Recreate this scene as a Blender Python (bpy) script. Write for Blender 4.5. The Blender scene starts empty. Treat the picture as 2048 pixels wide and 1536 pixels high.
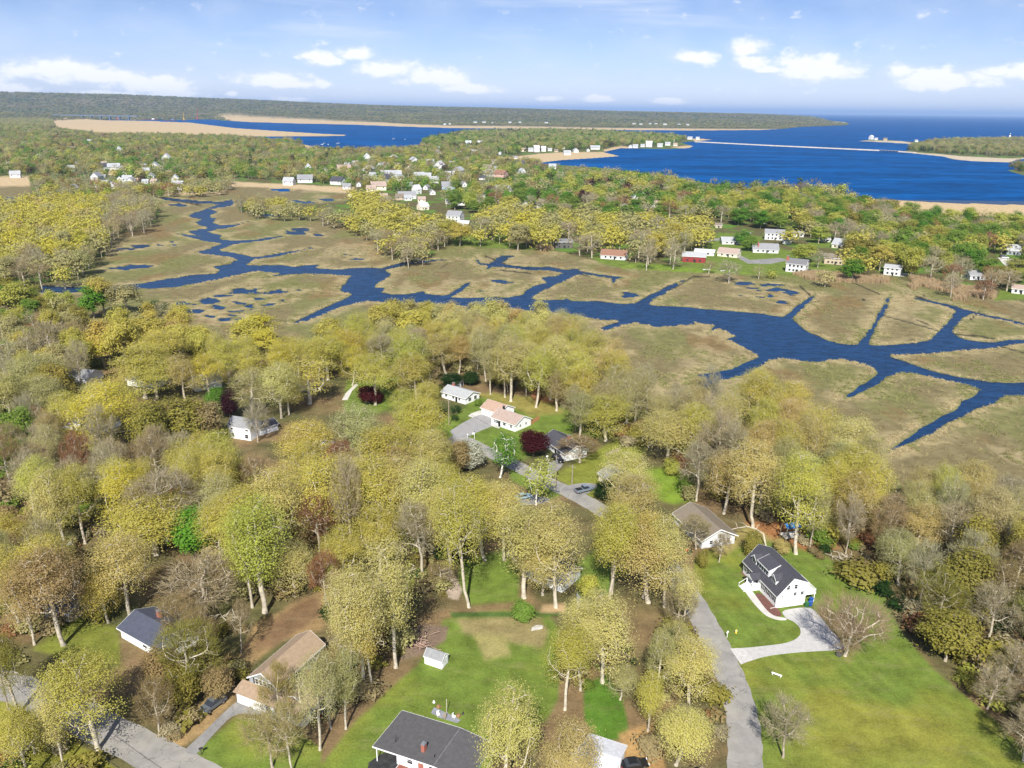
import bpy, bmesh, math, random
import numpy as np
from mathutils import Vector, Matrix

random.seed(7)
rng = np.random.default_rng(7)
SC = bpy.context.scene
COL = SC.collection

# ------------------------------------------------------------------ camera
FPX, CX, CY, HORY, ROLL, CAMH = 1600.0, 1024.0, 768.0, 219.0, math.radians(0.65), 100.0
PITCH = math.atan((CY - HORY) / FPX)
_F = np.array([0, math.cos(PITCH), -math.sin(PITCH)])
_R0 = np.array([1.0, 0, 0]); _U0 = np.array([0, math.sin(PITCH), math.cos(PITCH)])
_R = math.cos(ROLL) * _R0 + math.sin(ROLL) * _U0
_U = -math.sin(ROLL) * _R0 + math.cos(ROLL) * _U0
CAMP = np.array([0, 0, CAMH])

def at(px, py, z=0.0):
    """world point at height z that the photo shows at pixel (px, py)"""
    d = _F + _R * (px - CX) / FPX - _U * (py - CY) / FPX
    t = (z - CAMH) / d[2]
    return CAMP + d * t

def direction(px, py):
    d = _F + _R * (px - CX) / FPX - _U * (py - CY) / FPX
    return d / np.linalg.norm(d)

def pix(p):
    v = np.asarray(p, float) - CAMP
    zc = v @ _F
    return np.stack([CX + FPX * (v @ _R) / zc, CY - FPX * (v @ _U) / zc], -1)

def depth(p):
    return (np.asarray(p, float) - CAMP) @ _F

cam_d = bpy.data.cameras.new('camera'); cam = bpy.data.objects.new('camera', cam_d); COL.objects.link(cam)
cam_d.sensor_width = 36.0; cam_d.lens = FPX / 2048 * 36.0
cam_d.clip_start = 1.0; cam_d.clip_end = 200000.0
mw = Matrix.Identity(4)
for i in range(3):
    mw[i][0] = _R[i]; mw[i][1] = _U[i]; mw[i][2] = -_F[i]; mw[i][3] = CAMP[i]
cam.matrix_world = mw
SC.camera = cam

# ------------------------------------------------------------------ light
SUN_AZ, SUN_EL = math.radians(186.0), math.radians(44.0)     # clockwise from +Y: the sun stands behind the camera
sun_d = bpy.data.lights.new('sun', 'SUN'); sun = bpy.data.objects.new('sun', sun_d); COL.objects.link(sun)
sun_d.energy = 5.0; sun_d.angle = math.radians(0.53); sun_d.color = (1.0, 0.95, 0.86)
sdir = Vector((math.sin(SUN_AZ) * math.cos(SUN_EL), math.cos(SUN_AZ) * math.cos(SUN_EL), math.sin(SUN_EL)))
sun.rotation_euler = sdir.to_track_quat('Z', 'Y').to_euler()
sun.location = (0, -50, 300)

world = bpy.data.worlds.new('World'); SC.world = world; world.use_nodes = True
wn, wl = world.node_tree.nodes, world.node_tree.links
wn.clear()
SKY_STRENGTH = 0.10

class NG:
    """tiny helper that chains math nodes"""
    def __init__(s, tree): s.n, s.l = tree.nodes, tree.links
    def val(s, v):
        n = s.n.new('ShaderNodeValue'); n.outputs[0].default_value = v; return n.outputs[0]
    def m(s, op, a, b=None, c=None, clamp=False):
        n = s.n.new('ShaderNodeMath'); n.operation = op; n.use_clamp = clamp
        for i, x in enumerate((a, b, c)):
            if x is None: continue
            if isinstance(x, (int, float)): n.inputs[i].default_value = x
            else: s.l.new(x, n.inputs[i])
        return n.outputs[0]
    def smooth(s, x, lo, hi, a=0.0, b=1.0):
        n = s.n.new('ShaderNodeMapRange'); n.interpolation_type = 'SMOOTHSTEP'
        s.l.new(x, n.inputs[0])
        for i, v in zip((1, 2, 3, 4), (lo, hi, a, b)): n.inputs[i].default_value = v
        return n.outputs[0]
    def lin(s, x, lo, hi, a=0.0, b=1.0):
        n = s.n.new('ShaderNodeMapRange')
        s.l.new(x, n.inputs[0])
        for i, v in zip((1, 2, 3, 4), (lo, hi, a, b)): n.inputs[i].default_value = v
        return n.outputs[0]
    def xyz(s, x, y, z):
        n = s.n.new('ShaderNodeCombineXYZ')
        for i, v in enumerate((x, y, z)):
            if isinstance(v, (int, float)): n.inputs[i].default_value = v
            else: s.l.new(v, n.inputs[i])
        return n.outputs[0]
    def noise(s, vec, scale, detail=4.0, rough=0.55, dim='3D'):
        n = s.n.new('ShaderNodeTexNoise'); n.noise_dimensions = dim
        if vec is not None: s.l.new(vec, n.inputs['Vector'])
        n.inputs['Scale'].default_value = scale; n.inputs['Detail'].default_value = detail
        n.inputs['Roughness'].default_value = rough
        return n.outputs[0]
    def mix(s, f, a, b, mode='MIX'):
        n = s.n.new('ShaderNodeMix'); n.data_type = 'RGBA'; n.blend_type = mode
        if isinstance(f, (int, float)): n.inputs[0].default_value = f
        else: s.l.new(f, n.inputs[0])
        for i, v in ((6, a), (7, b)):
            if isinstance(v, (tuple, list)): n.inputs[i].default_value = (*v[:3], 1)
            else: s.l.new(v, n.inputs[i])
        return n.outputs[2]

g = NG(world.node_tree)
sky = wn.new('ShaderNodeTexSky'); sky.sky_type = 'NISHITA'; sky.sun_disc = False
sky.sun_elevation = SUN_EL; sky.sun_rotation = SUN_AZ
sky.air_density = 1.0; sky.dust_density = 0.6; sky.ozone_density = 2.2; sky.altitude = 60
tc = wn.new('ShaderNodeTexCoord'); sep = wn.new('ShaderNodeSeparateXYZ'); wl.new(tc.outputs['Generated'], sep.inputs[0])
azn = g.m('ARCTAN2', sep.outputs[0], sep.outputs[1])
eln = g.m('ARCSINE', sep.outputs[2])
CUMULUS = [(95,135,90,20),(200,150,90,17),(300,165,90,20),(30,177,42,13),(215,186,60,7),(350,186,50,10),
 (545,157,70,18),(605,166,50,11),(465,187,12,6),(575,198,30,7),(620,110,26,10),(650,116,36,16),(705,106,40,14),(770,135,60,20),
 (870,150,70,22),(950,176,60,12),(1100,196,25,7),(1197,196,30,9),(1340,201,40,8),(1390,112,40,14),
 (1498,92,36,18),(1505,122,30,16),(1540,138,30,8),(1628,130,75,32),(1590,142,40,18),
 (1800,140,30,14),(1890,157,80,22),(1850,150,40,18),(2000,140,30,10),(2050,140,34,18),(2160,150,60,20),(-90,160,80,20)]
best = None
for (x, y, w, h) in CUMULUS:
    d0 = direction(x, y); a0 = math.atan2(d0[0], d0[1]); e0 = math.asin(d0[2])
    ra, re = 0.92 * w / FPX, 0.9 * h / FPX
    da = g.m('MULTIPLY', g.m('SUBTRACT', azn, a0), 1 / ra)
    de = g.m('MULTIPLY', g.m('SUBTRACT', eln, e0 - 0.3 * re), 1 / re)
    # flat bases: distances below the centre count more
    de = g.m('MAXIMUM', de, g.m('MULTIPLY', de, -1.5))
    q = g.m('SUBTRACT', 1.0, g.m('SQRT', g.m('ADD', g.m('MULTIPLY', da, da), g.m('MULTIPLY', de, de))))
    best = q if best is None else g.m('MAXIMUM', best, q)
cvec = g.xyz(g.m('MULTIPLY', azn, 1.0), g.m('MULTIPLY', eln, 1.7), 0.0)
fb = g.noise(cvec, 38.0, 7.0, 0.6)
fb2 = g.noise(cvec, 13.0, 4.0, 0.5)
# fair-weather cumulus carries on all round the horizon
band = g.m('MULTIPLY', g.smooth(eln, 0.0, 0.03), g.smooth(eln, 0.13, 0.05))
wide = g.smooth(g.m('ABSOLUTE', azn), 0.70, 0.85)
more = g.m('SUBTRACT', g.m('MULTIPLY', g.m('MULTIPLY', band, wide), g.m('MULTIPLY', fb2, 1.6)), 0.55)
best = g.m('MAXIMUM', best, more)
dens = g.m('ADD', best, g.m('MULTIPLY', g.m('SUBTRACT', fb, 0.49), 2.9))
cum = g.smooth(dens, -0.25, 0.50)
halo = g.m('MULTIPLY', g.smooth(g.m('ADD', best, g.m('MULTIPLY', g.m('SUBTRACT', fb2, 0.5), 1.6)), -1.1, 0.5), 0.5)
svec = g.xyz(g.m('MULTIPLY', g.m('ADD', azn, g.m('MULTIPLY', eln, 2.6)), 1.0), g.m('MULTIPLY', eln, 9.0), 3.0)
cirrus = g.m('MULTIPLY', g.smooth(g.noise(svec, 3.4, 5.0, 0.55), 0.44, 0.74), 0.62)
cirrus = g.m('MULTIPLY', cirrus, g.smooth(eln, 0.03, 0.09))
tint = wn.new('ShaderNodeMix'); tint.data_type = 'RGBA'; tint.blend_type = 'MULTIPLY'; tint.inputs[0].default_value = 1.0
wl.new(sky.outputs[0], tint.inputs[6]); 
EXPO = 0.68
ramp = wn.new('ShaderNodeValToRGB'); wl.new(g.lin(eln, 0.0, 0.25), ramp.inputs[0]); cr = ramp.color_ramp
for i, (pos, c) in enumerate([(0.0, (1.35, 1.50, 2.25)), (0.16, (1.05, 1.15, 1.75)), (0.42, (0.78, 0.88, 1.28)), (0.72, (0.66, 0.84, 1.25)), (1.0, (0.60, 0.80, 1.22))]):
    e = cr.elements[i] if i < 2 else cr.elements.new(pos)
    e.position = pos; e.color = (*[x / 2.4 / 1.66 for x in c], 1)
sc_ = wn.new('ShaderNodeVectorMath'); sc_.operation = 'SCALE'; sc_.inputs['Scale'].default_value = 2.4
wl.new(ramp.outputs[0], sc_.inputs[0]); wl.new(sc_.outputs[0], tint.inputs[7])
c1 = g.mix(g.m('MAXIMUM', halo, cirrus), tint.outputs[2], (5.4, 5.85, 6.6))
c2 = g.mix(g.m('MULTIPLY', cum, 0.86), c1, (7.2, 7.2, 7.2))
bg = wn.new('ShaderNodeBackground'); bg.inputs[1].default_value = SKY_STRENGTH
wl.new(c2, bg.inputs[0])
wo = wn.new('ShaderNodeOutputWorld'); wl.new(bg.outputs[0], wo.inputs[0])

SC.view_settings.view_transform = 'Standard'; SC.view_settings.look = 'None'
SC.view_settings.exposure = EXPO; SC.view_settings.gamma = 1.0; SC.view_settings.use_curve_mapping = False
SC.render.engine = 'CYCLES'
cy = SC.cycles
cy.max_bounces = 5; cy.diffuse_bounces = 3; cy.glossy_bounces = 2; cy.transmission_bounces = 3
cy.transparent_max_bounces = 6; cy.volume_bounces = 0
cy.caustics_reflective = False; cy.caustics_refractive = False
cy.use_denoising = True
cy.sample_clamp_indirect = 4.0

# ------------------------------------------------------------------ materials
MATS = {}
def mat(name, color, rough=0.85, vary=0.0, scale=1.0, bump=0.0, bscale=8.0, spec=0.3, metal=0.0):
    if name in MATS: return MATS[name]
    m = bpy.data.materials.new(name); m.use_nodes = True; MATS[name] = m
    t = m.node_tree; k = NG(t); b = t.nodes['Principled BSDF']
    b.inputs['Base Color'].default_value = (*color, 1); b.inputs['Roughness'].default_value = rough
    b.inputs['Specular IOR Level'].default_value = spec; b.inputs['Metallic'].default_value = metal
    tcn = t.nodes.new('ShaderNodeTexCoord')
    if vary > 0:
        n1 = k.noise(tcn.outputs['Object'], scale, 6.0, 0.65)
        f = k.smooth(n1, 0.25, 0.75)
        lo = tuple(c * (1 - vary) for c in color); hi = tuple(min(1, c * (1 + vary)) for c in color)
        t.links.new(k.mix(f, lo, hi), b.inputs['Base Color'])
    if bump > 0:
        n2 = k.noise(tcn.outputs['Object'], bscale, 3.0, 0.6)
        bn = t.nodes.new('ShaderNodeBump'); bn.inputs['Strength'].default_value = bump; bn.inputs['Distance'].default_value = 0.05
        t.links.new(n2, bn.inputs['Height']); t.links.new(bn.outputs[0], b.inputs['Normal'])
    return m

def leaf_material(name, default=(0.3, 0.25, 0.05), trans=0.45):
    m = bpy.data.materials.new(name); m.use_nodes = True; t = m.node_tree; t.nodes.clear(); k = NG(t)
    a = t.nodes.new('ShaderNodeAttribute'); a.attribute_type = 'INSTANCER'; a.attribute_name = 'tint'
    v = t.nodes.new('ShaderNodeAttribute'); v.attribute_name = 'vary'
    mul = k.lin(v.outputs['Fac'], 0, 1, 0.86, 1.14)
    hs = t.nodes.new('ShaderNodeHueSaturation'); t.links.new(a.outputs['Color'], hs.inputs['Color'])
    t.links.new(mul, hs.inputs['Value'])
    v2 = k.m('FRACT', k.m('MULTIPLY', v.outputs['Fac'], 7.31))
    t.links.new(k.lin(v2, 0, 1, 0.493, 0.507), hs.inputs['Hue'])
    t.links.new(k.lin(v2, 0, 1, 0.9, 1.06), hs.inputs['Saturation'])
    d = t.nodes.new('ShaderNodeBsdfDiffuse'); tr = t.nodes.new('ShaderNodeBsdfTranslucent')
    t.links.new(hs.outputs[0], d.inputs[0]); t.links.new(hs.outputs[0], tr.inputs[0])
    mx = t.nodes.new('ShaderNodeMixShader'); mx.inputs[0].default_value = trans
    t.links.new(d.outputs[0], mx.inputs[1]); t.links.new(tr.outputs[0], mx.inputs[2])
    o = t.nodes.new('ShaderNodeOutputMaterial'); t.links.new(mx.outputs[0], o.inputs[0])
    return m

M_LEAF = leaf_material('leaf')
M_BARK = mat('bark', (0.36, 0.31, 0.24), 0.9, 0.45, 1.6)
M_PALEBARK = mat('pale_bark', (0.46, 0.41, 0.325), 0.9, 0.3, 1.2)
M_WHITE = mat('white_siding', (0.80, 0.81, 0.82), 0.6, 0.05, 0.7)
M_TRIM = mat('white_trim', (0.82, 0.82, 0.82), 0.5)
M_GLASS = mat('window_glass', (0.03, 0.035, 0.045), 0.12, spec=0.6)

# ------------------------------------------------------------------ object helpers
def link(o, parent=None):
    COL.objects.link(o)
    if parent is not None: o.parent = parent
    return o

def tag(o, label=None, cat=None, group=None, kind=None):
    if label: o['label'] = label
    if cat: o['category'] = cat
    if group: o['group'] = group
    if kind: o['kind'] = kind
    return o

def thing(name, label, cat, loc=(0, 0, 0), rz=0.0, group=None):
    o = bpy.data.objects.new(name, None); o.empty_display_size = 0.5
    o.location = loc; o.rotation_euler = (0, 0, rz)
    return tag(link(o), label, cat, group)

def mesh_np(name, verts, faces, mats=(), smooth=False, matidx=None):
    """faces: (n,3) or (n,4) int array or list of such arrays"""
    me = bpy.data.meshes.new(name)
    verts = np.asarray(verts, np.float32).reshape(-1, 3)
    if not isinstance(faces, (list, tuple)): faces = [faces]
    faces = [np.asarray(f, np.int32) for f in faces if len(f)]
    me.vertices.add(len(verts)); me.vertices.foreach_set('co', verts.ravel())
    loops = np.concatenate([f.ravel() for f in faces]) if faces else np.zeros(0, np.int32)
    tot = np.concatenate([np.full(len(f), f.shape[1], np.int32) for f in faces]) if faces else np.zeros(0, np.int32)
    start = np.concatenate([[0], np.cumsum(tot)[:-1]]).astype(np.int32) if len(tot) else tot
    me.loops.add(len(loops)); me.loops.foreach_set('vertex_index', loops)
    me.polygons.add(len(tot)); me.polygons.foreach_set('loop_start', start)
    if smooth: me.polygons.foreach_set('use_smooth', np.ones(len(tot), bool))
    for m in mats: me.materials.append(m)
    if matidx is not None: me.polygons.foreach_set('material_index', np.asarray(matidx, np.int32))
    me.update(calc_edges=True)
    return me

class MB:
    """collects boxes, prisms and tubes into one mesh"""
    def __init__(s): s.v, s.f3, s.f4, s.n = [], [], [], []
    def quadify(s): pass
    def add(s, verts, faces):
        b = len(s.v); s.v.extend([tuple(map(float, p)) for p in verts])
        s.n.extend([tuple(b + i for i in f) for f in faces]); return s
    def box(s, c, size, rz=0.0, tilt=None):
        x, y, z = (d / 2 for d in size); cs, sn = math.cos(rz), math.sin(rz)
        P = []
        for dz in (-z, z):
            for dx, dy in ((-x, -y), (x, -y), (x, y), (-x, y)):
                P.append((c[0] + dx * cs - dy * sn, c[1] + dx * sn + dy * cs, c[2] + dz))
        return s.add(P, [(3, 2, 1, 0), (4, 5, 6, 7), (0, 1, 5, 4), (1, 2, 6, 5), (2, 3, 7, 6), (3, 0, 4, 7)])
    def span(s, a, b): # axis-aligned box from min corner to max corner
        return s.box([(a[i] + b[i]) / 2 for i in range(3)], [abs(b[i] - a[i]) for i in range(3)])
    def tube(s, pts, rad, n=6, cap=True):
        pts = [np.array(p, float) for p in pts]
        if not hasattr(rad, '__len__'): rad = [rad] * len(pts)
        rings = []
        for i, p in enumerate(pts):
            d = pts[min(i + 1, len(pts) - 1)] - pts[max(i - 1, 0)]
            d /= (np.linalg.norm(d) + 1e-9)
            u = np.cross(d, (0, 0, 1) if abs(d[2]) < 0.9 else (1, 0, 0)); u /= np.linalg.norm(u); w = np.cross(d, u)
            rings.append([p + rad[i] * (u * math.cos(t) + w * math.sin(t)) for t in np.arange(n) * 2 * math.pi / n])
        F = []
        for i in range(len(pts) - 1):
            for j in range(n):
                k = (j + 1) % n
                F.append((i * n + j, i * n + k, (i + 1) * n + k, (i + 1) * n + j))
        if cap:
            F.append(tuple(range(n))[::-1]); F.append(tuple((len(pts) - 1) * n + j for j in range(n)))
        return s.add([q for r in rings for q in r], F)
    def prism(s, poly, h, base=0.0): # xy polygon extruded up
        n = len(poly)
        P = [(p[0], p[1], base) for p in poly] + [(p[0], p[1], base + h) for p in poly]
        return s.add(P, [tuple(range(n))[::-1], tuple(range(n, 2 * n))] + [(i, (i + 1) % n, n + (i + 1) % n, n + i) for i in range(n)])
    def extrude(s, prof, axis, a, b):
        """profile of 2D points extruded along local axis ('x' or 'y') from a to b; prof = (other, z)"""
        n = len(prof)
        mk = (lambda t, p: (t, p[0], p[1])) if axis == 'x' else (lambda t, p: (p[0], t, p[1]))
        P = [mk(a, p) for p in prof] + [mk(b, p) for p in prof]
        return s.add(P, [tuple(range(n))[::-1], tuple(range(n, 2 * n))] + [(i, (i + 1) % n, n + (i + 1) % n, n + i) for i in range(n)])
    def mesh(s, name, m, fix=True):
        me = bpy.data.meshes.new(name); me.from_pydata(s.v, [], s.n); me.materials.append(m)
        if fix:
            bm = bmesh.new(); bm.from_mesh(me); bmesh.ops.recalc_face_normals(bm, faces=bm.faces); bm.to_mesh(me); bm.free()
        me.update(); return me
    def obj(s, name, m, parent=None):
        return link(bpy.data.objects.new(name, s.mesh(name, m)), parent)

_MCACHE = {}
def cached(key, fn):
    if key not in _MCACHE: _MCACHE[key] = fn()
    return _MCACHE[key]

def put(name, me, parent, loc=(0, 0, 0), rz=0.0, scale=None):
    o = bpy.data.objects.new(name, me); o.location = loc; o.rotation_euler = (0, 0, rz)
    if scale is not None: o.scale = scale
    return link(o, parent)

# ------------------------------------------------------------------ 2D helpers
def inside(poly, X, Y):
    p = np.asarray(poly, float); r = np.zeros(X.shape, bool); j = len(p) - 1
    for i in range(len(p)):
        xi, yi = p[i]; xj, yj = p[j]
        if yi != yj:
            r ^= ((yi > Y) != (yj > Y)) & (X < (xj - xi) * (Y - yi) / (yj - yi) + xi)
        j = i
    return r

def segdist(poly, X, Y, closed=True):
    p = np.asarray(poly, float); n = len(p); best = np.full(X.shape, 1e18)
    for i in range(n if closed else n - 1):
        a, b = p[i], p[(i + 1) % n]; d = b - a; L = d @ d + 1e-12
        t = np.clip(((X - a[0]) * d[0] + (Y - a[1]) * d[1]) / L, 0, 1)
        best = np.minimum(best, (X - a[0] - t * d[0]) ** 2 + (Y - a[1] - t * d[1]) ** 2)
    return np.sqrt(best)

def vnoise(X, Y, s, seed=0):
    """smooth value noise, about 0..1"""
    x, y = X / s, Y / s
    xi, yi = np.floor(x).astype(np.int64), np.floor(y).astype(np.int64); fx, fy = x - xi, y - yi
    fx = fx * fx * (3 - 2 * fx); fy = fy * fy * (3 - 2 * fy)
    def h(a, b):
        n = (a * 374761393 + b * 668265263 + seed * 1442695041) & 0x7fffffff
        n = ((n ^ (n >> 13)) * 1274126177) & 0x7fffffff
        return ((n ^ (n >> 16)) & 0xffff) / 65535.0
    return (h(xi, yi) * (1 - fx) + h(xi + 1, yi) * fx) * (1 - fy) + (h(xi, yi + 1) * (1 - fx) + h(xi + 1, yi + 1) * fx) * fy

def fbm(X, Y, s, o=4, seed=0):
    r = 0; a = 0.5; t = 0
    for i in range(o):
        r = r + a * vnoise(X, Y, s / 2 ** i, seed + i * 17); t += a; a *= 0.55
    return r / t

def sstep(x, a, b):
    t = np.clip((x - a) / (b - a), 0, 1); return t * t * (3 - 2 * t)

def crop(ox, oy, s, pts): return [(ox + x / s, oy + y / s) for x, y in pts]
def ell(cx, cy, rx, ry, n=12, jit=0.25, seed=0):
    r = np.random.default_rng(seed + int(cx * 7 + cy)); a = np.arange(n) * 2 * math.pi / n
    k = 1 + jit * (r.random(n) - 0.5) * 2
    return [(cx + rx * k[i] * math.cos(a[i]), cy + ry * k[i] * math.sin(a[i])) for i in range(n)]
def wpoly(pts, z=0.0): return np.array([at(x, y, z)[:2] for x, y in pts])

# ------------------------------------------------------------------ traced outlines (photo pixels, 2048 x 1536)
CH_NW = crop(0, 384, 3, [(940,28),(1000,33),(1100,44),(1200,54),(1330,58),(1390,45),(1405,65),(1370,82),(1300,92),(1260,102),(1310,118),(1250,138),(1290,160),(1280,185),(1330,198),(1400,193),(1490,176),(1390,208),(1300,222),(1235,237),(1300,250),(1332,262),(1310,275),(1350,288),(1480,289),(1600,275),(1700,262),(1610,284),(1400,308),(1330,340),(1340,355),(1420,365),(1520,388),(1620,377),(1760,352),(1880,332),(1750,364),(1640,388),(1530,402),(1470,435),(1560,438),(1700,433),(1760,447),(1925,432),(1880,456),(1950,460),(2115,464),
 (2115,496),(1850,487),(1750,492),(1610,507),(1680,487),(1560,470),(1480,482),(1350,512),(1200,542),(1060,567),(940,577),(860,577),(700,592),(480,597),(200,604),(190,560),(480,568),(700,562),(820,548),(880,543),(1000,518),(1150,499),(1300,489),(1320,470),(1280,446),(1380,430),(1420,406),(1400,390),(1290,376),(1170,361),(1250,340),(1340,306),(1300,301),(1220,292),(1060,248),(1200,264),(1130,235),(1250,215),(1180,186),(1200,160),(1130,146),(1150,128),(1210,110),(1270,88),(1330,70),(1200,66),(1090,56),(990,46)])
CH_MID = crop(683, 384, 3, [(0,460),(120,454),(240,455),(310,436),(370,420),(520,407),(700,402),(520,414),(385,434),(262,466),(302,486),(270,512),(213,546),(208,572),(275,567),(233,600),(300,613),(400,610),(490,594),(510,606),(600,618),(640,615),(700,575),(765,541),(772,548),(720,592),(660,626),(740,633),(900,631),(1010,630),(1080,614),(1140,570),(1100,580),(1180,553),(1230,545),(1200,510),(1290,500),(1330,484),(1240,470),(1080,462),(950,446),(900,448),(850,480),(880,440),(815,432),(812,400),(840,425),(890,430),(960,378),(1050,380),(1000,395),(960,430),(1090,446),(1250,448),(1340,466),(1440,455),(1430,472),(1560,492),(1645,505),(1690,513),(1645,520),(1640,545),(1625,545),(1625,516),(1560,505),(1430,486),(1385,508),(1280,556),(1200,592),(1128,636),(1180,646),(1330,645),(1352,632),(1380,649),(1580,656),(1700,669),(1760,665),(1850,618),(1930,575),(2000,545),(2060,525),(2010,560),(1955,596),(1855,650),(1830,670),(1900,683),(2110,686),
 (2110,792),(1960,802),(1880,808),(1850,796),(1750,781),(1640,808),(1580,826),(1558,815),(1640,785),(1682,770),(1560,765),(1420,741),(1373,757),(1400,735),(1370,725),(1270,722),(1207,744),(1232,716),(1100,705),(1000,690),(830,692),(742,712),(760,686),(640,670),(540,667),(470,656),(420,677),(390,682),(300,666),(250,656),(140,652),(60,672),(0,687),(-90,722),(-219,773),(-290,782),(-198,740),(-90,688),(0,647),(30,630),(66,605),(0,598),(0,562),(30,540),(52,500),(0,497),(-60,494),(-60,462)])
CH_EAST = crop(1366, 384, 3, [(-60,680),(160,700),(290,712),(430,722),(530,740),(600,748),(640,720),(700,670),(760,630),(803,604),(770,647),(720,692),(652,760),(700,800),(780,850),(870,890),(960,910),(1050,915),(1100,858),(1150,768),(1185,718),(1208,670),(1240,608),(1252,610),(1228,680),(1198,735),(1165,800),(1133,855),(1112,915),(1200,915),(1400,905),(1490,885),(1510,860),(1560,810),(1600,760),(1640,710),(1580,685),(1480,660),(1390,640),(1390,632),(1480,648),(1600,670),(1710,708),(1850,740),(2048,785),(2300,850),(2300,862),(2048,797),(1850,750),(1715,722),(1650,782),(1610,835),(1660,870),(1740,890),(1850,897),(1950,882),(2048,880),(2400,870),
 (2400,900),(2048,905),(1900,925),(1760,940),(1600,955),(1440,968),(1235,972),(1240,990),(1320,1010),(1400,1040),(1550,1085),(1700,1115),(1850,1140),(1950,1140),(2048,1140),(2400,1130),(2400,1260),(2048,1222),(1980,1215),(1910,1220),(1870,1260),(1790,1290),(1700,1330),(1600,1380),(1500,1440),(1400,1490),(1270,1540),(1215,1565),(1235,1545),(1330,1480),(1440,1400),(1540,1345),(1620,1310),(1680,1250),(1760,1210),(1790,1190),(1740,1160),(1620,1135),(1500,1110),(1390,1085),(1310,1080),(1240,1100),(1180,1140),(1110,1180),(1030,1222),(960,1240),(990,1205),(1060,1160),(1120,1130),(1170,1080),(1150,1050),(1050,1020),(950,1000),(880,1005),(800,1020),(700,1010),(600,995),(510,1005),(470,1040),(400,1085),(300,1110),(200,1135),(130,1180),(90,1188),(72,1160),(150,1112),(65,1095),(180,1078),(300,1060),(340,1035),(410,1010),(460,985),(430,960),(330,910),(270,880),(322,860),(250,830),(210,812),(140,852),(195,796),(100,780),(40,770),(-60,792)])
POOLS = [ell(*q) for q in [(1005,562,17,4),(994,571,9,4),(977,582,12,3),(1255,588,18,6),(1490,567,16,2.5),(1545,569,20,3),(1505,575,22,3),(1545,578,22,4),(1480,589,9,2.5),(1515,581,18,3),(1585,586,11,3),(1540,592,9,2),(1566,604,7,1.5),(1523,594,6,1.5),
 (700,510,16,3),(712,517,14,2),(585,465,26,4),(600,459,18,3),(575,462,10,3),(640,470,12,2),(540,430,20,2),(250,497,26,2.5),(280,491,24,2.5),(320,489,10,2.5),(345,487,9,3),(262,533,14,4),(240,537,18,2.5),(290,532,9,2.5),(235,535,14,2),(620,404,22,1.5),(660,399,22,1.5),(590,403,14,3),(565,380,20,2),(360,410,12,3),(343,409,12,2),(25,397,22,3),(45,394,18,2.5),(60,398,12,2),
 (365,606,22,4),(420,600,26,5),(385,620,24,5),(440,613,22,4),(470,625,22,4),(500,615,18,4),(540,608,18,4),(560,582,24,3),(600,580,14,3),(625,580,8,2.5),(495,582,30,5),(455,590,26,4),(520,596,16,3),(565,598,10,4),(450,640,15,4),(480,640,12,3),(420,632,16,4),(528,590,12,3),(480,605,18,3),
 (905,655,12,1.5),(890,651,9,2),(1238,704,16,2),(1345,776,14,1.2)]]
DITCHES = [([(400,410),(310,393)],3),([(1600,572),(1620,590)],3),([(1760,588),(1705,565),(1660,556)],2.2),([(1830,592),(1870,605)],4),([(1755,628),(1820,645),(1875,661)],2.2),([(1910,668),(1960,672),(1990,678)],3),([(1940,640),(1960,622)],2.5),([(1840,597),(1850,590)],3),
 ([(1366,566),(1340,580),(1388,553),(1420,553)],3),([(1300,579),(1330,580)],1.5),([(880,537),(895,527)],2.5),([(970,512),(1010,527)],2.5),([(1000,540),(1060,546)],2.5),([(1725,599),(1730,600)],3.5),([(770,537),(870,521)],1.5),([(900,586),(930,572)],1.5),([(1180,553),(1150,545)],2),([(1990,690),(2060,708)],2.2),([(350,385),(300,390)],1.5),([(460,372),(470,377)],1.5),([(1860,650),(1835,640)],1.5)]
FAR_WATER = [(262,241),(300,239.5),(350,239),(430,239),(435,240),(500,244),(600,247),(700,249),(800,253),(900,256),(1024,257),(1124,259),(1224,260),(1374,261),(1524,260),(1564,258),(1600,254),(1690,251),(1707,247.5),(1680,244),(1655,241),(1640,238),(1660,235),(1690,233),(1700,229),(1706,227.2),(3200,244.5),(3200,460),(2300,415),(2048,409),(1860,404),(1790,399),(1690,395),(1560,385),(1450,372),(1330,350),(1200,335),(1074,326),(1124,320),(1189,316),(1240,312),(1207,304),(1244,296),(1264,297),(1285,297),(1340,298),(1380,296),(1387,292),(1362,285),(1400,282),(1426,279),(1400,277),(1380,277),(1300,269),(1200,264),(1100,260.5),(1000,262),(930,263),(870,271),(842,281),(838,287),(850,291),(830,297),(760,300),(700,303),(660,300),(640,297),(608,288),(600,282),(520,277),(455,272.5),(560,273),(640,272.5),(690,271.5),(694,269.5),(640,267),(560,262),(470,256),(380,245)]
FAR_WATER2 = [(210,269),(240,267),(300,267),(308,270),(250,272)]
FAR_WATER3 = [(165,237.5),(262,240),(330,242),(300,242),(200,240)]
ISLAND = [(1716,282),(1739,279),(1771,279),(1819,283),(1850,282),(1950,279),(2048,277),(2400,270),(2400,314),(2060,316),(2033,320),(2023,324.5),(1972,323.5),(1938,321.5),(1904,318.5),(1887,313),(1840,308),(1800,304),(1815,300),(1835,293),(1841,289),(1776,285)]
ISLET = [(2012,340),(2028,345),(2048,351),(2150,365),(2300,360),(2200,335),(2060,335)]

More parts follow.
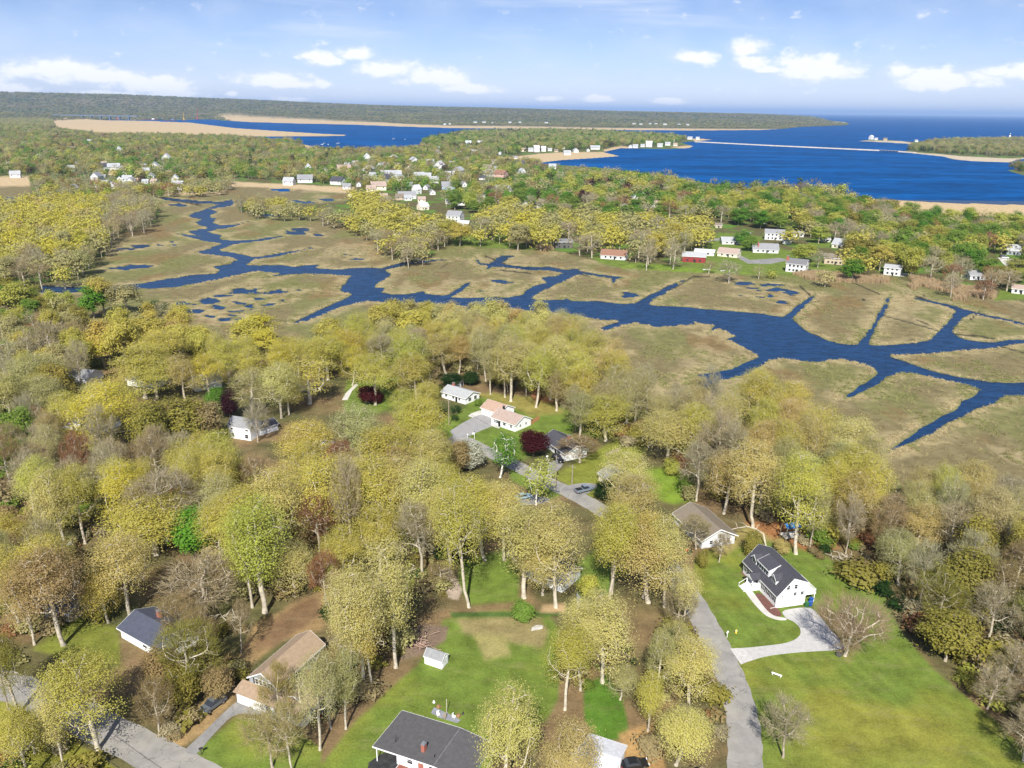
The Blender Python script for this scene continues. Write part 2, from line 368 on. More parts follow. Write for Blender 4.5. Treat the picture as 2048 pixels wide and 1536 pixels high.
# ------------------------------------------------------------------ ground sheet
def build_ground():
    az = np.radians(np.concatenate([np.arange(-180, -48, 12.0), np.arange(-48, -42, 1.0), np.arange(-42, 42.001, 0.115), np.arange(43, 49, 1.0), np.arange(60, 180, 12.0)]))
    rows = np.concatenate([np.arange(1600, 900, -4.5), np.arange(900, 372, -2.0), np.arange(372, 236, -1.0)])
    dep = PITCH - np.arctan((CY - rows) / FPX)
    rad = np.concatenate([[6, 30, 55], CAMH / np.tan(dep), [7200, 7800, 8500, 9300, 10200, 11200, 12400, 14000, 17000, 22000, 30000]])
    rad = np.unique(np.round(rad, 3))
    A, Rr = np.meshgrid(az, rad)
    X, Y = Rr * np.sin(A), Rr * np.cos(A)
    shp = X.shape; X = X.ravel(); Y = Y.ravel(); RR = Rr.ravel(); AZ = A.ravel(); N = len(X)
    W = np.stack([X, Y, np.zeros(N)], 1)
    zc = depth(W); ok = zc > 0.25 * RR
    P = np.full((N, 2), 1e6); P[ok] = pix(W[ok]); PX, PY = P[:, 0], P[:, 1]
    z = np.zeros(N); sd = np.full(N, -50.0)            # sd > 0 in the creeks, metres
    mk = ok & (PY > 372) & (PY < 930) & (PX > -300) & (PX < 2400)
    idx = np.nonzero(mk)[0]
    for poly in [CH_NW, CH_MID, CH_EAST] + POOLS:
        pb = np.array(poly); x0, y0 = pb.min(0) - 30; x1, y1 = pb.max(0) + 30
        s = idx[(PX[idx] > x0) & (PX[idx] < x1) & (PY[idx] > y0) & (PY[idx] < y1)]
        if not len(s): continue
        wp = wpoly(poly); d = segdist(wp, X[s], Y[s]); ins = inside(wp, X[s], Y[s])
        q_ = np.where(ins, d, -d)
        if poly in POOLS: q_ = q_ + (fbm(X[s] * .55, Y[s] * 1.3, 7, 3, 41) - .57) * 12
        sd[s] = np.maximum(sd[s], q_)
    dd = np.full(N, 1e3); dmud = np.full(N, 1e3)
    for pl, w in DITCHES:
        pb = np.array(pl); s = idx[(PX[idx] > pb[:, 0].min() - 20) & (PX[idx] < pb[:, 0].max() + 20) & (PY[idx] > pb[:, 1].min() - 12) & (PY[idx] < pb[:, 1].max() + 12)]
        if len(s): dmud[s] = np.minimum(dmud[s], segdist(pl, PX[s], PY[s], False) / (0.5 * w))
    near = sd > -40
    rag = (fbm(X, Y, 9, 4, 5) - 0.5) * 5.0 * np.clip(RR / 600, 0.3, 1.2)
    sdr = sd + np.where(near, rag, 0)
    z = np.where(near, np.clip(-0.3 - 0.55 * sdr, -1.4, 0.0), z)
    z = np.where(sdr < -0.6, 0.0, z)
    # lagoon, sound and islands
    far = ok & (PY < 470)
    fi = np.nonzero(far & (PX > -700) & (PX < 3300))[0]
    def sdp(poly): return np.where(inside(poly, PX[fi], PY[fi]), 1, -1) * segdist(poly, PX[fi], PY[fi])
    s = np.maximum(np.maximum(sdp(FAR_WATER), sdp(FAR_WATER2)), sdp(FAR_WATER3)); s = np.minimum(s, -sdp(ISLAND)); s = np.minimum(s, -sdp(ISLET))
    sfar = np.full(N, -99.0); sfar[fi] = s
    outR = ok & (PX >= 3300) & (PY < 440); sfar[outR] = 9
    wet = sfar > -3
    z = np.where(wet, np.clip(-0.35 - sfar * 2.5, -5, 0.0), z)
    beyond = (~ok | (PX > 3300)) & (RR > 1500); z = np.where(beyond & ~((PX < 0)), -5, z)
    # hills on the far bank
    sky = np.interp(PX, [-2000, -600, 0, 250, 500, 750, 1000, 1250, 1500, 1620, 1706], [165, 176, 188.5, 192.5, 200.5, 210.5, 216, 222, 226.5, 231, 244])
    hor = HORY + (PX - CX) * math.tan(ROLL)
    crest = np.maximum(0, CAMH + (hor - sky) / FPX * 11200 * np.where(True, 1.0, 0))
    landfar = ok & (sfar < -0.5) & (RR > 4300)
    t = sstep(RR, 5600, 11200) * np.where(sfar > -90, sstep(-sfar, .3, 4.0), 1.0)
    roll = (fbm(X, Y * 1.6, 1700, 4, 9) - 0.5) * 150 * sstep(RR, 5200, 8000) * sstep(-RR, -11500, -9000)
    hz = np.maximum(0, crest - 6) * t ** 1.25 + roll * (crest / 200)
    hz = hz * np.where(sfar > -90, sstep(-sfar, 0.1, 1.0), 1.0)
    z = np.where(landfar, np.clip(hz, 0, 400), z)
    z = np.where(landfar & (RR > 11300), -5, z)
    z = np.where(landfar & (PX > 1700), -5, z)

    # ---- cover colours (albedo of what grows or lies there)
    Cc = np.zeros((N, 3)); Cc[:] = (0.115, 0.105, 0.045)
    n1 = fbm(X, Y, 14, 4, 1); n2 = fbm(X, Y, 60, 4, 2); n3 = fbm(X, Y, 5, 3, 3)
    def put_col(a, col):
        a = np.clip(a, 0, 1)[:, None]; Cc[:] = Cc * (1 - a) + np.asarray(col) * a
    def paint(poly, col, feather=4.0, rough=6.0, patch=None):
        pb = np.array(poly); m = np.nonzero(ok & (PX > pb[:, 0].min() - 15) & (PX < pb[:, 0].max() + 15) & (PY > pb[:, 1].min() - 15) & (PY < pb[:, 1].max() + 15))[0]
        if not len(m): return
        d = segdist(poly, PX[m], PY[m]); d = np.where(inside(poly, PX[m], PY[m]), d, -d)
        a = sstep(d + (n1[m] - 0.5) * rough * 2, -feather, feather)
        if patch is not None: a = a * sstep(n2[m] * 0.5 + n1[m] * 0.5, patch[0], patch[1])
        a = a[:, None]; Cc[m] = Cc[m] * (1 - a) + np.asarray(col) * a
    # near woods: leaf litter
    put_col((RR < 430) * sstep(n1, 0.35, 0.65) * 0.9, (0.215, 0.145, 0.075))
    put_col((RR < 430) * sstep(n2, 0.5, 0.7) * 0.7, (0.075, 0.10, 0.03))
    # village gardens
    put_col((RR > 430) * sstep(n1, 0.5, 0.62), (0.10, 0.19, 0.03))
    put_col(landfar * 1.0, (0.125, 0.125, 0.06))
    put_col(landfar * sstep(fbm(X, Y, 420, 4, 21), 0.45, 0.62), (0.16, 0.145, 0.085))
    put_col(landfar * sstep(fbm(X, Y, 260, 3, 25), 0.52, 0.66), (0.075, 0.095, 0.05))
    TAN = (0.50, 0.38, 0.22); MARSH = (0.190, 0.158, 0.078); MGREEN = (0.165, 0.172, 0.06); LAWN = (0.135, 0.190, 0.034); DRY = (0.30, 0.25, 0.09)
    global MARSH_P
    MARSH_P = [(-400,640),(0,600),(60,640),(330,720),(460,740),(600,740),(700,720),(860,720),(1000,760),(1150,800),(1260,900),(1400,930),(1500,960),(1650,1010),(1740,1060),(1860,1120),(2048,1180),(2500,1300),(2500,620),(2048,603),(1985,597),(1900,590),(1820,565),(1780,553),(1700,552),(1620,553),(1560,550),(1500,545),(1430,545),(1380,535),(1330,535),(1240,532),(1165,515),(1130,505),(1080,500),(1040,497),(960,497),(920,490),(880,497),(860,517),(800,522),(770,505),(760,480),(720,465),(680,445),(640,433),(560,432),(480,425),(475,405),(560,400),(620,408),(685,405),(705,392),(690,377),(640,373),(560,370),(500,366),(460,364),(450,378),(430,388),(330,390),(290,390),(320,415),(318,440),(240,470),(205,490),(215,520),(150,552),(100,565),(-400,585)]
    paint(MARSH_P, MARSH, 3, 3)
    inM = np.zeros(N, bool); inM[mk] = inside(MARSH_P, PX[mk], PY[mk])
    inM2 = inM & (PY < 1000)
    put_col(inM2 * sstep(fbm(X, Y * 0.45, 34, 4, 11), 0.44, 0.62) * 0.75, MGREEN)
    put_col(inM2 * sstep(fbm(X, Y * 0.5, 22, 4, 12), 0.56, 0.7) * 0.8, (0.20, 0.135, 0.06))
    put_col(inM2 * sstep(fbm(X, Y * 0.35, 26, 4, 13), 0.6, 0.72) * 0.6, (0.36, 0.29, 0.16))
    fr = sstep(sdr, -11, -2.0) * sstep(n3 + 0.25 * n1, 0.35, 0.75)
    put_col(inM2 * near * fr * np.where(sd > -12, 0.85, 0), (0.37, 0.30, 0.16))
    put_col(inM2 * near * sstep(sdr, -1.6, -0.2) * 0.8, (0.15, 0.16, 0.06))
    put_col(near * (sdr > 0.2), (0.04, 0.04, 0.035))
    paint([(120,395),(30,405),(-200,425),(-200,350),(60,357),(62,388)], MARSH, 3, 3)
    paint([(-200,358),(58,352),(60,372),(-200,378)], TAN, 2, 2)
    for q in ([(455,362),(520,366),(620,370),(690,376),(700,388),(600,378),(500,374),(455,372)], [(640,372),(712,374),(700,386),(660,384)], [(285,385),(330,383),(420,384),(450,380),(440,388),(330,391)], [(452,284),(640,292),(700,303),(700,306),(600,298)], [(490,300),(560,300),(560,306),(495,306)], [(600,290),(620,290),(640,300),(612,306)]):
        paint(q, TAN, 1.5, 1.5)
    # tidal reed flats beyond the village and far shores
    for q in ([(95,243),(140,240),(270,240),(380,244),(470,255),(560,261),(640,266.5),(694,269.5),(690,272),(560,273),(440,273),(310,268.5),(200,268),(180,262),(120,256)], [(430,238),(500,239.5),(600,241.5),(760,245),(820,248.5),(900,251.5),(1024,252.5),(1200,255.5),(1400,257.5),(1560,258.3),(1564,261),(1374,263),(1124,261),(900,258),(700,251),(500,246)],
              [(990,318),(1074,308),(1124,304.5),(1206,304),(1242,312),(1189,317),(1124,321),(1070,327),(1000,324)], [(1206,300),(1240,291),(1264,295),(1244,298),(1212,305)], [(1340,294),(1390,290),(1388,294),(1370,298)], [(1380,275.5),(1430,277.5),(1426,281),(1390,283)], [(820,284),(855,290),(900,292),(850,295)]):
        paint(q, TAN, 0.7, 0.6)
    paint([(1680,392),(1790,397),(1860,402),(2048,407),(2500,418),(2500,452),(2048,436),(1900,430),(1860,436),(1790,415),(1720,405)], (0.52, 0.39, 0.22), 1.5, 2)
    paint([(1800,430),(1880,428),(1920,440),(1860,448)], (0.25, 0.22, 0.08), 2, 2)
    paint([(1714,281),(1800,282),(1845,289),(1835,294),(1715,285)], (0.5, 0.42, 0.3), 0.7, 0.5)
    paint([(1800,303),(1887,309),(1930,313),(2023,317),(2060,315),(2040,322),(2023,326),(1938,323),(1890,315)], (0.5, 0.42, 0.3), 0.7, 0.5)
    paint([(1880,280),(2048,278),(2200,276),(2200,284),(1900,287)], (0.12, 0.2, 0.05), 0.7, 0.5)
    # mud of the narrow ditches
    put_col(sstep(-dmud, -1.25, -0.7), (0.045, 0.042, 0.028)); z = np.where((dmud < 1.0) & (z > -0.05), -0.18, z)
    # gardens along the far edge of the marsh
    for q in ([(1160,505),(1200,525),(1240,535),(1330,537),(1440,548),(1500,548),(1560,552),(1620,555),(1660,545),(1700,540),(1560,495),(1480,480),(1400,490),(1380,530),(1250,525)], [(905,490),(960,495),(1040,498),(1110,502),(1040,490),(960,470),(900,465)], [(1770,548),(1800,540),(1830,545),(1825,556)], [(1620,480),(1670,482),(1650,496),(1610,496)], [(1990,600),(2048,600),(2100,560),(2000,580)], [(480,345),(520,345),(500,352)], [(1400,470),(1480,465),(1540,476),(1480,490),(1420,488)]):
        paint(q, LAWN, 2.5, 3)
    paint([(1250,530),(1330,532),(1440,542),(1500,545),(1500,549),(1400,546),(1240,536)], (0.16, 0.24, 0.03), 1.5, 1.5)
    # near gardens
    HERO = [(1392,1120),(1440,1095),(1500,1075),(1560,1085),(1640,1105),(1690,1140),(1770,1190),(1800,1260),(1860,1330),(1960,1420),(2048,1500),(2100,1700),(1520,1700),(1518,1520),(1500,1430),(1478,1330),(1430,1240),(1395,1180)]
    paint(HERO, LAWN, 5, 5)
    paint(HERO, (0.20, 0.21, 0.035), 6, 6, (0.50, 0.68))
    mow = 1 + 0.06 * np.sin((X * 0.96 + Y * 0.28) * 2 * math.pi / 2.6) * sstep(n2, .35, .55); hm = np.zeros(N, bool); hm[ok] = inside(HERO, PX[ok], PY[ok]); Cc[hm] *= mow[hm][:, None]
    paint([(1520,1420),(1640,1400),(1800,1420),(1900,1440),(2100,1560),(2100,1700),(1520,1700)], (0.22, 0.22, 0.04), 20, 14, (0.3, 0.62))
    paint([(1620,1240),(1700,1230),(1730,1270),(1700,1330),(1660,1290)], (0.24, 0.20, 0.07), 8, 8, (0.35, 0.6))
    paint([(1430,1100),(1490,1050),(1560,1060),(1640,1095),(1560,1085),(1500,1080),(1440,1110)], DRY, 6, 8)
    paint([(1490,1045),(1560,1040),(1680,1095),(1610,1100),(1540,1075)], (0.36, 0.17, 0.07), 6, 8)
    CL = [(640,1536),(720,1440),(835,1330),(890,1240),(960,1225),(1095,1222),(1120,1260),(1115,1400),(1090,1440),(1000,1480),(960,1600),(600,1700),(400,1640),(390,1500),(470,1440),(560,1440),(640,1500)]
    paint(CL, LAWN, 5, 5)
    paint(CL, (0.21, 0.235, 0.04), 8, 8, (0.48, 0.66))
    paint([(920,1240),(1080,1236),(1095,1262),(1080,1290),(1010,1280),(930,1262)], (0.27, 0.225, 0.10), 9, 14)
    paint([(950,1270),(1010,1275),(1020,1310),(970,1320)], (0.29, 0.26, 0.10), 8, 8)
    paint([(900,1225),(1120,1224),(1120,1232),(905,1234)], (0.07, 0.12, 0.03), 3, 3)
    paint([(920,1120),(1010,1100),(1040,1140),(1035,1200),(940,1210),(915,1170)], LAWN, 6, 6)
    paint([(1140,1130),(1220,1080),(1240,1140),(1210,1210),(1160,1200)], LAWN, 6, 8)
    paint([(1085,1210),(1130,1205),(1135,1225),(1080,1225)], (0.42, 0.29, 0.16), 4, 3)
    paint([(1170,1370),(1215,1350),(1245,1400),(1255,1470),(1200,1490),(1170,1440)], (0.085, 0.17, 0.022), 5, 6)
    paint([(1240,1470),(1320,1440),(1330,1536),(1310,1650),(1220,1650),(1250,1520)], (0.38, 0.24, 0.10), 7, 8)
    paint([(890,850),(940,800),(980,790),(1130,805),(1180,830),(1160,870),(1090,900),(1010,940),(960,905),(920,880)], LAWN, 5, 5)
    paint([(960,790),(1110,800),(1130,825),(1060,830),(990,800)], (0.25, 0.22, 0.06), 5, 6)
    paint([(1060,775),(1130,795),(1120,808),(1070,800)], (0.34, 0.15, 0.07), 4, 5)
    paint([(1100,950),(1240,880),(1300,890),(1250,960),(1190,1000),(1140,975)], (0.19, 0.21, 0.035), 5, 6)
    paint([(1020,925),(1090,960),(1130,985),(1100,1000),(1020,960)], LAWN, 4, 4)
    paint([(1250,940),(1370,930),(1390,1000),(1350,1010),(1280,990)], (0.17, 0.25, 0.03), 6, 6)
    paint([(690,760),(800,750),(830,800),(720,840),(690,820)], LAWN, 6, 6)
    paint([(855,860),(900,830),(930,900),(840,960)], LAWN, 6, 6)
    paint([(110,715),(210,720),(200,745),(120,740)], (0.16, 0.16, 0.03), 4, 4)
    paint([(0,605),(110,600),(115,640),(0,640)], (0.10, 0.19, 0.03), 4, 4)
    paint([(150,1230),(235,1250),(240,1330),(190,1340),(60,1300)], (0.17, 0.19, 0.035), 6, 8)
    paint([(100,1080),(150,1070),(150,1110),(100,1110)], LAWN, 5, 5)
    paint([(0,1400),(80,1440),(240,1536),(200,1640),(-100,1640),(-100,1400)], (0.20, 0.20, 0.035), 6, 8)
    paint([(470,1330),(500,1250),(560,1225),(650,1180),(680,1200),(640,1260),(560,1280),(500,1340),(420,1460),(360,1500),(330,1480),(420,1390)], (0.33, 0.225, 0.105), 6, 12)
    paint([(470,1330),(540,1240),(650,1180),(640,1230),(540,1300)], (0.19, 0.12, 0.065), 8, 12, (.4, .6))
    paint([(800,1290),(840,1250),(895,1255),(890,1280),(845,1310),(800,1320)], (0.20, 0.145, 0.105), 4, 5)
    for q in ([(880,1135),(900,1130),(925,1180),(915,1200),(895,1195)], [(1010,1105),(1030,1105),(1060,1140),(1045,1145)]):
        paint(q, (0.42, 0.34, 0.27), 2, 2)
    F = np.arange(shp[0] * shp[1]).reshape(shp)
    nxt = np.roll(F, -1, axis=1)
    quads = np.stack([F[:-1].ravel(), nxt[:-1].ravel(), nxt[1:].ravel(), F[1:].ravel()], 1)[:, ::-1]
    V = np.stack([X, Y, z], 1); V = np.vstack([V, [0, 0, 0]])
    hub = np.stack([np.full(shp[1], N), nxt[0], F[0]], 1)[:, ::-1]
    # the wrap-around column closes the ring behind the camera
    me = mesh_np('ground', V, [quads, hub], smooth=True)
    ca = me.attributes.new('cover', 'FLOAT_COLOR', 'POINT')
    col = np.ones((N + 1, 4), np.float32); col[:N, :3] = Cc; col[N, :3] = LAWN
    ca.data.foreach_set('color', col.ravel())
    return me

def ground_material():
    m = bpy.data.materials.new('ground'); m.use_nodes = True; t = m.node_tree; k = NG(t); b = t.nodes['Principled BSDF']
    a = t.nodes.new('ShaderNodeAttribute'); a.attribute_name = 'cover'
    ge = t.nodes.new('ShaderNodeNewGeometry')
    v = ge.outputs['Position']
    f = k.m('ADD', k.m('MULTIPLY', k.noise(v, 0.22, 6, 0.7), 0.7), k.m('MULTIPLY', k.noise(v, 2.6, 4, 0.7), 0.5))
    f = k.lin(f, 0.38, 0.82, 0.48, 1.52)
    c = t.nodes.new('ShaderNodeVectorMath'); c.operation = 'SCALE'; t.links.new(a.outputs['Color'], c.inputs[0]); t.links.new(k.m('MULTIPLY', f, 0.86), c.inputs['Scale'])
    mp = t.nodes.new('ShaderNodeMapping'); mp.inputs['Rotation'].default_value = (0, 0, 0.35); mp.inputs['Scale'].default_value = (0.30, 1, 1); t.links.new(v, mp.inputs[0])
    f2 = k.smooth(k.noise(mp.outputs[0], 0.45, 7, 0.75), 0.50, 0.68)
    c2 = k.mix(k.m('MULTIPLY', f2, 0.26), c.outputs[0], (0.25, 0.21, 0.11))
    t.links.new(c2, b.inputs['Base Color']); b.inputs['Roughness'].default_value = 1.0; b.inputs['Specular IOR Level'].default_value = 0.05
    bn = t.nodes.new('ShaderNodeBump'); bn.inputs['Strength'].default_value = 0.6; bn.inputs['Distance'].default_value = 0.25
    t.links.new(k.noise(v, 1.3, 6, 0.75), bn.inputs['Height']); t.links.new(bn.outputs[0], b.inputs['Normal'])
    return m

gm = build_ground(); gm.materials.append(ground_material())
tag(link(bpy.data.objects.new('ground', gm)), kind='structure')

def water_material(name, col, rough, bump, s1, s2):
    m = bpy.data.materials.new(name); m.use_nodes = True; t = m.node_tree; k = NG(t); b = t.nodes['Principled BSDF']
    ge = t.nodes.new('ShaderNodeNewGeometry'); v = ge.outputs['Position']
    mp = t.nodes.new('ShaderNodeMapping'); mp.inputs['Rotation'].default_value = (0, 0, 0.5); mp.inputs['Scale'].default_value = (0.35, 1, 1)
    t.links.new(v, mp.inputs[0])
    n1 = k.noise(mp.outputs[0], s1, 5, 0.6); n2 = k.noise(mp.outputs[0], s2, 4, 0.6)
    f = k.m('ADD', k.m('MULTIPLY', n1, 0.5), k.m('MULTIPLY', n2, 0.5))
    c = k.mix(k.smooth(f, 0.40, 0.62), tuple(x * 0.68 for x in col), tuple(x * 1.34 for x in col))
    t.nodes.remove(b)
    bn = t.nodes.new('ShaderNodeBump'); bn.inputs['Strength'].default_value = bump; bn.inputs['Distance'].default_value = 0.4
    t.links.new(f, bn.inputs['Height'])
    # wind-roughened water: diffuse blue mixes deep water and painted sky reflection, gloss mirrors some
    df = t.nodes.new('ShaderNodeBsdfDiffuse'); t.links.new(c, df.inputs[0]); gl = t.nodes.new('ShaderNodeBsdfGlossy'); gl.inputs['Roughness'].default_value = rough
    t.links.new(bn.outputs[0], gl.inputs['Normal'])
    lw = t.nodes.new('ShaderNodeLayerWeight'); lw.inputs['Blend'].default_value = 0.5
    fac = k.m('ADD', k.m('MULTIPLY', k.m('POWER', lw.outputs['Facing'], 4.0), 0.30 if name == 'creek' else 0.03), 0.03 if name == 'creek' else 0.008)
    mx = t.nodes.new('ShaderNodeMixShader'); t.links.new(fac, mx.inputs[0]); t.links.new(df.outputs[0], mx.inputs[1]); t.links.new(gl.outputs[0], mx.inputs[2])
    t.links.new(mx.outputs[0], t.nodes['Material Output'].inputs[0])
    return m

def sheet(name, pts, z, m, kind='structure'):
    me = bpy.data.meshes.new(name); me.from_pydata([(p[0], p[1], z) for p in pts], [], [tuple(range(len(pts)))]); me.materials.append(m)
    o = link(bpy.data.objects.new(name, me)); tag(o, kind=kind)
    if me.polygons[0].normal.z < 0: me.flip_normals()
    return o
sheet('creek_water', [(-900, 120), (900, 120), (900, 1010), (-900, 1010)], -0.34, water_material('creek', (0.007, 0.033, 0.090), 0.14, 0.5, 0.35, 1.2))
sheet('sea', [(-60000, 1010), (60000, 1010), (60000, 90000), (-60000, 90000)], -0.35, water_material('sea', (0.001, 0.058, 0.20), 0.4, 0.6, 0.012, 0.08))
sheet('sea', [(900, -3000), (60000, -3000), (60000, 1010), (900, 1010)], -0.35, bpy.data.materials['sea'])

# ------------------------------------------------------------------ trees: prototypes
def tube_mesh(segs, nside_big=6):
    """segs: list of (p0, p1, r0, r1) -> verts, quads"""
    V, Q = [], []; b = 0
    for p0, p1, r0, r1 in segs:
        d = p1 - p0; L = np.linalg.norm(d)
        if L < 1e-6: continue
        d = d / L; u = np.cross(d, (0, 0, 1.0)) if abs(d[2]) < 0.95 else np.cross(d, (1.0, 0, 0)); u /= np.linalg.norm(u); w = np.cross(d, u)
        n = nside_big if r0 > 0.09 else (4 if r0 > 0.04 else 3)
        a = np.arange(n) * 2 * math.pi / n
        ring = np.cos(a)[:, None] * u + np.sin(a)[:, None] * w
        V.append(p0 + ring * r0); V.append(p1 + d * r1 * 0.3 + ring * r1)
        for j in range(n):
            k = (j + 1) % n; Q.append((b + j, b + k, b + n + k, b + n + j))
        b += 2 * n
    return np.concatenate(V), np.array(Q, np.int32)

def grow(rs, attract, trunk_pts, step, kill, iters=70, infl=7.0):
    """space colonisation: returns nodes, parents"""
    N = [np.array(p, float) for p in trunk_pts]; par = [-1] + list(range(len(trunk_pts) - 1))
    alive = np.ones(len(attract), bool)
    for _ in range(iters):
        if not alive.any(): break
        A = attract[alive]; M = np.array(N)
        D = np.linalg.norm(A[:, None] - M[None], axis=2); nn = D.argmin(1); dm = D.min(1)
        use = dm < infl * 3
        if not use.any(): break
        new = 0
        for i in np.unique(nn[use]):
            v = A[(nn == i) & use] - M[i]; v /= np.linalg.norm(v, axis=1)[:, None]
            dvec = v.sum(0) + rs.normal(0, 0.25, 3)
            l = np.linalg.norm(dvec)
            if l < 1e-3: continue
            q = M[i] + dvec / l * step
            if len(N) > 1800: break
            N.append(q); par.append(int(i)); new += 1
        if not new: break
        M2 = np.array(N[len(M):]); ai = np.nonzero(alive)[0]
        D2 = np.linalg.norm(A[:, None] - M2[None], axis=2).min(1)
        alive[ai[D2 < kill]] = False
    return np.array(N), par

def radii(N, par, tip, base, expo=2.1):
    n = len(N); r = np.zeros(n); acc = np.zeros(n)
    for i in range(n - 1, -1, -1):
        r[i] = max(tip, acc[i] ** (1 / expo)) if acc[i] > 0 else tip
        if par[i] >= 0: acc[par[i]] += r[i] ** expo
    s = base / r[0]
    k = np.clip((r - tip) / (r[0] - tip + 1e-9), 0, 1)
    return r * (1 - k) + r * s * k

def leaves(rs, P, n, spread, size, centre, flat=0.6, up=0.5, aspect=1.6):
    """n leaf faces round each point of P"""
    C = np.repeat(P, n, 0) + rs.normal(0, 1, (len(P) * n, 3)) * np.array([spread, spread, spread * flat])
    out = C - centre; out /= np.linalg.norm(out, axis=1)[:, None] + 1e-6
    nrm = rs.normal(0, 1, C.shape) * 0.38 + out * 0.9 + np.array([0, 0, up]); nrm /= np.linalg.norm(nrm, axis=1)[:, None]
    u = np.cross(nrm, rs.normal(0, 1, C.shape)); u /= np.linalg.norm(u, axis=1)[:, None] + 1e-9; w = np.cross(nrm, u)
    s = size * (0.6 + 0.8 * rs.random(len(C)))[:, None]
    V = np.stack([C - u * s * aspect / 2, C - w * s / 2, C + u * s * aspect / 2, C + w * s / 2], 1).reshape(-1, 3)
    F = np.arange(len(V), dtype=np.int32).reshape(-1, 4)
    vary = np.repeat(0.62 * rs.random(len(C)) + 0.38 * np.repeat(rs.random(len(P)), n), 4)
    return V, F, vary

def twigs(rs, P, n, length, width, centre):
    C = np.repeat(P, n, 0) + rs.normal(0, 0.35, (len(P) * n, 3))
    out = C - centre; out /= np.linalg.norm(out, axis=1)[:, None] + 1e-6
    d = out + rs.normal(0, 0.55, C.shape) + np.array([0, 0, 0.35]); d /= np.linalg.norm(d, axis=1)[:, None]
    side = np.cross(d, rs.normal(0, 1, C.shape)); side /= np.linalg.norm(side, axis=1)[:, None] + 1e-9
    L = length * (0.5 + rs.random(len(C)))[:, None]
    V = np.stack([C - side * width, C + side * width, C + d * L], 1).reshape(-1, 3)
    F = np.arange(len(V), dtype=np.int32).reshape(-1, 3)
    return V, F, np.repeat(rs.random(len(C)), 3)

def leaf_mesh(name, V, F, vary):
    me = mesh_np(name, V, F, (M_LEAF,))
    at_ = me.attributes.new('vary', 'FLOAT', 'POINT'); at_.data.foreach_set('value', vary.astype(np.float32))
    return me

def envelope(rs, n, shape, R, z0, z1):
    """attractor points of a crown of radius R between z0 and z1"""
    u = rs.normal(0, 1, (n, 3)); u /= np.linalg.norm(u, axis=1)[:, None]
    if shape == 'dome':
        u[:, 2] = np.where(u[:, 2] < -0.35, -u[:, 2], u[:, 2]); rr = rs.random(n) ** 0.33
        zc = z0 + (z1 - z0) * 0.36
        P = u * rr[:, None] * np.array([R, R, 1]); zz = np.where(u[:, 2] > 0, (z1 - zc), (zc - z0) / 0.35)
        P[:, 2] = zc + u[:, 2] * rr * zz
    elif shape == 'oval':
        rr = rs.random(n) ** 0.36; P = u * rr[:, None] * np.array([R, R, (z1 - z0) / 2]); P[:, 2] += (z0 + z1) / 2
    elif shape == 'vase':
        t = rs.random(n) ** 0.55; a = rs.random(n) * 2 * math.pi; rad = R * (0.12 + 0.88 * t ** 0.8) * np.sqrt(rs.random(n)) ** 0.6
        top = z0 + (z1 - z0) * (t * (1 - 0.45 * (rad / R) ** 2))
        P = np.stack([rad * np.cos(a), rad * np.sin(a), top], 1)
    # lumps: pull the crown into a handful of clusters with gaps between
    k = max(5, n // 26); cen = P[rs.choice(n, k, replace=False)]
    D = np.linalg.norm(P[:, None] - cen[None], axis=2); near = cen[D.argmin(1)]
    return P + (near - P) * 0.22

PROTO = {}     # family -> list of (trunk mesh, crown mesh, height, diameter)
def make_proto(fam, seed, H, R, z0, shape, natt, step, trunk_r, leafn, lsize, spread, bark, lean=0.0, bare=False, flat=0.6, fork=False, twign=0):
    rs = np.random.default_rng(seed)
    A = envelope(rs, natt, shape, R, z0, H * 0.985)
    A[:, 0] += lean * A[:, 2] / H
    th = z0 * (0.75 if not fork else 0.35)
    nt = max(2, int(th / step)); ph = rs.random() * 6.28
    tp = [(0.18 * math.sin(ph + 3 * t) * t + lean * 0.4 * t, 0.18 * math.cos(ph + 2.3 * t) * t, th * t) for t in np.linspace(0, 1, nt + 1)]
    Nn, par = grow(rs, A, tp, step, step * 1.25)
    r = radii(Nn, par, 0.045, trunk_r)
    segs = [(Nn[par[i]], Nn[i], r[par[i]] if len(tp) > i else min(r[par[i]], r[i] * 1.5), r[i]) for i in range(1, len(Nn))]
    segs[0] = (Nn[0] - np.array([0, 0, 0.4]), Nn[1], trunk_r * 1.45, r[1])
    V, Q = tube_mesh(segs, 7)
    tm = mesh_np('trunk_' + fam, V, Q, (bark,), smooth=True)
    cen = np.array([lean * 0.6, 0, z0 + (H - z0) * 0.3])
    haskid = np.zeros(len(Nn), bool); haskid[[p for p in par if p >= 0]] = True
    tips = Nn[~haskid]
    if bare:
        V, F, vr = twigs(rs, np.concatenate([A, tips, Nn[len(tp):]]), twign, lsize, spread, cen)
    else:
        V, F, vr = leaves(rs, np.concatenate([A, tips]), leafn, spread, lsize, cen, flat)
    PROTO.setdefault(fam, []).append((tm, leaf_mesh('crown_' + fam, V, F, vr), H, 2 * R * 1.06))

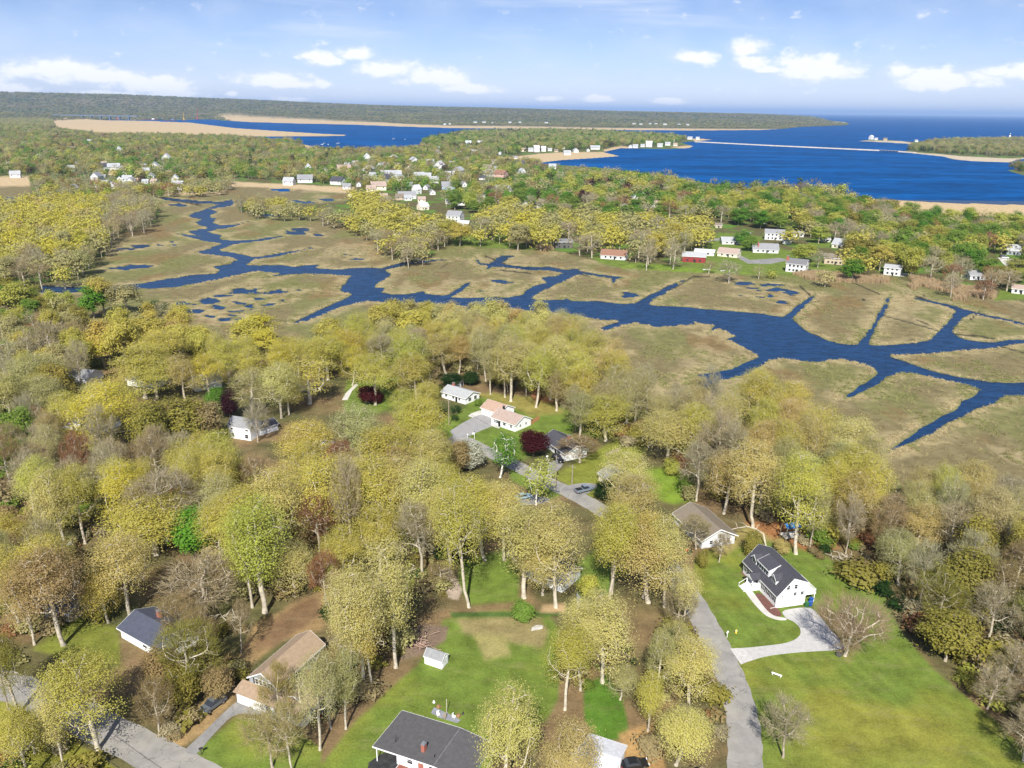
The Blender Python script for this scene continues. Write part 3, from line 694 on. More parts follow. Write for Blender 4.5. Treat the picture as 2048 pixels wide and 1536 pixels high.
for sd, (H, R, z0) in enumerate([(24, 6.8, 8), (25, 6.2, 8), (22, 7.0, 6), (24, 5.6, 8), (20, 6.6, 5), (25, 7.4, 7), (23, 6.0, 7), (22, 6.4, 5.5), (24, 7.2, 9)]):
    make_proto('oak', 100 + sd, H, R, z0, 'dome', 480, 0.95, 0.40, 30, 0.165, 0.95, M_PALEBARK, lean=(sd % 3 - 1) * 1.6, fork=sd % 2 == 0)
for sd, (H, R, z0) in enumerate([(26, 4.2, 8), (25, 4.6, 7), (24, 3.8, 6)]):
    make_proto('tall', 200 + sd, H, R, z0, 'oval', 320, 0.95, 0.34, 32, 0.152, 0.95, M_PALEBARK)
for sd, (H, R, z0) in enumerate([(18, 5.2, 5), (20, 4.4, 7), (16, 5.6, 4), (19, 5.0, 6)]):
    make_proto('bare', 300 + sd, H, R, z0, 'dome' if sd % 2 else 'oval', 260, 0.9, 0.26, 0, 1.25, 0.035, M_PALEBARK if sd % 2 else M_BARK, bare=True, twign=8)
for sd, (H, R, z0) in enumerate([(9.5, 5.6, 1.6), (9, 5.2, 1.2)]):
    make_proto('vase', 400 + sd, H, R, z0, 'vase', 330, 0.6, 0.26, 0, 1.5, 0.022, M_PALEBARK, bare=True, fork=True, twign=6)
for sd, (H, R, z0) in enumerate([(14, 4.8, 3.0), (15, 4.2, 3.0), (12, 5.0, 2.0)]):
    make_proto('dense', 500 + sd, H, R, z0, 'oval', 270, 0.9, 0.25, 30, 0.31, 0.75, M_BARK, flat=0.8)
for sd, (H, R, z0) in enumerate([(6.5, 3.6, 0.5), (5, 3.6, 0.3), (5.5, 3.0, 0.3)]):
    make_proto('shrub', 600 + sd, H, R, z0, 'oval', 130, 0.55, 0.12, 34, 0.22, 0.55, M_BARK, fork=True, flat=0.8)
for sd, (H, R, z0) in enumerate([(23, 6.6, 6.0), (21, 6.4, 5.0)]):
    make_proto('beech', 700 + sd, H, R, z0, 'dome', 300, 1.0, 0.5, 13, 0.27, 0.75, mat('beech_bark', (0.62, 0.58, 0.50), 0.85, 0.2, 1.0), fork=True)
for sd, (H, R, z0) in enumerate([(16, 3.8, 4.0), (17, 4.2, 3.5)]):
    make_proto('birch', 800 + sd, H, R, z0, 'oval', 240, 0.8, 0.22, 7, 0.26, 0.6, mat('birch_bark', (0.72, 0.70, 0.65), 0.8, 0.2, 2.0), fork=True)

def make_ever(seed, H, R):
    rs = np.random.default_rng(seed); segs = [(np.array([0, 0, -.3]), np.array([0, 0, H]), 0.28, 0.03)]
    P = []
    z = H * 0.10
    while z < H * 0.98:
        t = 1 - z / H; nb = 7; a0 = rs.random() * 6
        for j in range(nb):
            a = a0 + j * 6.283 / nb + rs.normal(0, .15); L = R * t ** 0.8 * (0.75 + 0.4 * rs.random()) + 0.25
            e = np.array([math.cos(a) * L, math.sin(a) * L, z - 0.14 * L]); b = np.array([0, 0, z + 0.1])
            segs.append((b, e, 0.05, 0.015))
            for s in np.arange(0.25, 1.01, 0.2): P.append(b + (e - b) * s)
        z += 0.85 * (0.7 + 0.5 * t)
    V, Q = tube_mesh(segs); tm = mesh_np('trunk_ever', V, Q, (M_BARK,))
    V, F, vr = leaves(rs, np.array(P), 8, 0.42, 0.42, np.array([0, 0, H * 0.3]), 0.5, 0.3, 2.0)
    PROTO.setdefault('ever', []).append((tm, leaf_mesh('crown_ever', V, F, vr), H, 2 * R))
make_ever(901, 15, 3.6); make_ever(902, 13, 3.0)

# lighter prototypes for trees hundreds of metres away
def make_far(fam, seed, H, R, z0, shape, natt, leafn, lsize, bark, bare=False, trunk_r=0.3):
    rs = np.random.default_rng(seed); A = envelope(rs, natt, shape, R, z0, H * 0.98)
    tp = [(0, 0, t) for t in np.linspace(0, z0 * 0.8, 3)]
    Nn, par = grow(rs, A, tp, 1.7, 2.2, 30); r = radii(Nn, par, 0.05, trunk_r)
    segs = [(Nn[par[i]], Nn[i], min(r[par[i]], r[i] * 1.6), r[i]) for i in range(1, len(Nn))]
    V, Q = tube_mesh(segs, 5); tm = mesh_np('trunk_' + fam, V, Q, (bark,))
    cen = np.array([0, 0, z0 + (H - z0) * 0.3])
    if bare: V, F, vr = twigs(rs, np.concatenate([A, Nn[3:]]), 7, 1.5, 0.075, cen)
    else: V, F, vr = leaves(rs, A, leafn, 0.75, lsize, cen, 0.7)
    PROTO.setdefault(fam, []).append((tm, leaf_mesh('crown_' + fam, V, F, vr), H, 2 * R * 1.06))
for sd in range(4): make_far('oak_far', 1000 + sd, 16, 5.4, 5, 'dome', 130, 44, 0.31, M_BARK)
for sd in range(3): make_far('dense_far', 1100 + sd, 13, 4.6, 2.5, 'oval', 110, 44, 0.34, M_BARK)
for sd in range(3): make_far('bare_far', 1200 + sd, 15, 4.6, 4, 'oval', 95, 0, 1, M_PALEBARK, True)
for sd in range(2): make_far('shrub_far', 1300 + sd, 5, 3.4, 0.4, 'oval', 50, 20, 0.45, M_BARK)
FARPAIR = {'oak': 'oak_far', 'tall': 'oak_far', 'beech': 'oak_far', 'dense': 'dense_far', 'bare': 'bare_far', 'vase': 'bare_far', 'shrub': 'shrub_far', 'ever': 'ever', 'birch': 'dense_far'}

# ------------------------------------------------------------------ trees: where they stand
TINT = {'Y': (0.49, 0.445, 0.10), 'P': (0.545, 0.495, 0.175), 'S': (0.52, 0.46, 0.07), 'B': (0.49, 0.395, 0.145), 'T': (0.415, 0.385, 0.165), 'L': (0.41, 0.425, 0.085),
        'G': (0.12, 0.26, 0.03), 'H': (0.20, 0.30, 0.05), 'D': (0.035, 0.075, 0.02), 'O': (0.30, 0.27, 0.06), 'K': (0.33, 0.25, 0.115), 'R': (0.085, 0.018, 0.02),
        'C': (0.33, 0.17, 0.085), 'N': (0.41, 0.36, 0.215), 'M': (0.38, 0.31, 0.16), 'W': (0.50, 0.52, 0.40), 'U': (0.055, 0.022, 0.03), 'J': (0.42, 0.12, 0.2), 'V': (0.38, 0.28, 0.18)}
WORD = {'Y': 'yellow-green', 'P': 'pale yellow-green', 'S': 'bright yellow', 'B': 'tan-orange budding', 'T': 'dull olive-tan', 'L': 'lime green', 'G': 'bright green', 'H': 'mid green', 'D': 'dark green',
        'O': 'olive green', 'K': 'brown', 'R': 'dark red', 'C': 'rusty red', 'N': 'bare grey', 'M': 'bare brown', 'W': 'white-flowering', 'U': 'deep purple', 'J': 'pink-flowering', 'V': 'vase-shaped reddish'}
NAME = {'oak': ('oak_tree', 'oak tree'), 'tall': ('oak_tree', 'oak tree'), 'beech': ('beech_tree', 'beech tree'), 'dense': ('leafy_tree', 'leafy tree'), 'bare': ('bare_tree', 'bare tree'),
        'vase': ('bare_tree', 'bare tree'), 'shrub': ('garden_shrub', 'shrub'), 'ever': ('evergreen_tree', 'evergreen'), 'birch': ('birch_tree', 'birch tree')}
TREES = []     # dicts: fam, c (tint code), x, y, h, w (crown diameter, m), near
def tree_top(fam, c, tx, ty, wpx, h, label=None):
    p = at(tx, ty, h); TREES.append(dict(fam=fam, c=c, x=p[0], y=p[1], h=h, w=wpx * depth(p) / FPX, px=tx, py=ty, fixed=True, label=label))
def tree_base(fam, c, bx, by, ty, wpx, label=None, lean=0):
    p = at(bx, by); lo, hi = 1.0, 60.0
    for _ in range(40):
        m = (lo + hi) / 2
        if pix(np.array([p[0], p[1], m]))[1] > ty: lo = m
        else: hi = m
    TREES.append(dict(fam=fam, c=c, x=p[0], y=p[1], h=lo, w=wpx * depth([p[0], p[1], lo * 0.7]) / FPX, px=bx, py=by, fixed=True, label=label))
for q in [('oak','P',848,1110,905,120),('oak','Y',938,1215,955,115),('tall','P',1048,1195,1005,105),('oak','P',1112,1215,1003,130),('tall','Y',1222,1187,1000,95),('oak','B',1297,1205,1040,140),
          ('bare','M',1350,1265,1160,85),('oak','P',1205,1365,1185,130),('oak','Y',1130,1420,1248,100),('bare','T',1310,1415,1268,70),('oak','P',1378,1412,1272,105),('oak','P',1352,1530,1410,110),('oak','T',1240,1400,1330,60),('tall','Y',1296,1462,1335,60),
          ('oak','P',1000,1640,1388,140),('oak','B',1130,1660,1420,138),('tall','P',792,1335,1060,100),('oak','P',728,1390,1122,120),('tall','Y',745,1392,1180,60),('tall','L',530,1225,975,120),('tall','L',505,1215,1000,80),
          ('bare','C',640,1120,985,90),('bare','N',706,1112,905,80),('dense','G',395,1115,1012,85),('oak','Y',312,1110,995,190),('oak','B',262,1235,1060,130),('oak','Y',218,1245,1130,90),('bare','N',412,1232,1112,170),('oak','K',128,1290,1085,150),
          ('bare','O',380,1405,1240,130),('dense','K',330,1400,1290,70),('oak','Y',196,1500,1310,170),('tall','P',128,1535,1370,70),('oak','Y',60,1560,1400,90),('bare','T',545,1535,1415,120),('oak','T',640,1500,1300,110),('bare','T',585,1545,1400,90),('tall','T',692,1458,1290,60),
          ('vase','V',1691,1312,1192,155),('dense','O',1890,1322,1222,118),('bare','N',1566,1515,1390,112),('shrub','O',1503,1112,1062,42),('shrub','B',1563,1105,1076,40),('shrub','O',1405,1135,1096,34),('bare','M',1438,1124,1060,40),
          ('oak','Y',1592,1108,905,110),('oak','P',1506,1055,880,120),('bare','T',1620,1095,960,70),('oak','B',1447,1028,898,110),('oak','P',1333,925,822,120),('oak','Y',1212,882,788,115),
          ('oak','P',1022,803,674,92),('oak','Y',1072,815,690,90),('oak','P',1100,800,668,70),('oak','Y',1010,795,690,60),('beech','Y',620,808,712,105),('oak','P',563,836,715,80),('oak','Y',578,830,720,60),('bare','T',505,836,738,95),('oak','Y',751,810,708,95),
          ('oak','S',228,900,752,150),('oak','Y',312,800,714,110),('oak','S',210,737,655,88),('oak','Y',225,735,632,70),('oak','Y',255,745,630,95),('dense','G',188,636,566,64),('oak','Y',210,632,548,66),('oak','T',256,632,565,82),('bare','D',312,634,600,50),
          ('dense','L',42,628,560,72),('dense','O',86,628,590,40),('oak','B',893,748,662,70),('oak','B',918,748,668,60),('bare','N',441,708,655,28),
          ('birch','G',1000,955,862,80),('birch','L',1072,1010,912,72),('dense','W',940,940,880,62),('dense','K',918,948,878,48),('dense','R',1067,912,860,60),('bare','K',1160,925,870,95),('dense','R',738,806,772,50),('shrub','R',757,805,780,26),
          ('dense','G',440,835,772,56),('dense','U',460,840,775,40),('dense','O',372,895,792,110),('dense','K',415,890,800,70),('ever','D',36,835,752,66),('ever','D',20,850,775,50),('bare','C',60,870,815,90),('bare','C',120,860,825,70),
          ('shrub','H',908,797,787,22),('ever','D',880,792,770,22),('dense','D',912,826,806,24),('dense','D',910,841,826,18),('dense','D',905,775,745,50),('dense','D',940,770,742,40),('shrub','H',956,812,798,20),('dense','D',1215,1000,962,56),('dense','D',1185,880,840,30),
          ('shrub','L',1345,950,915,40),('bare','C',1352,930,902,30),('shrub','H',1045,1240,1200,50),('shrub','L',1178,1195,1148,44),('bare','K',880,1180,1120,60),('dense','K',1010,1080,1040,40),('oak','P',1085,1190,1045,95),('bare','N',516,884,800,60),('bare','O',560,1456,1330,80),('bare','M',1392,1098,1030,70)]:
    tree_base(*q)
for q in [('bare','N',1462,520,62,14),('dense','L',1612,487,52,13),('bare','N',1640,500,40,12),('dense','H',1500,470,40,12),('bare','T',1520,530,30,9),('dense','G',1487,460,36,12),('oak','Y',1585,452,50,15),('dense','D',1500,478,24,9),('bare','M',1420,520,36,9),('oak','T',1655,535,40,12),('dense','L',1545,535,26,7),
          ('dense','K',420,880,60,10),('bare','T',650,1310,70,15),('dense','O',360,1330,80,9),('dense','K',430,1330,60,8),('bare','K',300,1350,90,12),('bare','M',470,1200,60,12),
          ('oak','Y',760,905,130,24),('oak','P',800,900,110,24),('oak','Y',970,942,110,23),('oak','P',1010,950,90,22),('oak','Y',640,905,135,24),('oak','P',560,935,130,24),('oak','Y',480,962,110,23),('oak','T',430,940,100,22),('oak','P',690,900,100,24),
          ('oak','P',1265,888,110,20),('oak','B',1275,945,110,18),('oak','P',1345,1030,110,22),('oak','Y',1230,998,90,24),('oak','Y',1300,1015,90,22),('oak','P',900,960,90,23),('oak','P',1380,1130,60,16),
          ('oak','P',705,1122,100,20),('oak','B',690,1180,90,18),('oak','P',1170,1192,90,20),('oak','L',815,662,90,23),('oak','Y',835,700,80,22),('oak','Y',850,760,70,16),('oak','Y',815,800,80,18),('oak','L',805,775,60,14),
          ('oak','Y',840,795,110,19),('oak','T',720,810,130,22),('bare','N',690,830,110,18),('oak','Y',620,835,120,20),('oak','Y',770,845,130,20),('oak','P',860,850,90,20),('oak','Y',880,860,70,18),
          ('oak','S',510,626,100,16),('oak','S',527,656,72,13),('oak','Y',490,640,70,15),('oak','Y',660,632,76,18),('oak','Y',718,625,84,20),('oak','Y',765,606,90,20),('oak','Y',822,614,80,20),('oak','S',690,655,90,18),('oak','Y',650,670,90,18),('oak','S',700,690,60,16),
          ('oak','Y',498,690,66,16),('oak','S',545,682,60,16),('oak','Y',590,672,66,17),('oak','Y',632,676,56,17),('oak','B',352,640,76,16),('oak','Y',330,654,118,20),('oak','Y',300,640,60,18),('oak','S',408,702,76,17),('oak','T',55,702,115,19),('oak','T',85,742,85,18),
          ('oak','Y',34,657,60,16),('bare','N',84,640,92,17),('oak','Y',285,628,90,20),('oak','Y',275,690,120,20),('oak','B',360,705,70,18),('oak','Y',140,775,80,19),('oak','T',180,760,80,18),('bare','O',135,603,50,9),
          ('oak','P',100,930,100,22),('oak','Y',140,920,80,22),('bare','N',45,905,100,18),('bare','N',215,880,80,16),('bare','N',310,935,150,20),('oak','S',240,925,90,21),('oak','S',275,915,80,20),('oak','Y',390,875,90,20),('oak','Y',430,890,90,20),('oak','Y',350,880,80,18),
          ('oak','Y',50,1065,130,22),('oak','Y',0,1070,110,22),('oak','B',30,1110,110,20),('oak','O',0,1250,90,18)]:
    tree_top(*q)

# canopy fills: polygons drawn round the crowns that the photo shows, (polygon, height range, crown width, spacing, mix)
CANOPY = [
 ([(-60,430),(0,405),(110,398),(210,393),(200,430),(195,480),(150,510),(60,515),(-60,520)], (13,17), 9, 6.6, {'oak:S': 5, 'oak:Y': 5, 'oak:T': 2, 'oak:B': 1}),
 ([(200,393),(295,393),(318,415),(300,440),(205,470),(205,500),(130,545),(0,552),(-60,550),(-60,510),(100,510),(190,480)], (13,16), 9, 6.8, {'oak:T': 3, 'bare:N': 3, 'bare:M': 2, 'oak:Y': 1}),
 ([(0,570),(120,590),(150,620),(170,650),(60,640),(0,650)], (8,13), 9, 9, {'dense:L': 3, 'oak:T': 2, 'dense:H': 2, 'dense:O': 2}),
 ([(0,650),(60,640),(160,650),(170,740),(90,735),(0,760)], (14,20), 11, 8.5, {'oak:T': 3, 'oak:Y': 3, 'bare:N': 2, 'bare:K': 1}),
 ([(230,640),(380,650),(440,710),(640,690),(800,620),(860,620),(880,690),(830,760),(740,700),(640,705),(560,720),(470,740),(420,700),(300,700),(240,690)], (15,20), 11.5, 9, {'oak:Y': 6, 'oak:S': 1, 'oak:T': 2, 'oak:B': 1, 'bare:N': 1}),
 ([(0,770),(120,770),(140,830),(210,870),(300,850),(330,900),(420,880),(600,930),(700,870),(720,900),(560,960),(420,1000),(300,1000),(180,1060),(60,1040),(0,1060)], (13,21), 11, 8.5, {'oak:Y': 4, 'oak:P': 1, 'oak:T': 3, 'bare:N': 4, 'bare:K': 2, 'bare:M': 3, 'dense:O': 2, 'dense:H': 1, 'bare:C': 1}),
 ([(850,625),(930,640),(1000,632),(1140,655),(1200,700),(1265,745),(1275,800),(1250,830),(1180,790),(1130,770),(1070,730),(960,720),(900,690)], (18,23), 11.5, 8.2, {'oak:P': 3, 'oak:Y': 5, 'oak:B': 2, 'oak:T': 2}),
 ([(1040,730),(1150,780),(1190,830),(1150,835),(1110,770),(990,760),(960,740)], (15,20), 8, 6.5, {'tall:T': 3, 'bare:N': 3, 'bare:M': 1}),
 ([(1270,780),(1330,780),(1400,800),(1380,850),(1300,820),(1270,840)], (13,18), 9, 8, {'oak:P': 2, 'bare:N': 3, 'bare:C': 1, 'oak:T': 1}),
 ([(1390,790),(1470,780),(1560,785),(1600,815),(1660,860),(1740,930),(1760,990),(1700,1010),(1640,960),(1520,960),(1480,930),(1400,900),(1330,860)], (17,22), 11.5, 8.4, {'oak:Y': 5, 'oak:P': 3, 'oak:B': 2, 'bare:N': 1, 'oak:T': 2}),
 ([(1380,900),(1480,935),(1640,975),(1650,1040),(1600,1000),(1500,960),(1400,945)], (16,20), 10, 9, {'oak:P': 2, 'oak:Y': 3, 'bare:N': 2, 'oak:B': 1}),
 ([(1650,960),(1760,980),(1880,960),(2060,1010),(2120,1120),(2120,1330),(1990,1330),(1940,1230),(1830,1190),(1770,1120),(1690,1060),(1640,1040)], (12,18), 9.5, 7.6, {'bare:N': 4, 'bare:M': 2, 'oak:T': 6, 'oak:B': 2, 'oak:Y': 2, 'dense:O': 1, 'bare:K': 1, 'bare:O': 1}),
 ([(1880,960),(2060,1000),(2120,1080),(1980,1080),(1900,1020)], (15,18), 10, 8, {'oak:Y': 4, 'oak:B': 3, 'oak:T': 1}),
 ([(1980,1290),(2120,1290),(2120,1560),(2060,1500),(1980,1400)], (7,13), 8, 7, {'bare:N': 3, 'bare:K': 3, 'dense:O': 1}),
 ([(540,970),(740,900),(900,1000),(880,1130),(800,1090),(700,1130),(600,1180),(560,1080)], (14,21), 10, 8.2, {'oak:Y': 3, 'oak:P': 2, 'bare:K': 2, 'bare:C': 2, 'bare:N': 2}),
 ([(400,1010),(540,980),(560,1080),(480,1140),(430,1090)], (16,22), 10, 8.5, {'oak:Y': 3, 'tall:L': 2, 'oak:P': 2}),
 ([(1150,1240),(1400,1230),(1420,1380),(1380,1500),(1300,1480),(1240,1330)], (12,18), 9, 8.5, {'oak:P': 3, 'bare:T': 2, 'oak:T': 2}),
 ([(700,1180),(790,1160),(800,1280),(720,1330),(680,1250)], (12,18), 8, 8, {'oak:P': 2, 'bare:T': 2, 'bare:K': 1}),
 ([(0,1080),(150,1090),(180,1180),(60,1180),(0,1260)], (13,20), 10, 9, {'oak:Y': 3, 'oak:K': 2, 'bare:T': 2}),
 ([(330,1240),(470,1200),(480,1290),(420,1370),(330,1380)], (8,14), 8, 7.5, {'bare:O': 3, 'bare:K': 2, 'oak:T': 1}),
 ([(0,1400),(60,1440),(150,1500),(180,1560),(0,1560)], (7,14), 8, 8, {'oak:Y': 2, 'bare:K': 2, 'oak:T': 2}),
 # across the marsh
 ([(480,400),(560,402),(640,425),(720,440),(780,470),(850,470),(900,470),(890,500),(820,510),(770,490),(700,450),(600,428),(480,418)], (11,14), 10, 8, {'oak:T': 4, 'oak:Y': 4, 'bare:N': 3, 'bare:M': 1}),
 ([(780,470),(890,470),(895,495),(820,515),(775,495)], (11,14), 8, 6, {'bare:N': 4, 'bare:M': 3, 'oak:T': 1}),
 ([(700,385),(760,395),(840,440),(930,440),(1000,420),(1120,425),(1270,430),(1400,440),(1430,470),(1380,480),(1300,500),(1260,500),(1170,490),(1100,480),(920,470),(780,470),(720,430)], (13,17), 11.5, 9.2, {'oak:Y': 7, 'oak:T': 3, 'bare:N': 1, 'oak:S': 1}),
 ([(1270,470),(1380,480),(1370,520),(1290,520)], (12,16), 9, 8, {'bare:N': 4, 'bare:C': 1, 'oak:T': 2}),
 ([(1600,440),(1760,400),(1800,420),(1880,430),(2100,440),(2100,560),(2000,560),(1960,520),(1850,540),(1780,520),(1690,500),(1640,470)], (11,16), 10.5, 9, {'dense:H': 3, 'dense:L': 4, 'dense:G': 2, 'oak:T': 2, 'bare:N': 2, 'bare:C': 1, 'oak:Y': 1, 'dense:O': 2}),
 ([(1680,480),(1760,480),(1780,530),(1700,540)], (12,15), 10, 8.5, {'oak:O': 3, 'oak:Y': 2, 'dense:G': 1}),
 ([(1880,520),(2020,530),(2020,580),(1900,580)], (9,12), 9, 7.5, {'bare:N': 4, 'bare:C': 2, 'bare:M': 2}),
 ([(1400,390),(1520,385),(1690,395),(1760,400),(1620,440),(1540,440),(1440,430)], (12,17), 11, 9.5, {'dense:H': 3, 'dense:L': 4, 'dense:G': 2, 'oak:T': 2, 'oak:Y': 2, 'bare:N': 1}),
 ([(880,380),(1000,360),(1080,335),(1330,350),(1420,380),(1430,425),(1270,430),(1120,420),(1000,412),(900,410)], (11,16), 11, 11, {'dense:H': 4, 'dense:L': 3, 'dense:G': 4, 'oak:T': 3, 'bare:N': 2, 'dense:U': 1, 'bare:C': 1, 'oak:Y': 1}),
 ([(60,352),(300,372),(450,355),(470,360),(450,378),(380,383),(300,383),(190,388),(100,392),(75,380)], (10,14), 10, 9, {'oak:T': 3, 'bare:C': 2, 'bare:N': 3, 'dense:O': 2, 'dense:H': 1, 'oak:Y': 1}),
]
# places that the photo shows open: no filled-in crown may cover them
OPEN = [[(840,1290),(900,1240),(1095,1222),(1110,1400),(940,1440),(935,1385),(720,1450),(650,1536),(640,1480)], [(1392,1125),(1500,1062),(1640,1108),(1770,1190),(1830,1300),(2000,1420),(2048,1536),(1455,1536),(1470,1330),(1400,1200)],
        [(880,765),(960,765),(1130,800),(1130,900),(1010,960),(890,890),(905,840)], [(990,890),(1120,920),(1240,955),(1195,1015),(1040,1000)], [(480,1270),(640,1265),(640,1350),(610,1440),(400,1440),(480,1360)],
        [(225,1210),(330,1210),(335,1310),(230,1290)], [(85,1175),(175,1175),(175,1255),(85,1250)], [(448,828),(560,828),(560,885),(448,885)], [(900,1110),(1030,1110),(1030,1222),(900,1222)], [(1340,1003),(1480,1003),(1480,1125),(1340,1110)],
        [(690,760),(740,760),(740,800),(690,800)], [(120,730),(195,730),(195,768),(120,768)], [(95,832),(205,832),(205,868),(95,868)], [(278,755),(312,755),(312,778),(278,778)], [(370,738),(462,738),(462,772),(370,772)], [(600,878),(652,878),(652,908),(600,908)],
        [(1185,922),(1250,922),(1250,970),(1185,970)], [(500,1200),(650,1170),(660,1260),(480,1330)], [(0,1345),(70,1360),(420,1536),(0,1400)], [(1170,1370),(1250,1350),(1260,1536),(1180,1500)], [(1560,1035),(1600,1035),(1600,1085),(1560,1085)], [(395,1385),(470,1375),(470,1440),(395,1440)],
        [(850,480),(960,480),(960,500),(860,520)], [(1190,488),(1262,488),(1262,530),(1190,530)], [(1352,495),(1500,478),(1570,462),(1640,512),(1640,550),(1352,545)], [(1425,470),(1500,458),(1500,490),(1430,492)], [(1655,468),(1700,468),(1695,500),(1655,500)], [(1760,522),(1830,522),(1830,556),(1760,556)], [(1590,505),(1640,505),(1640,552),(1590,552)],
        [(880,415),(950,420),(945,448),(885,445)], [(1925,485),(2048,490),(2048,540),(1990,520)], [(1935,535),(1975,535),(1975,562),(1935,562)], [(1105,468),(1155,468),(1155,500),(1105,500)]]
OPEN = [np.array(o, float) for o in OPEN]
def covers_open(x, y, h, w, frac=0.3):
    top = pix(np.array([x, y, h])); r = w * 0.5 * FPX / depth([x, y, h * 0.7]); mid = pix(np.array([x, y, h * 0.45]))
    X = np.array([top[0] + r * a for a in (-0.75, 0, 0.75) for _ in range(4)]); Y = np.array([top[1] + (mid[1] - top[1] + r * 0.4) * b for _ in range(3) for b in (0.1, 0.4, 0.7, 1.0)])
    hit = np.zeros(len(X), bool)
    for o in OPEN:
        if o[:, 0].max() < X.min() or o[:, 0].min() > X.max() or o[:, 1].max() < Y.min() or o[:, 1].min() > Y.max(): continue
        hit |= inside(o, X, Y)
    return hit.mean() > frac

def fill(poly, hr, w, spacing, mix, r, density=1.0):
    keys = list(mix); pr = np.array([mix[k] for k in keys], float); pr /= pr.sum()
    pb = np.array(poly); wp = np.array([at(x, y, hr[0] * 0.6)[:2] for x, y in poly])
    lo, hi = wp.min(0), wp.max(0); area = (hi - lo).prod(); n = int(min(24000, 3.0 * area / spacing ** 2))
    cand = lo + r.random((n, 2)) * (hi - lo); cand = cand[inside(wp, cand[:, 0], cand[:, 1])]
    ex = np.array([(t['x'], t['y'], t['w'] * 0.45) for t in TREES]) if TREES else np.zeros((0, 3))
    kept = []
    for c in cand:
        if len(ex):
            d = np.hypot(ex[:, 0] - c[0], ex[:, 1] - c[1])
            if (d < np.maximum(spacing * 0.62, ex[:, 2] * 0.85 + spacing * 0.22)).any(): continue
        if kept:
            k = np.array(kept)
            if (np.hypot(k[:, 0] - c[0], k[:, 1] - c[1]) < spacing * 0.86).any(): continue
        code = keys[r.choice(len(keys), p=pr)]; fam, tc = code.split(':')
        h = r.uniform(*hr); ww = w * r.uniform(0.8, 1.2)
        if covers_open(c[0], c[1], h, ww): continue
        kept.append(c); TREES.append(dict(fam=fam, c=tc, x=c[0], y=c[1], h=h, w=ww, fixed=False, label=None))
_r = np.random.default_rng(11)
for cpoly, hr, w, sp, mixd in CANOPY:
    if max(y for _, y in cpoly) < 585:          # the trees beyond the marsh stand wider
        k = 1.5 if min(x for x, _ in cpoly) > 400 else 1.4
        fill(cpoly, (hr[0] * 1.2, hr[1] * 1.25), w * k, sp * k, mixd, _r)
    else: fill(cpoly, hr, w, sp, mixd, _r)
print('trees', len(TREES))

# ------------------------------------------------------------------ roads, drives and paths
M_ASPH = mat('asphalt', (0.24, 0.23, 0.212), 0.95, 0.16, 0.35, 0.3, 6)
M_ASPH2 = mat('old_asphalt', (0.20, 0.195, 0.19), 0.95, 0.2, 0.4, 0.3, 6)
M_CONC = mat('concrete', (0.50, 0.48, 0.44), 0.95, 0.12, 0.5)
M_GRAV = mat('pale_gravel', (0.41, 0.40, 0.385), 1.0, 0.12, 1.2, 0.6, 10)
M_MULCH = mat('mulch', (0.14, 0.065, 0.05), 1.0, 0.4, 3.0, 0.8, 12)

def crack(m):
    t = m.node_tree; k = NG(t); b = t.nodes['Principled BSDF']; ge = t.nodes.new('ShaderNodeNewGeometry')
    wob = t.nodes.new('ShaderNodeVectorMath'); wob.operation = 'ADD'; nz = t.nodes.new('ShaderNodeTexNoise'); nz.inputs['Scale'].default_value = .5; nz.inputs['Detail'].default_value = 4
    t.links.new(ge.outputs['Position'], nz.inputs['Vector']); sc = t.nodes.new('ShaderNodeVectorMath'); sc.operation = 'SCALE'; sc.inputs['Scale'].default_value = 3.0; t.links.new(nz.outputs['Color'], sc.inputs[0])
    t.links.new(ge.outputs['Position'], wob.inputs[0]); t.links.new(sc.outputs[0], wob.inputs[1])
    vo = t.nodes.new('ShaderNodeTexVoronoi'); vo.feature = 'DISTANCE_TO_EDGE'; vo.inputs['Scale'].default_value = 0.13; t.links.new(wob.outputs[0], vo.inputs['Vector'])
    f = k.m('MULTIPLY', k.smooth(vo.outputs['Distance'], 0.010, 0.002), .42)
    old = b.inputs['Base Color'].links[0].from_socket
    st = k.smooth(k.noise(ge.outputs['Position'], .16, 6, .7), .42, .66)
    c = k.mix(k.m('MULTIPLY', st, .28), old, (.40, .37, .31))
    t.links.new(k.mix(f, c, (.055, .052, .05)), b.inputs['Base Color'])
crack(M_ASPH); crack(M_ASPH2)

def flat(name, px, m, z, label=None, cat=None, kind='structure', soften=0.0):
    P = [at(x, y, 0.0) for x, y in px]
    if soften:                                   # cut corners so outlines curve
        for _ in range(2):
            Q = []
            for i in range(len(P)):
                a, b = P[i], P[(i + 1) % len(P)]; Q += [a * 0.78 + b * 0.22, a * 0.22 + b * 0.78]
            P = Q
    v = [(p[0], p[1], z) for p in P]; b = [(p[0], p[1], z - 0.12) for p in P]; n = len(P)
    me = bpy.data.meshes.new(name); me.from_pydata(v + b, [], [tuple(range(n))] + [(i, (i + 1) % n, n + (i + 1) % n, n + i) for i in range(n)])
    bm = bmesh.new(); bm.from_mesh(me); bmesh.ops.triangulate(bm, faces=[f for f in bm.faces if len(f.verts) > 4]); bmesh.ops.recalc_face_normals(bm, faces=bm.faces); bm.to_mesh(me); bm.free()
    if me.polygons[0].normal.z < 0: me.flip_normals()
    me.materials.append(m); o = link(bpy.data.objects.new(name, me)); tag(o, label, cat, None, kind); return o

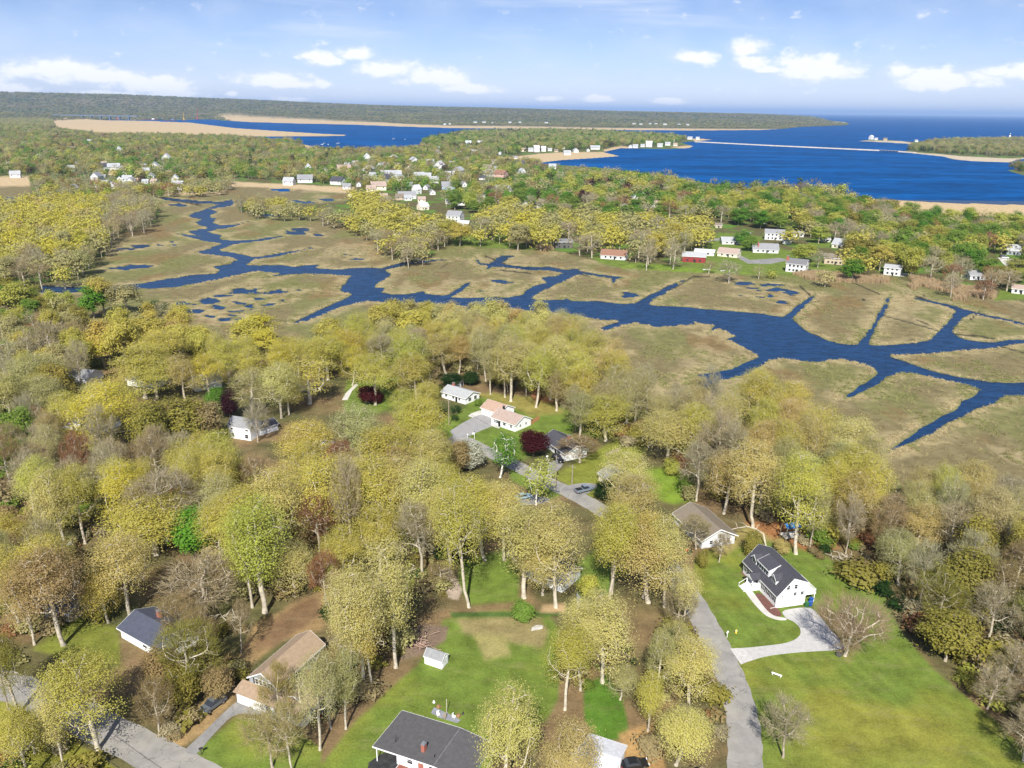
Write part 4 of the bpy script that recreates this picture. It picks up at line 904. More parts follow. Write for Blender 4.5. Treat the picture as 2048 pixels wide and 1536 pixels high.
def strip(name, px, width, m, z=0.012, smooth=4):
    P = np.array([at(x, y)[:2] for x, y in px])
    for _ in range(3):
        Q = [P[0]]
        for i in range(len(P) - 1): Q += [P[i] * 0.75 + P[i + 1] * 0.25, P[i] * 0.25 + P[i + 1] * 0.75]
        P = np.array(Q + [P[-1]])
    T = np.gradient(P, axis=0); T /= np.linalg.norm(T, axis=1)[:, None]; Nn = np.stack([-T[:, 1], T[:, 0]], 1)
    wv = width / 2 + 0.12 * np.sin(np.arange(len(P)) * 1.7)[:, None]
    A, B = P + Nn * wv, P - Nn * wv
    V = np.vstack([np.c_[A, np.full(len(A), z)], np.c_[B, np.full(len(B), z)]]); n = len(A)
    F = np.stack([np.arange(n - 1), np.arange(1, n), n + np.arange(1, n), n + np.arange(n - 1)], 1)
    me = mesh_np(name, V, [F], (m,))
    if me.polygons[0].normal.z < 0: me.flip_normals()
    o = link(bpy.data.objects.new(name, me)); tag(o, kind='structure'); return o

strip('road', [(1492,1640),(1490,1536),(1490,1450),(1468,1370),(1440,1305),(1412,1250),(1378,1190),(1320,1110),(1262,1062),(1205,1020),(1140,985),(1085,960),(1040,935),(1000,915),(960,896),(930,880),(905,872)], 5.6, M_ASPH, 0.012)
strip('road', [(930,880),(890,884),(840,895),(780,890)], 4.6, M_ASPH2, 0.008)
strip('road', [(-90,1330),(0,1368),(60,1385),(160,1435),(270,1488),(380,1545),(470,1600)], 6.6, M_ASPH, 0.012)
flat('driveway', [(365,1503),(398,1474),(440,1432),(478,1398),(505,1398),(540,1412),(520,1432),(470,1425),(425,1470),(392,1512)], M_ASPH2, 0.02, soften=1)
flat('driveway', [(900,862),(925,846),(962,826),(985,834),(1003,842),(985,852),(960,862),(930,876),(912,880)], mat('grey_drive', (0.27, 0.265, 0.26), 0.95, 0.12, 0.5), 0.02)
flat('concrete_pad', [(936,832),(942,827),(960,821),(970,826),(945,835)], M_CONC, 0.026)
flat('driveway', [(1120,985),(1128,972),(1168,965),(1202,969),(1180,985),(1148,1000)], M_ASPH2, 0.02, soften=1)
flat('driveway', [(1092,940),(1100,925),(1118,918),(1128,928),(1112,945),(1100,950)], M_ASPH2, 0.016, soften=1)
flat('driveway', [(1030,1000),(1050,985),(1080,992),(1105,998),(1085,1008),(1040,1012)], M_ASPH2, 0.016, soften=1)
flat('gravel_driveway', [(1461,1297),(1490,1296),(1530,1292),(1570,1287),(1592,1279),(1602,1268),(1600,1255),(1588,1243),(1572,1237),(1561,1221),(1609,1214),(1628,1218),(1650,1245),(1690,1292),(1684,1300),(1600,1304),(1530,1312),(1484,1328)], M_GRAV, 0.03, soften=1)
flat('driveway_apron', [(1460,1297),(1487,1296.5),(1504,1320),(1482,1329)], mat('paver', (0.46, 0.44, 0.42), 0.95, 0.2, 1.5), 0.036)
flat('mulch_bed', [(1507,1186),(1526,1188),(1553,1213),(1566,1232),(1550,1233),(1534,1222)], M_MULCH, 0.05, soften=1)
flat('mulch_bed', [(1480,1143),(1486,1143),(1502,1164),(1503,1172),(1488,1176),(1486,1165),(1496,1160)], M_MULCH, 0.05, soften=1)
flat('walkway', [(1487,1180),(1497,1177),(1503,1180),(1533,1221),(1549,1233),(1573,1236),(1574,1241),(1552,1240),(1530,1231),(1508,1208)], M_CONC, 0.04, soften=1)
flat('patio', [(868,1415),(880,1420),(914,1436),(921,1441),(914,1446),(880,1436),(862,1426)], mat('bluestone', (0.22, 0.23, 0.26), 0.9, 0.15, 1.0), 0.05)
flat('carport_floor', [(700,1700),(738,1525),(768,1505),(812,1515),(790,1560),(800,1700)], mat('dark_floor', (0.035, 0.035, 0.037), 0.9, 0.5, 0.9), 0.03)  # very dark, blotchy floor sheet at the carport
flat('road', [(1366,486),(1420,478),(1470,473),(1502,464),(1503,467),(1470,477),(1420,483),(1370,490)], M_ASPH2, 0.05)
flat('road', [(1470,505),(1500,520),(1560,516),(1580,520),(1540,528),(1495,527),(1462,508)], M_ASPH2, 0.05)
flat('road', [(1640,505),(1672,512),(1700,509),(1690,516),(1650,515)], M_ASPH2, 0.05)
flat('driveway', [(1770,549),(1800,545),(1826,549),(1806,553)], M_CONC, 0.05)
flat('road', [(1800,470),(1840,465),(1845,468),(1805,474)], M_CONC, 0.05)
flat('road', [(1995,515),(2040,520),(2080,530),(2080,550),(2010,532)], M_CONC, 0.05)
flat('gravel_path', [(684,800),(690,788),(706,772),(712,766),(716,770),(704,782),(695,800)], M_CONC, 0.02)

# ------------------------------------------------------------------ houses
ANCHORS = []      # (phrase, x, y) landmarks that tree labels refer to
def shingle(name, c): return mat('shingle_' + name, c, 0.95, 0.16, 1.6, 0.5, 7)
RF = dict(dark=shingle('dark', (0.060, 0.060, 0.072)), grey=shingle('grey', (0.23, 0.235, 0.245)), tan=shingle('tan', (0.30, 0.22, 0.15)), pink=shingle('pink', (0.33, 0.255, 0.215)), pale=shingle('pale', (0.33, 0.34, 0.35)),
          mid=shingle('mid', (0.15, 0.15, 0.155)), brown=shingle('brown', (0.22, 0.12, 0.08)), white=shingle('white', (0.52, 0.53, 0.56)), weath=shingle('weath', (0.185, 0.155, 0.118)), charcoal=shingle('charcoal', (0.085, 0.083, 0.085)))
WL = dict(white=mat('offwhite_siding', (0.62, 0.62, 0.61), 0.7, 0.1, 0.8), cream=mat('cream_siding', (0.70, 0.64, 0.50), 0.7, 0.06), grey=mat('grey_siding', (0.28, 0.30, 0.32), 0.8, 0.1), red=mat('red_siding', (0.24, 0.035, 0.035), 0.7, 0.1), tan=mat('tan_siding', (0.46, 0.38, 0.28), 0.8, 0.1),
          blue=mat('blue_siding', (0.42, 0.55, 0.68), 0.7, 0.08), brick=mat('brick', (0.34, 0.12, 0.09), 0.9, 0.3, 5), dark=mat('dark_siding', (0.10, 0.095, 0.09), 0.8, 0.1), lgrey=mat('light_grey_siding', (0.58, 0.60, 0.62), 0.7, 0.08))
M_BRICK = WL['brick']; M_SHUT = mat('dark_shutter', (0.03, 0.032, 0.04), 0.6); M_METAL = mat('grey_metal', (0.35, 0.36, 0.38), 0.4, metal=0.6); M_BLACK = mat('black', (0.015, 0.015, 0.016), 0.5)
M_WOOD = mat('weathered_wood', (0.30, 0.25, 0.19), 0.9, 0.3, 3)

def gable_profile(W, he, hr, he2=None, yr=0.0):
    h2 = he if he2 is None else he2
    return [(-W / 2, 0), (W / 2, 0), (W / 2, h2), (yr, hr - 0.2), (-W / 2, he)]

def wing(parent, x0, x1, yc, W, he, hr, wall, roof, over=0.4, he2=None, z0=0.0, trim=True, yr=0.0, gambrel=False, names=('wall', 'roof', 'roof_trim')):
    """a gabled block along local x"""
    h2 = he if he2 is None else he2
    m = MB()
    if gambrel: prof = [(yc - W / 2, z0), (yc + W / 2, z0), (yc + W / 2, he), (yc + W * 0.32, he + (hr - he) * 0.62), (yc, hr - 0.2), (yc - W * 0.32, he + (hr - he) * 0.62), (yc - W / 2, he)]
    else: prof = [(yc + a, z0 + b if b == 0 else b) for a, b in gable_profile(W, he, hr, he2, yr)]
    m.extrude(prof, 'x', x0, x1); w = m.obj(names[0], wall, parent)
    s1, s2 = (hr - he) / (W / 2 + yr), (hr - h2) / (W / 2 - yr)
    a, b = (yc - W / 2 - over, he - over * s1), (yc + W / 2 + over, h2 - over * s2); t = 0.17
    if gambrel:
        k1, k2 = (yc - W * 0.32, he + (hr - he) * 0.66), (yc + W * 0.32, he + (hr - he) * 0.66); a = (yc - W / 2 - 0.15, he - 0.1); b = (yc + W / 2 + 0.15, he - 0.1)
        rp = [a, k1, (yc, hr), k2, b, (b[0], b[1] - t), (k2[0] - .1, k2[1] - t), (yc, hr - t), (k1[0] + .1, k1[1] - t), (a[0], a[1] - t)]
    else: rp = [a, (yc + yr, hr), b, (b[0], b[1] - t), (yc + yr, hr - t), (a[0], a[1] - t)]
    m = MB(); m.extrude(rp, 'x', x0 - over, x1 + over); r = m.obj(names[1], roof, parent)
    if trim:
        m = MB(); d = 0.035
        for xx in (x0 - over - d, x1 + over):
            n = len(rp) // 2
            for i in range(n - 1):
                p, q = rp[i], rp[i + 1]
                m.extrude([(p[0], p[1] + .015), (q[0], q[1] + .015), (q[0], q[1] - .24), (p[0], p[1] - .24)], 'x', xx, xx + d)
        for e in (a, b):
            m.span((x0 - over, e[0] - (d if e is a else 0), e[1] - .23), (x1 + over, e[0] + (0 if e is a else d), e[1] - 0.01))
        m.obj(names[2], M_TRIM, parent)
    return w, r

def window(parent, side, u, z, w, h, x0, x1, y0, y1, shutters=False, frame=M_TRIM, simple=False):
    """side f/b: wall at y0/y1, u along x; l/r: wall at x0/x1, u along y"""
    def mk():
        m = MB(); t = 0.07
        for sx in (-1, 1): m.box((sx * (w / 2 - t / 2), 0, 0), (t, 0.07, h))
        for sz in (-1, 1): m.box((0, 0, sz * (h / 2 - t / 2)), (w - 2 * t, 0.07, t))
        m.box((0, 0, 0), (w - 2 * t, 0.05, 0.045))
        return m.mesh('window', frame)
    def mk2():
        m = MB(); m.box((0, 0, 0), (w - 0.14, 0.03, h - 0.14)); return m.mesh('pane', M_GLASS)
    loc = {'f': (u, y0 - 0.03, z), 'b': (u, y1 + 0.03, z), 'l': (x0 - 0.03, u, z), 'r': (x1 + 0.03, u, z)}[side]
    rz = 0 if side in 'fb' else math.pi / 2
    if simple:
        def mk3():
            m = MB(); m.box((0, 0, 0), (w, 0.08, h)); return m.mesh('window', M_GLASS)
        return put('window', cached(('ws', w, h), mk3), parent, loc, rz)
    o = put('window', cached(('wf', w, h, frame.name), mk), parent, loc, rz)
    put('pane', cached(('wp', w, h), mk2), o)
    if shutters:
        def mk4():
            m = MB(); m.box((0, 0, 0), (0.34, 0.05, h)); return m.mesh('shutter', M_SHUT)
        for s in (-1, 1):
            off = s * (w / 2 + 0.2); l2 = (loc[0] + (off if rz == 0 else 0), loc[1] + (off if rz else 0), z)
            put('shutter', cached(('sh', h), mk4), parent, l2, rz)
    return o

def chimney(parent, x, y, z0, z1, w=0.7, m=M_BRICK, cap=True):
    q = MB(); q.box((x, y, (z0 + z1) / 2), (w, w * 0.8, z1 - z0)); c = q.obj('chimney', m, parent)
    if cap:
        q = MB(); q.box((x, y, z1 + 0.09), (w * 1.15, w * 0.95, 0.16)); q.obj('chimney_cap', M_METAL, c)
    return c

def frame_px(eL, eR, he, W):
    A, B = at(*eL, he), at(*eR, he); d = (B - A)[:2]; L = np.linalg.norm(d); yaw = math.atan2(d[1], d[0])
    n = np.array([-math.sin(yaw), math.cos(yaw)]); c = (A[:2] + B[:2]) / 2 + n * W / 2
    return c, yaw, L

def house(name, label, eL, eR, he, W, hr, wall, roof, wins=(), over=0.4, cat='house', group=None, simple=False, trim=True, anchor=None, door=None, gambrel=False, chim=None, frm=None, shutters=False):
    c, yaw, L = frame_px(eL, eR, he, W) if frm is None else frm
    h = thing(name, label, cat, (c[0], c[1], 0), yaw, group)
    wing(h, -L / 2 + over, L / 2 - over, 0, W - 2 * over if not simple else W, he, hr, wall, roof, over, trim=trim, gambrel=gambrel)
    x0, x1 = -L / 2 + over, L / 2 - over; Wy = (W - 2 * over if not simple else W) / 2
    for (s, u, z, w, hh) in wins:
        span = L - 2 * over if s in 'fb' else 2 * Wy
        window(h, s, u * span / 2, z, w, hh, x0, x1, -Wy, Wy, simple=simple, shutters=shutters and s == 'f')
    if door:
        s, u, w, hh, m, nm = door; span = L - 2 * over if s in 'fb' else 2 * Wy; q = MB(); uu = u * span / 2
        if s in 'fb': q.box((uu, (-Wy - 0.02) if s == 'f' else Wy + 0.02, hh / 2), (w, 0.08, hh))
        else: q.box((x0 - 0.02 if s == 'l' else x1 + 0.02, uu, hh / 2), (0.08, w, hh))
        q.obj(nm, m, h)
    if chim: chimney(h, *chim)
    if anchor: ANCHORS.append((anchor, c[0], c[1]))
    return h

# --- the white house on the big lawn
def hero():
    h = thing('cape_house', 'white house with charcoal roof, front dormers and rear deck, beside the pale gravel drive', 'house', (58.44, 153.82, 0), math.radians(-76.3))
    ANCHORS.append(('the white gravel-drive house', 58.4, 153.8))
    L, W, he, hr, h2 = 14.2, 6.8, 3.15, 6.9, 5.55; x0, x1, y0, y1 = -L / 2, L / 2, -W / 2, W / 2
    wing(h, x0, x1, 0, W, he, hr, M_WHITE, RF['dark'], 0.25, he2=h2)
    for i, u in enumerate((-5.9, -4.0, 1.7, 3.7, 5.7)): window(h, 'f', u, 1.75, 0.95, 1.5, x0, x1, y0, y1, shutters=True)
    for u in (-1.05, 0.75): window(h, 'r', u, 4.75, 0.85, 1.15, x0, x1, y0, y1)
    for u in (0.75, 2.45): window(h, 'r', u, 2.95, 0.85, 0.95, x0, x1, y0, y1)
    for u in (-5, -2, 1, 4): window(h, 'b', u, 4.2, 0.95, 1.3, x0, x1, y0, y1)
    for u in (-1.2, 1.2): window(h, 'l', u, 4.6, 0.9, 1.2, x0, x1, y0, y1)
    g_ = MB(); g_.box((x1 + 0.03, 0.25, 1.05), (0.1, 5.4, 2.1)); gd = g_.obj('garage_door', mat('garage_white', (0.78, 0.79, 0.8), 0.5), h)
    for k in range(4):
        q = MB(); q.box((x1 + 0.09, 0.25, 0.30 + 0.5 * k), (0.04, 5.2, 0.42)); q.obj('door_panel', MATS['garage_white'], gd)
    q = MB(); q.box((x1 + 0.06, 0.25, 2.25), (0.12, 6.4, 0.16)); q.obj('band_trim', M_TRIM, h)
    # gabled dormers
    s = (hr - he) / (W / 2)
    for xd in (-4.3, 3.9):
        m = MB(); yf = -2.55; zb = he + (yf - y0) * s - 0.1; zt = zb + 1.35
        m.add([(xd - .85, yf, zb), (xd + .85, yf, zb), (xd + .85, yf, zt), (xd, yf, zt + .75), (xd - .85, yf, zt),
               (xd - .85, yf + 2.0, zb), (xd + .85, yf + 2.0, zb), (xd + .85, yf + 2.0, zt), (xd, yf + 2.0, zt + .75), (xd - .85, yf + 2.0, zt)],
              [(0, 1, 2, 3, 4), (1, 6, 7, 2), (0, 4, 9, 5), (2, 7, 8, 3), (4, 3, 8, 9), (5, 9, 8, 7, 6), (0, 5, 6, 1)])
        d = m.obj('dormer', M_WHITE, h)
        r = MB(); t = 0.1
        for sg in (-1, 1):
            r.add([(xd, yf - .25, zt + .92), (xd + sg * 1.1, yf - .25, zt - .08), (xd + sg * 1.1, yf + 1.7, zt - .08), (xd, yf + 2.3, zt + .92),
                   (xd, yf - .25, zt + .80), (xd + sg * 1.1, yf - .25, zt - .2), (xd + sg * 1.1, yf + 1.7, zt - .2), (xd, yf + 2.3, zt + .80)],
                  [(0, 1, 2, 3), (4, 7, 6, 5), (0, 4, 5, 1), (1, 5, 6, 2), (2, 6, 7, 3), (3, 7, 4, 0)])
        r.obj('dormer_roof', RF['dark'], d)
        tr = MB()
        for sg in (-1, 1):
            tr.add([(xd, yf - .30, zt + .95), (xd + sg * 1.12, yf - .30, zt - .07), (xd + sg * 1.12, yf - .30, zt - .27), (xd, yf - .30, zt + .72),
                    (xd, yf - .26, zt + .95), (xd + sg * 1.12, yf - .26, zt - .07), (xd + sg * 1.12, yf - .26, zt - .27), (xd, yf - .26, zt + .72)],
                   [(0, 1, 2, 3), (4, 7, 6, 5), (0, 4, 5, 1), (1, 5, 6, 2), (2, 6, 7, 3), (3, 7, 4, 0)])
        tr.obj('dormer_trim', M_TRIM, d)
        for u in (-.36, .36):
            q = MB(); q.box((xd + u, yf - .03, zb + .75), (.52, .06, .95)); q.obj('window', M_GLASS, d)
    # long shed dormer between them
    m = MB(); yf = -2.5; zb = he + (yf - y0) * s - 0.1; zt = zb + 1.75; xa, xb = -2.55, 1.75; yk = 0.0
    m.add([(xa, yf, zb), (xb, yf, zb), (xb, yf, zt), (xa, yf, zt), (xa, yk, hr - .15), (xb, yk, hr - .15)], [(0, 1, 2, 3), (1, 5, 2), (0, 3, 4), (3, 2, 5, 4), (0, 4, 5, 1)])
    d = m.obj('shed_dormer', M_WHITE, h)
    r = MB(); r.add([(xa - .25, yf - .3, zt + .02), (xb + .25, yf - .3, zt + .02), (xb + .25, .05, hr + .08), (xa - .25, .05, hr + .08), (xa - .25, yf - .3, zt - .1), (xb + .25, yf - .3, zt - .1), (xb + .25, .05, hr - .04), (xa - .25, .05, hr - .04)],
                    [(0, 1, 2, 3), (4, 7, 6, 5), (0, 4, 5, 1), (1, 5, 6, 2), (2, 6, 7, 3), (3, 7, 4, 0)]); r.obj('dormer_roof', RF['dark'], d)
    tr = MB(); tr.span((xa - .28, yf - .34, zt - .2), (xb + .28, yf - .30, zt + .05))
    for xx in (xa - .28, xb + .25): tr.add([(xx, yf - .3, zt + .05), (xx + .03, yf - .3, zt + .05), (xx + .03, .05, hr + .11), (xx, .05, hr + .11), (xx, yf - .3, zt - .15), (xx + .03, yf - .3, zt - .15), (xx + .03, .05, hr - .1), (xx, .05, hr - .1)], [(0, 1, 2, 3), (4, 7, 6, 5), (0, 4, 5, 1), (1, 5, 6, 2), (2, 6, 7, 3), (3, 7, 4, 0)])
    tr.obj('dormer_trim', M_TRIM, d)
    for u in (-1.9, -.95, 0.05, 1.0):
        q = MB(); q.box((u, yf - .03, zb + .95), (.62, .06, 1.15)); q.obj('window', M_GLASS, d)
    # entry porch with steps
    xp = -1.1
    p = MB(); p.span((xp - 1.25, y0 - 1.9, 0.0), (xp + 1.25, y0, 0.95)); porch = p.obj('porch', M_TRIM, h)
    r = MB()
    for sg in (-1, 1):
        r.add([(xp, y0 - 2.1, 3.75), (xp + sg * 1.5, y0 - 2.1, 2.95), (xp + sg * 1.5, y0 + .3, 2.95), (xp, y0 + 1.0, 3.75), (xp, y0 - 2.1, 3.6), (xp + sg * 1.5, y0 - 2.1, 2.8), (xp + sg * 1.5, y0 + .3, 2.8), (xp, y0 + 1.0, 3.6)],
              [(0, 1, 2, 3), (4, 7, 6, 5), (0, 4, 5, 1), (1, 5, 6, 2), (2, 6, 7, 3), (3, 7, 4, 0)])
    r.obj('porch_roof', RF['dark'], porch)
    q = MB(); q.add([(xp - 1.45, y0 - 2.12, 2.8), (xp + 1.45, y0 - 2.12, 2.8), (xp, y0 - 2.12, 3.62), (xp - 1.45, y0 - 2.04, 2.8), (xp + 1.45, y0 - 2.04, 2.8), (xp, y0 - 2.04, 3.62)], [(0, 1, 2), (3, 5, 4), (0, 3, 4, 1), (1, 4, 5, 2), (2, 5, 3, 0)])
    q.obj('porch_gable', M_TRIM, porch)
    for sg in (-1, 1):
        q = MB(); q.box((xp + sg * 1.1, y0 - 1.75, 1.87), (0.2, 0.2, 1.86)); q.obj('column', M_TRIM, porch)
        q = MB(); q.box((xp + sg * 1.18, y0 - 0.9, 1.75), (0.06, 1.5, 0.08))
        q.box((xp + sg * 1.18, y0 - 0.9, 1.15), (0.06, 1.5, 0.06))
        for k in range(7): q.box((xp + sg * 1.18, y0 - 0.2 - 0.22 * k, 1.45), (0.04, 0.04, 0.55))
        q.obj('railing', M_TRIM, porch)
        q = MB(); q.tube([(xp + sg * 1.1, y0 - 1.9, 1.85), (xp + sg * 1.1, y0 - 3.7, 0.85)], 0.05, 4); q.tube([(xp + sg * 1.1, y0 - 3.65, 0), (xp + sg * 1.1, y0 - 3.65, 1.0)], 0.06, 4); q.obj('stair_rail', M_TRIM, porch)
    for k in range(5):
        q = MB(); q.span((xp - 1.05, y0 - 1.9 - 0.34 * (k + 1), 0), (xp + 1.05, y0 - 1.9 - 0.34 * k, 0.80 - 0.16 * k)); q.obj('step', M_TRIM, porch)
    q = MB(); q.box((xp, y0 - 0.03, 2.0), (0.95, 0.08, 2.0)); q.obj('front_door', M_SHUT, h)
    # rear deck
    dk = MB(); dk.span((1.2, y1 + .02, 2.15), (x1 - .1, y1 + 2.6, 2.32)); deck = dk.obj('deck', M_TRIM, h)
    rl = MB()
    for a, b in (((1.2, y1 + 2.55), (x1 - .15, y1 + 2.55)), ((x1 - .15, y1 + .05), (x1 - .15, y1 + 2.55))):
        a, b = np.array(a), np.array(b); n = int(np.linalg.norm(b - a) / 0.22)
        for zz in (2.42, 3.25): rl.tube([(a[0], a[1], zz), (b[0], b[1], zz)], 0.05, 4)
        for k in range(n + 1):
            c = a + (b - a) * k / n; rl.box((c[0], c[1], 2.82), (0.05, 0.05, 0.85))
    rl.obj('railing', M_TRIM, deck)
    for xx in (1.5, 4.2, x1 - .3):
        q = MB(); q.box((xx, y1 + 2.4, 1.07), (.14, .14, 2.14)); q.obj('deck_post', M_TRIM, deck)
    q = MB(); q.box((x1 + .05, -2.2, 2.7), (.1, .18, .25)); q.obj('wall_lamp', M_BLACK, h)
    q = MB(); q.tube([(x1 - .1, y0 - .12, he - .2), (x1 - .1, y0 - .12, .15), (x1 - .1, y0 - 1.3, .08)], .06, 6); q.obj('downspout', M_TRIM, h)
hero()

# --- garden shed
def shed():
    h = thing('garden_shed', 'small white garden shed with grey roof standing on the open lawn', 'shed', (-13.82, 127.05, 0), math.radians(-25.3)); ANCHORS.append(('the white garden shed', -13.8, 127))
    wing(h, -1.9, 1.9, 0, 2.4, 1.9, 2.9, M_WHITE, RF['grey'], 0.14)
    for u in (-.45, .45):
        q = MB(); q.box((1.93, u, .95), (.06, .84, 1.7)); d = q.obj('door', M_WHITE, h); q = MB(); q.box((1.975, u * .25, .95), (.03, .08, .1)); q.obj('handle', M_BLACK, d)
    q = MB(); q.box((1.94, 0, .95), (.03, .03, 1.72)); q.obj('door_gap', M_BLACK, h)
shed()

# --- dark low-pitched roof at the foot of the picture
def dark_roof_house():
    yaw = math.radians(65.9); h = thing('ranch_house', 'white house with broad charcoal roof and brick chimney, below the shed lawn', 'house', (-9.71, 102.13, 0), yaw); ANCHORS.append(('the broad charcoal roof', -9.7, 102))
    # ridge runs along x at y = 0; long slope to y = +11, short one to y = -5.5
    prof = [(-5.0, 0), (7.4, 0), (7.4, 2.98), (0, 3.40), (-5.0, 2.9)]
    m = MB(); m.extrude(prof, 'x', -3.4, 4.2); m.obj('wall', M_WHITE, h)
    rp = [(-5.9, 2.95), (0, 3.58), (11.2, 3.0), (11.2, 2.84), (0, 3.42), (-5.9, 2.79)]
    m = MB(); m.extrude(rp, 'x', -4.5, 4.5); rf = m.obj('roof', RF['charcoal'], h)
    m = MB()
    for xx in (-4.54, 4.5):
        for i in range(2):
            p, q = rp[i], rp[i + 1]; m.extrude([(p[0], p[1] + .01), (q[0], q[1] + .01), (q[0], q[1] - .24), (p[0], p[1] - .24)], 'x', xx, xx + .04)
    m.span((-4.5, 11.2, 2.76), (4.5, 11.24, 2.99)); m.obj('roof_trim', M_TRIM, h)
    m = MB(); m.span((-4.4, -.07, 3.575), (4.4, .07, 3.615)); m.obj('ridge_cap', RF['mid'], rf)
    c = MB(); c.box((-2.2, 3.0, 4.05), (.75, .6, 1.5)); ch = c.obj('chimney', M_BRICK, h)
    c = MB(); c.box((-2.2, 3.0, 4.86), (.85, .7, .12)); c.box((-2.2, 3.0, 4.98), (.5, .4, .14)); c.obj('chimney_cap', M_METAL, ch)
    c = MB(); c.tube([(-2.75, .75, 3.4), (-2.75, .75, 4.0)], .07, 8); c.obj('vent_pipe', M_BLACK, rf)
    c = MB(); c.tube([(-2.3, 8.3, 3.1), (-1.9, 8.5, 4.2)], .03, 4); c.tube([(-2.3, 8.3, 3.1), (-2.2, 7.8, 4.2)], .03, 4); c.obj('antenna', M_BLACK, rf)
    for xx in (-4.2, 0.0, 4.2):
        q = MB(); q.box((xx, 10.6, 1.42), (.14, .14, 2.84)); q.obj('carport_post', M_TRIM, h)
    for u in (4.9, .9, -1.6): window(h, 'l', u, 1.6, 1.1, 1.1, -3.4, 4.2, -5, 7.4)
    for u in (2.9,):
        q = MB(); q.box((-3.44, u, 1.05), (.08, .95, 2.1)); d = q.obj('front_door', WL['brick'], h)
    q = MB(); q.span((-6.6, -1.5, .02), (-3.45, 7.0, .22)); dk = q.obj('porch_floor', mat('red_deck', (0.21, 0.075, 0.05), 0.8, 0.15, 3), h)
    q = MB()
    for a, b in (((-5.9, 4.6), (-5.9, 6.2)), ((-4.7, 4.6), (-4.7, 6.2)), ((-5.9, 4.6), (-4.7, 4.6)), ((-5.9, 6.2), (-4.7, 6.2)), ((-6.55, 6.95), (-3.5, 6.95))): q.tube([(a[0], a[1], .24), (b[0], b[1], .24)], .04, 4)
    q.obj('deck_marking', M_TRIM, dk)
    for cc, yy, lab, mm in (('kayak', 3.7, 'pale yellow kayak lying on the red deck by the white wall', mat('kayak_yellow', (0.62, 0.56, 0.25), 0.35)), ('kayak', 2.5, 'teal kayak lying on the red deck by the white wall', mat('kayak_teal', (0.02, 0.33, 0.42), 0.35))):
        k = MB(); k.tube([(-1.6, 0, .3), (-1.2, 0, .22), (-.5, 0, .2), (.5, 0, .2), (1.2, 0, .22), (1.6, 0, .3)], [.02, .2, .32, .32, .2, .02], 8)
        p = np.array([-9.71, 102.13]) + np.array([math.cos(yaw) * -5.2 - math.sin(yaw) * yy, math.sin(yaw) * -5.2 + math.cos(yaw) * yy])
        o = thing(cc, lab, 'kayak', (p[0], p[1], .3), yaw + .25); k.obj('hull', mm, o)
        k = MB(); k.tube([(-.4, 0, .50), (.3, 0, .50)], [.14, .14], 8); k.obj('cockpit', M_BLACK, o)
dark_roof_house()

# --- tan-roofed two-storey house, lower left
def tan_house():
    he, hr = 4.4, 6.3; A, B, Cc = at(493, 1353, he), at(581, 1278, he), at(550, 1379, he)
    d = (B - A)[:2]; yaw = math.atan2(d[1], d[0]); L = 13.6; W = abs(np.dot((Cc - A)[:2], [math.sin(yaw), -math.cos(yaw)]))
    c = A[:2] + d / np.linalg.norm(d) * L / 2 + np.array([math.sin(yaw), -math.cos(yaw)]) * W / 2
    h = thing('gable_house', 'grey two-storey house with broad tan roof beside the bare earth bank', 'house', (c[0], c[1], 0), yaw); ANCHORS.append(('the tan-roofed grey house', c[0], c[1]))
    wing(h, -L / 2 + .3, L / 2 - .3, 0, W - .6, he, hr, WL['grey'], RF['tan'], 0.3)
    x0 = -L / 2 + .3
    for u in (-1.35, -.45, .45, 1.35): window(h, 'l', u, 3.9, .8, 1.2, x0, -x0, -W / 2, W / 2)
    for u in (-2.0, 2.0):
        q = MB(); q.box((x0 - .03, u, 3.9), (.06, .3, 1.2)); q.obj('shutter', M_SHUT, h)
    # lower front storey under its own skirt roof
    m = MB(); m.extrude([(-W / 2 - 7.0, 0), (W / 2 + .9, 0), (W / 2 + .9, 2.4), (-W / 2 - 7.0, 2.4)], 'x', x0 - 2.2, x0 - .02); m.obj('lower_wall', WL['lgrey'], h)
    m = MB(); m.add([(x0 - 2.6, -W / 2 - 7.4, 2.42), (x0 - 2.6, W / 2 + 1.3, 2.42), (x0 - .02, W / 2 + 1.3, 3.2), (x0 - .02, -W / 2 - 7.4, 3.2), (x0 - 2.6, -W / 2 - 7.4, 2.28), (x0 - 2.6, W / 2 + 1.3, 2.28), (x0 - .02, W / 2 + 1.3, 3.05), (x0 - .02, -W / 2 - 7.4, 3.05)],
                   [(0, 1, 2, 3), (4, 7, 6, 5), (0, 4, 5, 1), (1, 5, 6, 2), (2, 6, 7, 3), (3, 7, 4, 0)]); m.obj('skirt_roof', RF['tan'], h)
    wing(h, x0 + .1, x0 + 8.0, -W / 2 - 3.4, 6.9, 2.45, 3.9, WL['grey'], RF['tan'], 0.3, names=('side_wall', 'side_roof', 'side_trim'))
    xx = x0 - 2.2
    for u in (W / 2 - .6, W / 2 - 3.5):
        q = MB(); q.box((xx - .03, u, 1.05), (.08, 2.5, 2.1)); gd = q.obj('garage_door', M_WHITE, h)
        for k in range(4):
            q = MB(); q.box((xx - .08, u, .3 + .5 * k), (.04, 2.35, .42)); q.obj('door_panel', M_WHITE, gd)
    q = MB(); q.box((xx - .03, -W / 2 + .6, 1.05), (.08, 1.0, 2.1)); q.obj('front_door', mat('navy_door', (.02, .03, .08), .5), h)
    for u in (-1.3, -2.9, -5.2, -6.3): window(h, 'l', -W / 2 + u, 1.4, 1.0, 1.1, xx, 0, 0, 0)
    chimney(h, x0 + 6, -W / 2 - 2.0, 3.0, 4.6, .8)
    flat('flower_bed', [(548,1420),(560,1418),(585,1436),(600,1448),(580,1450),(556,1438)], mat('red_bed', (.22, .07, .035), 1, .4, 3), 0.03, soften=1)
tan_house()

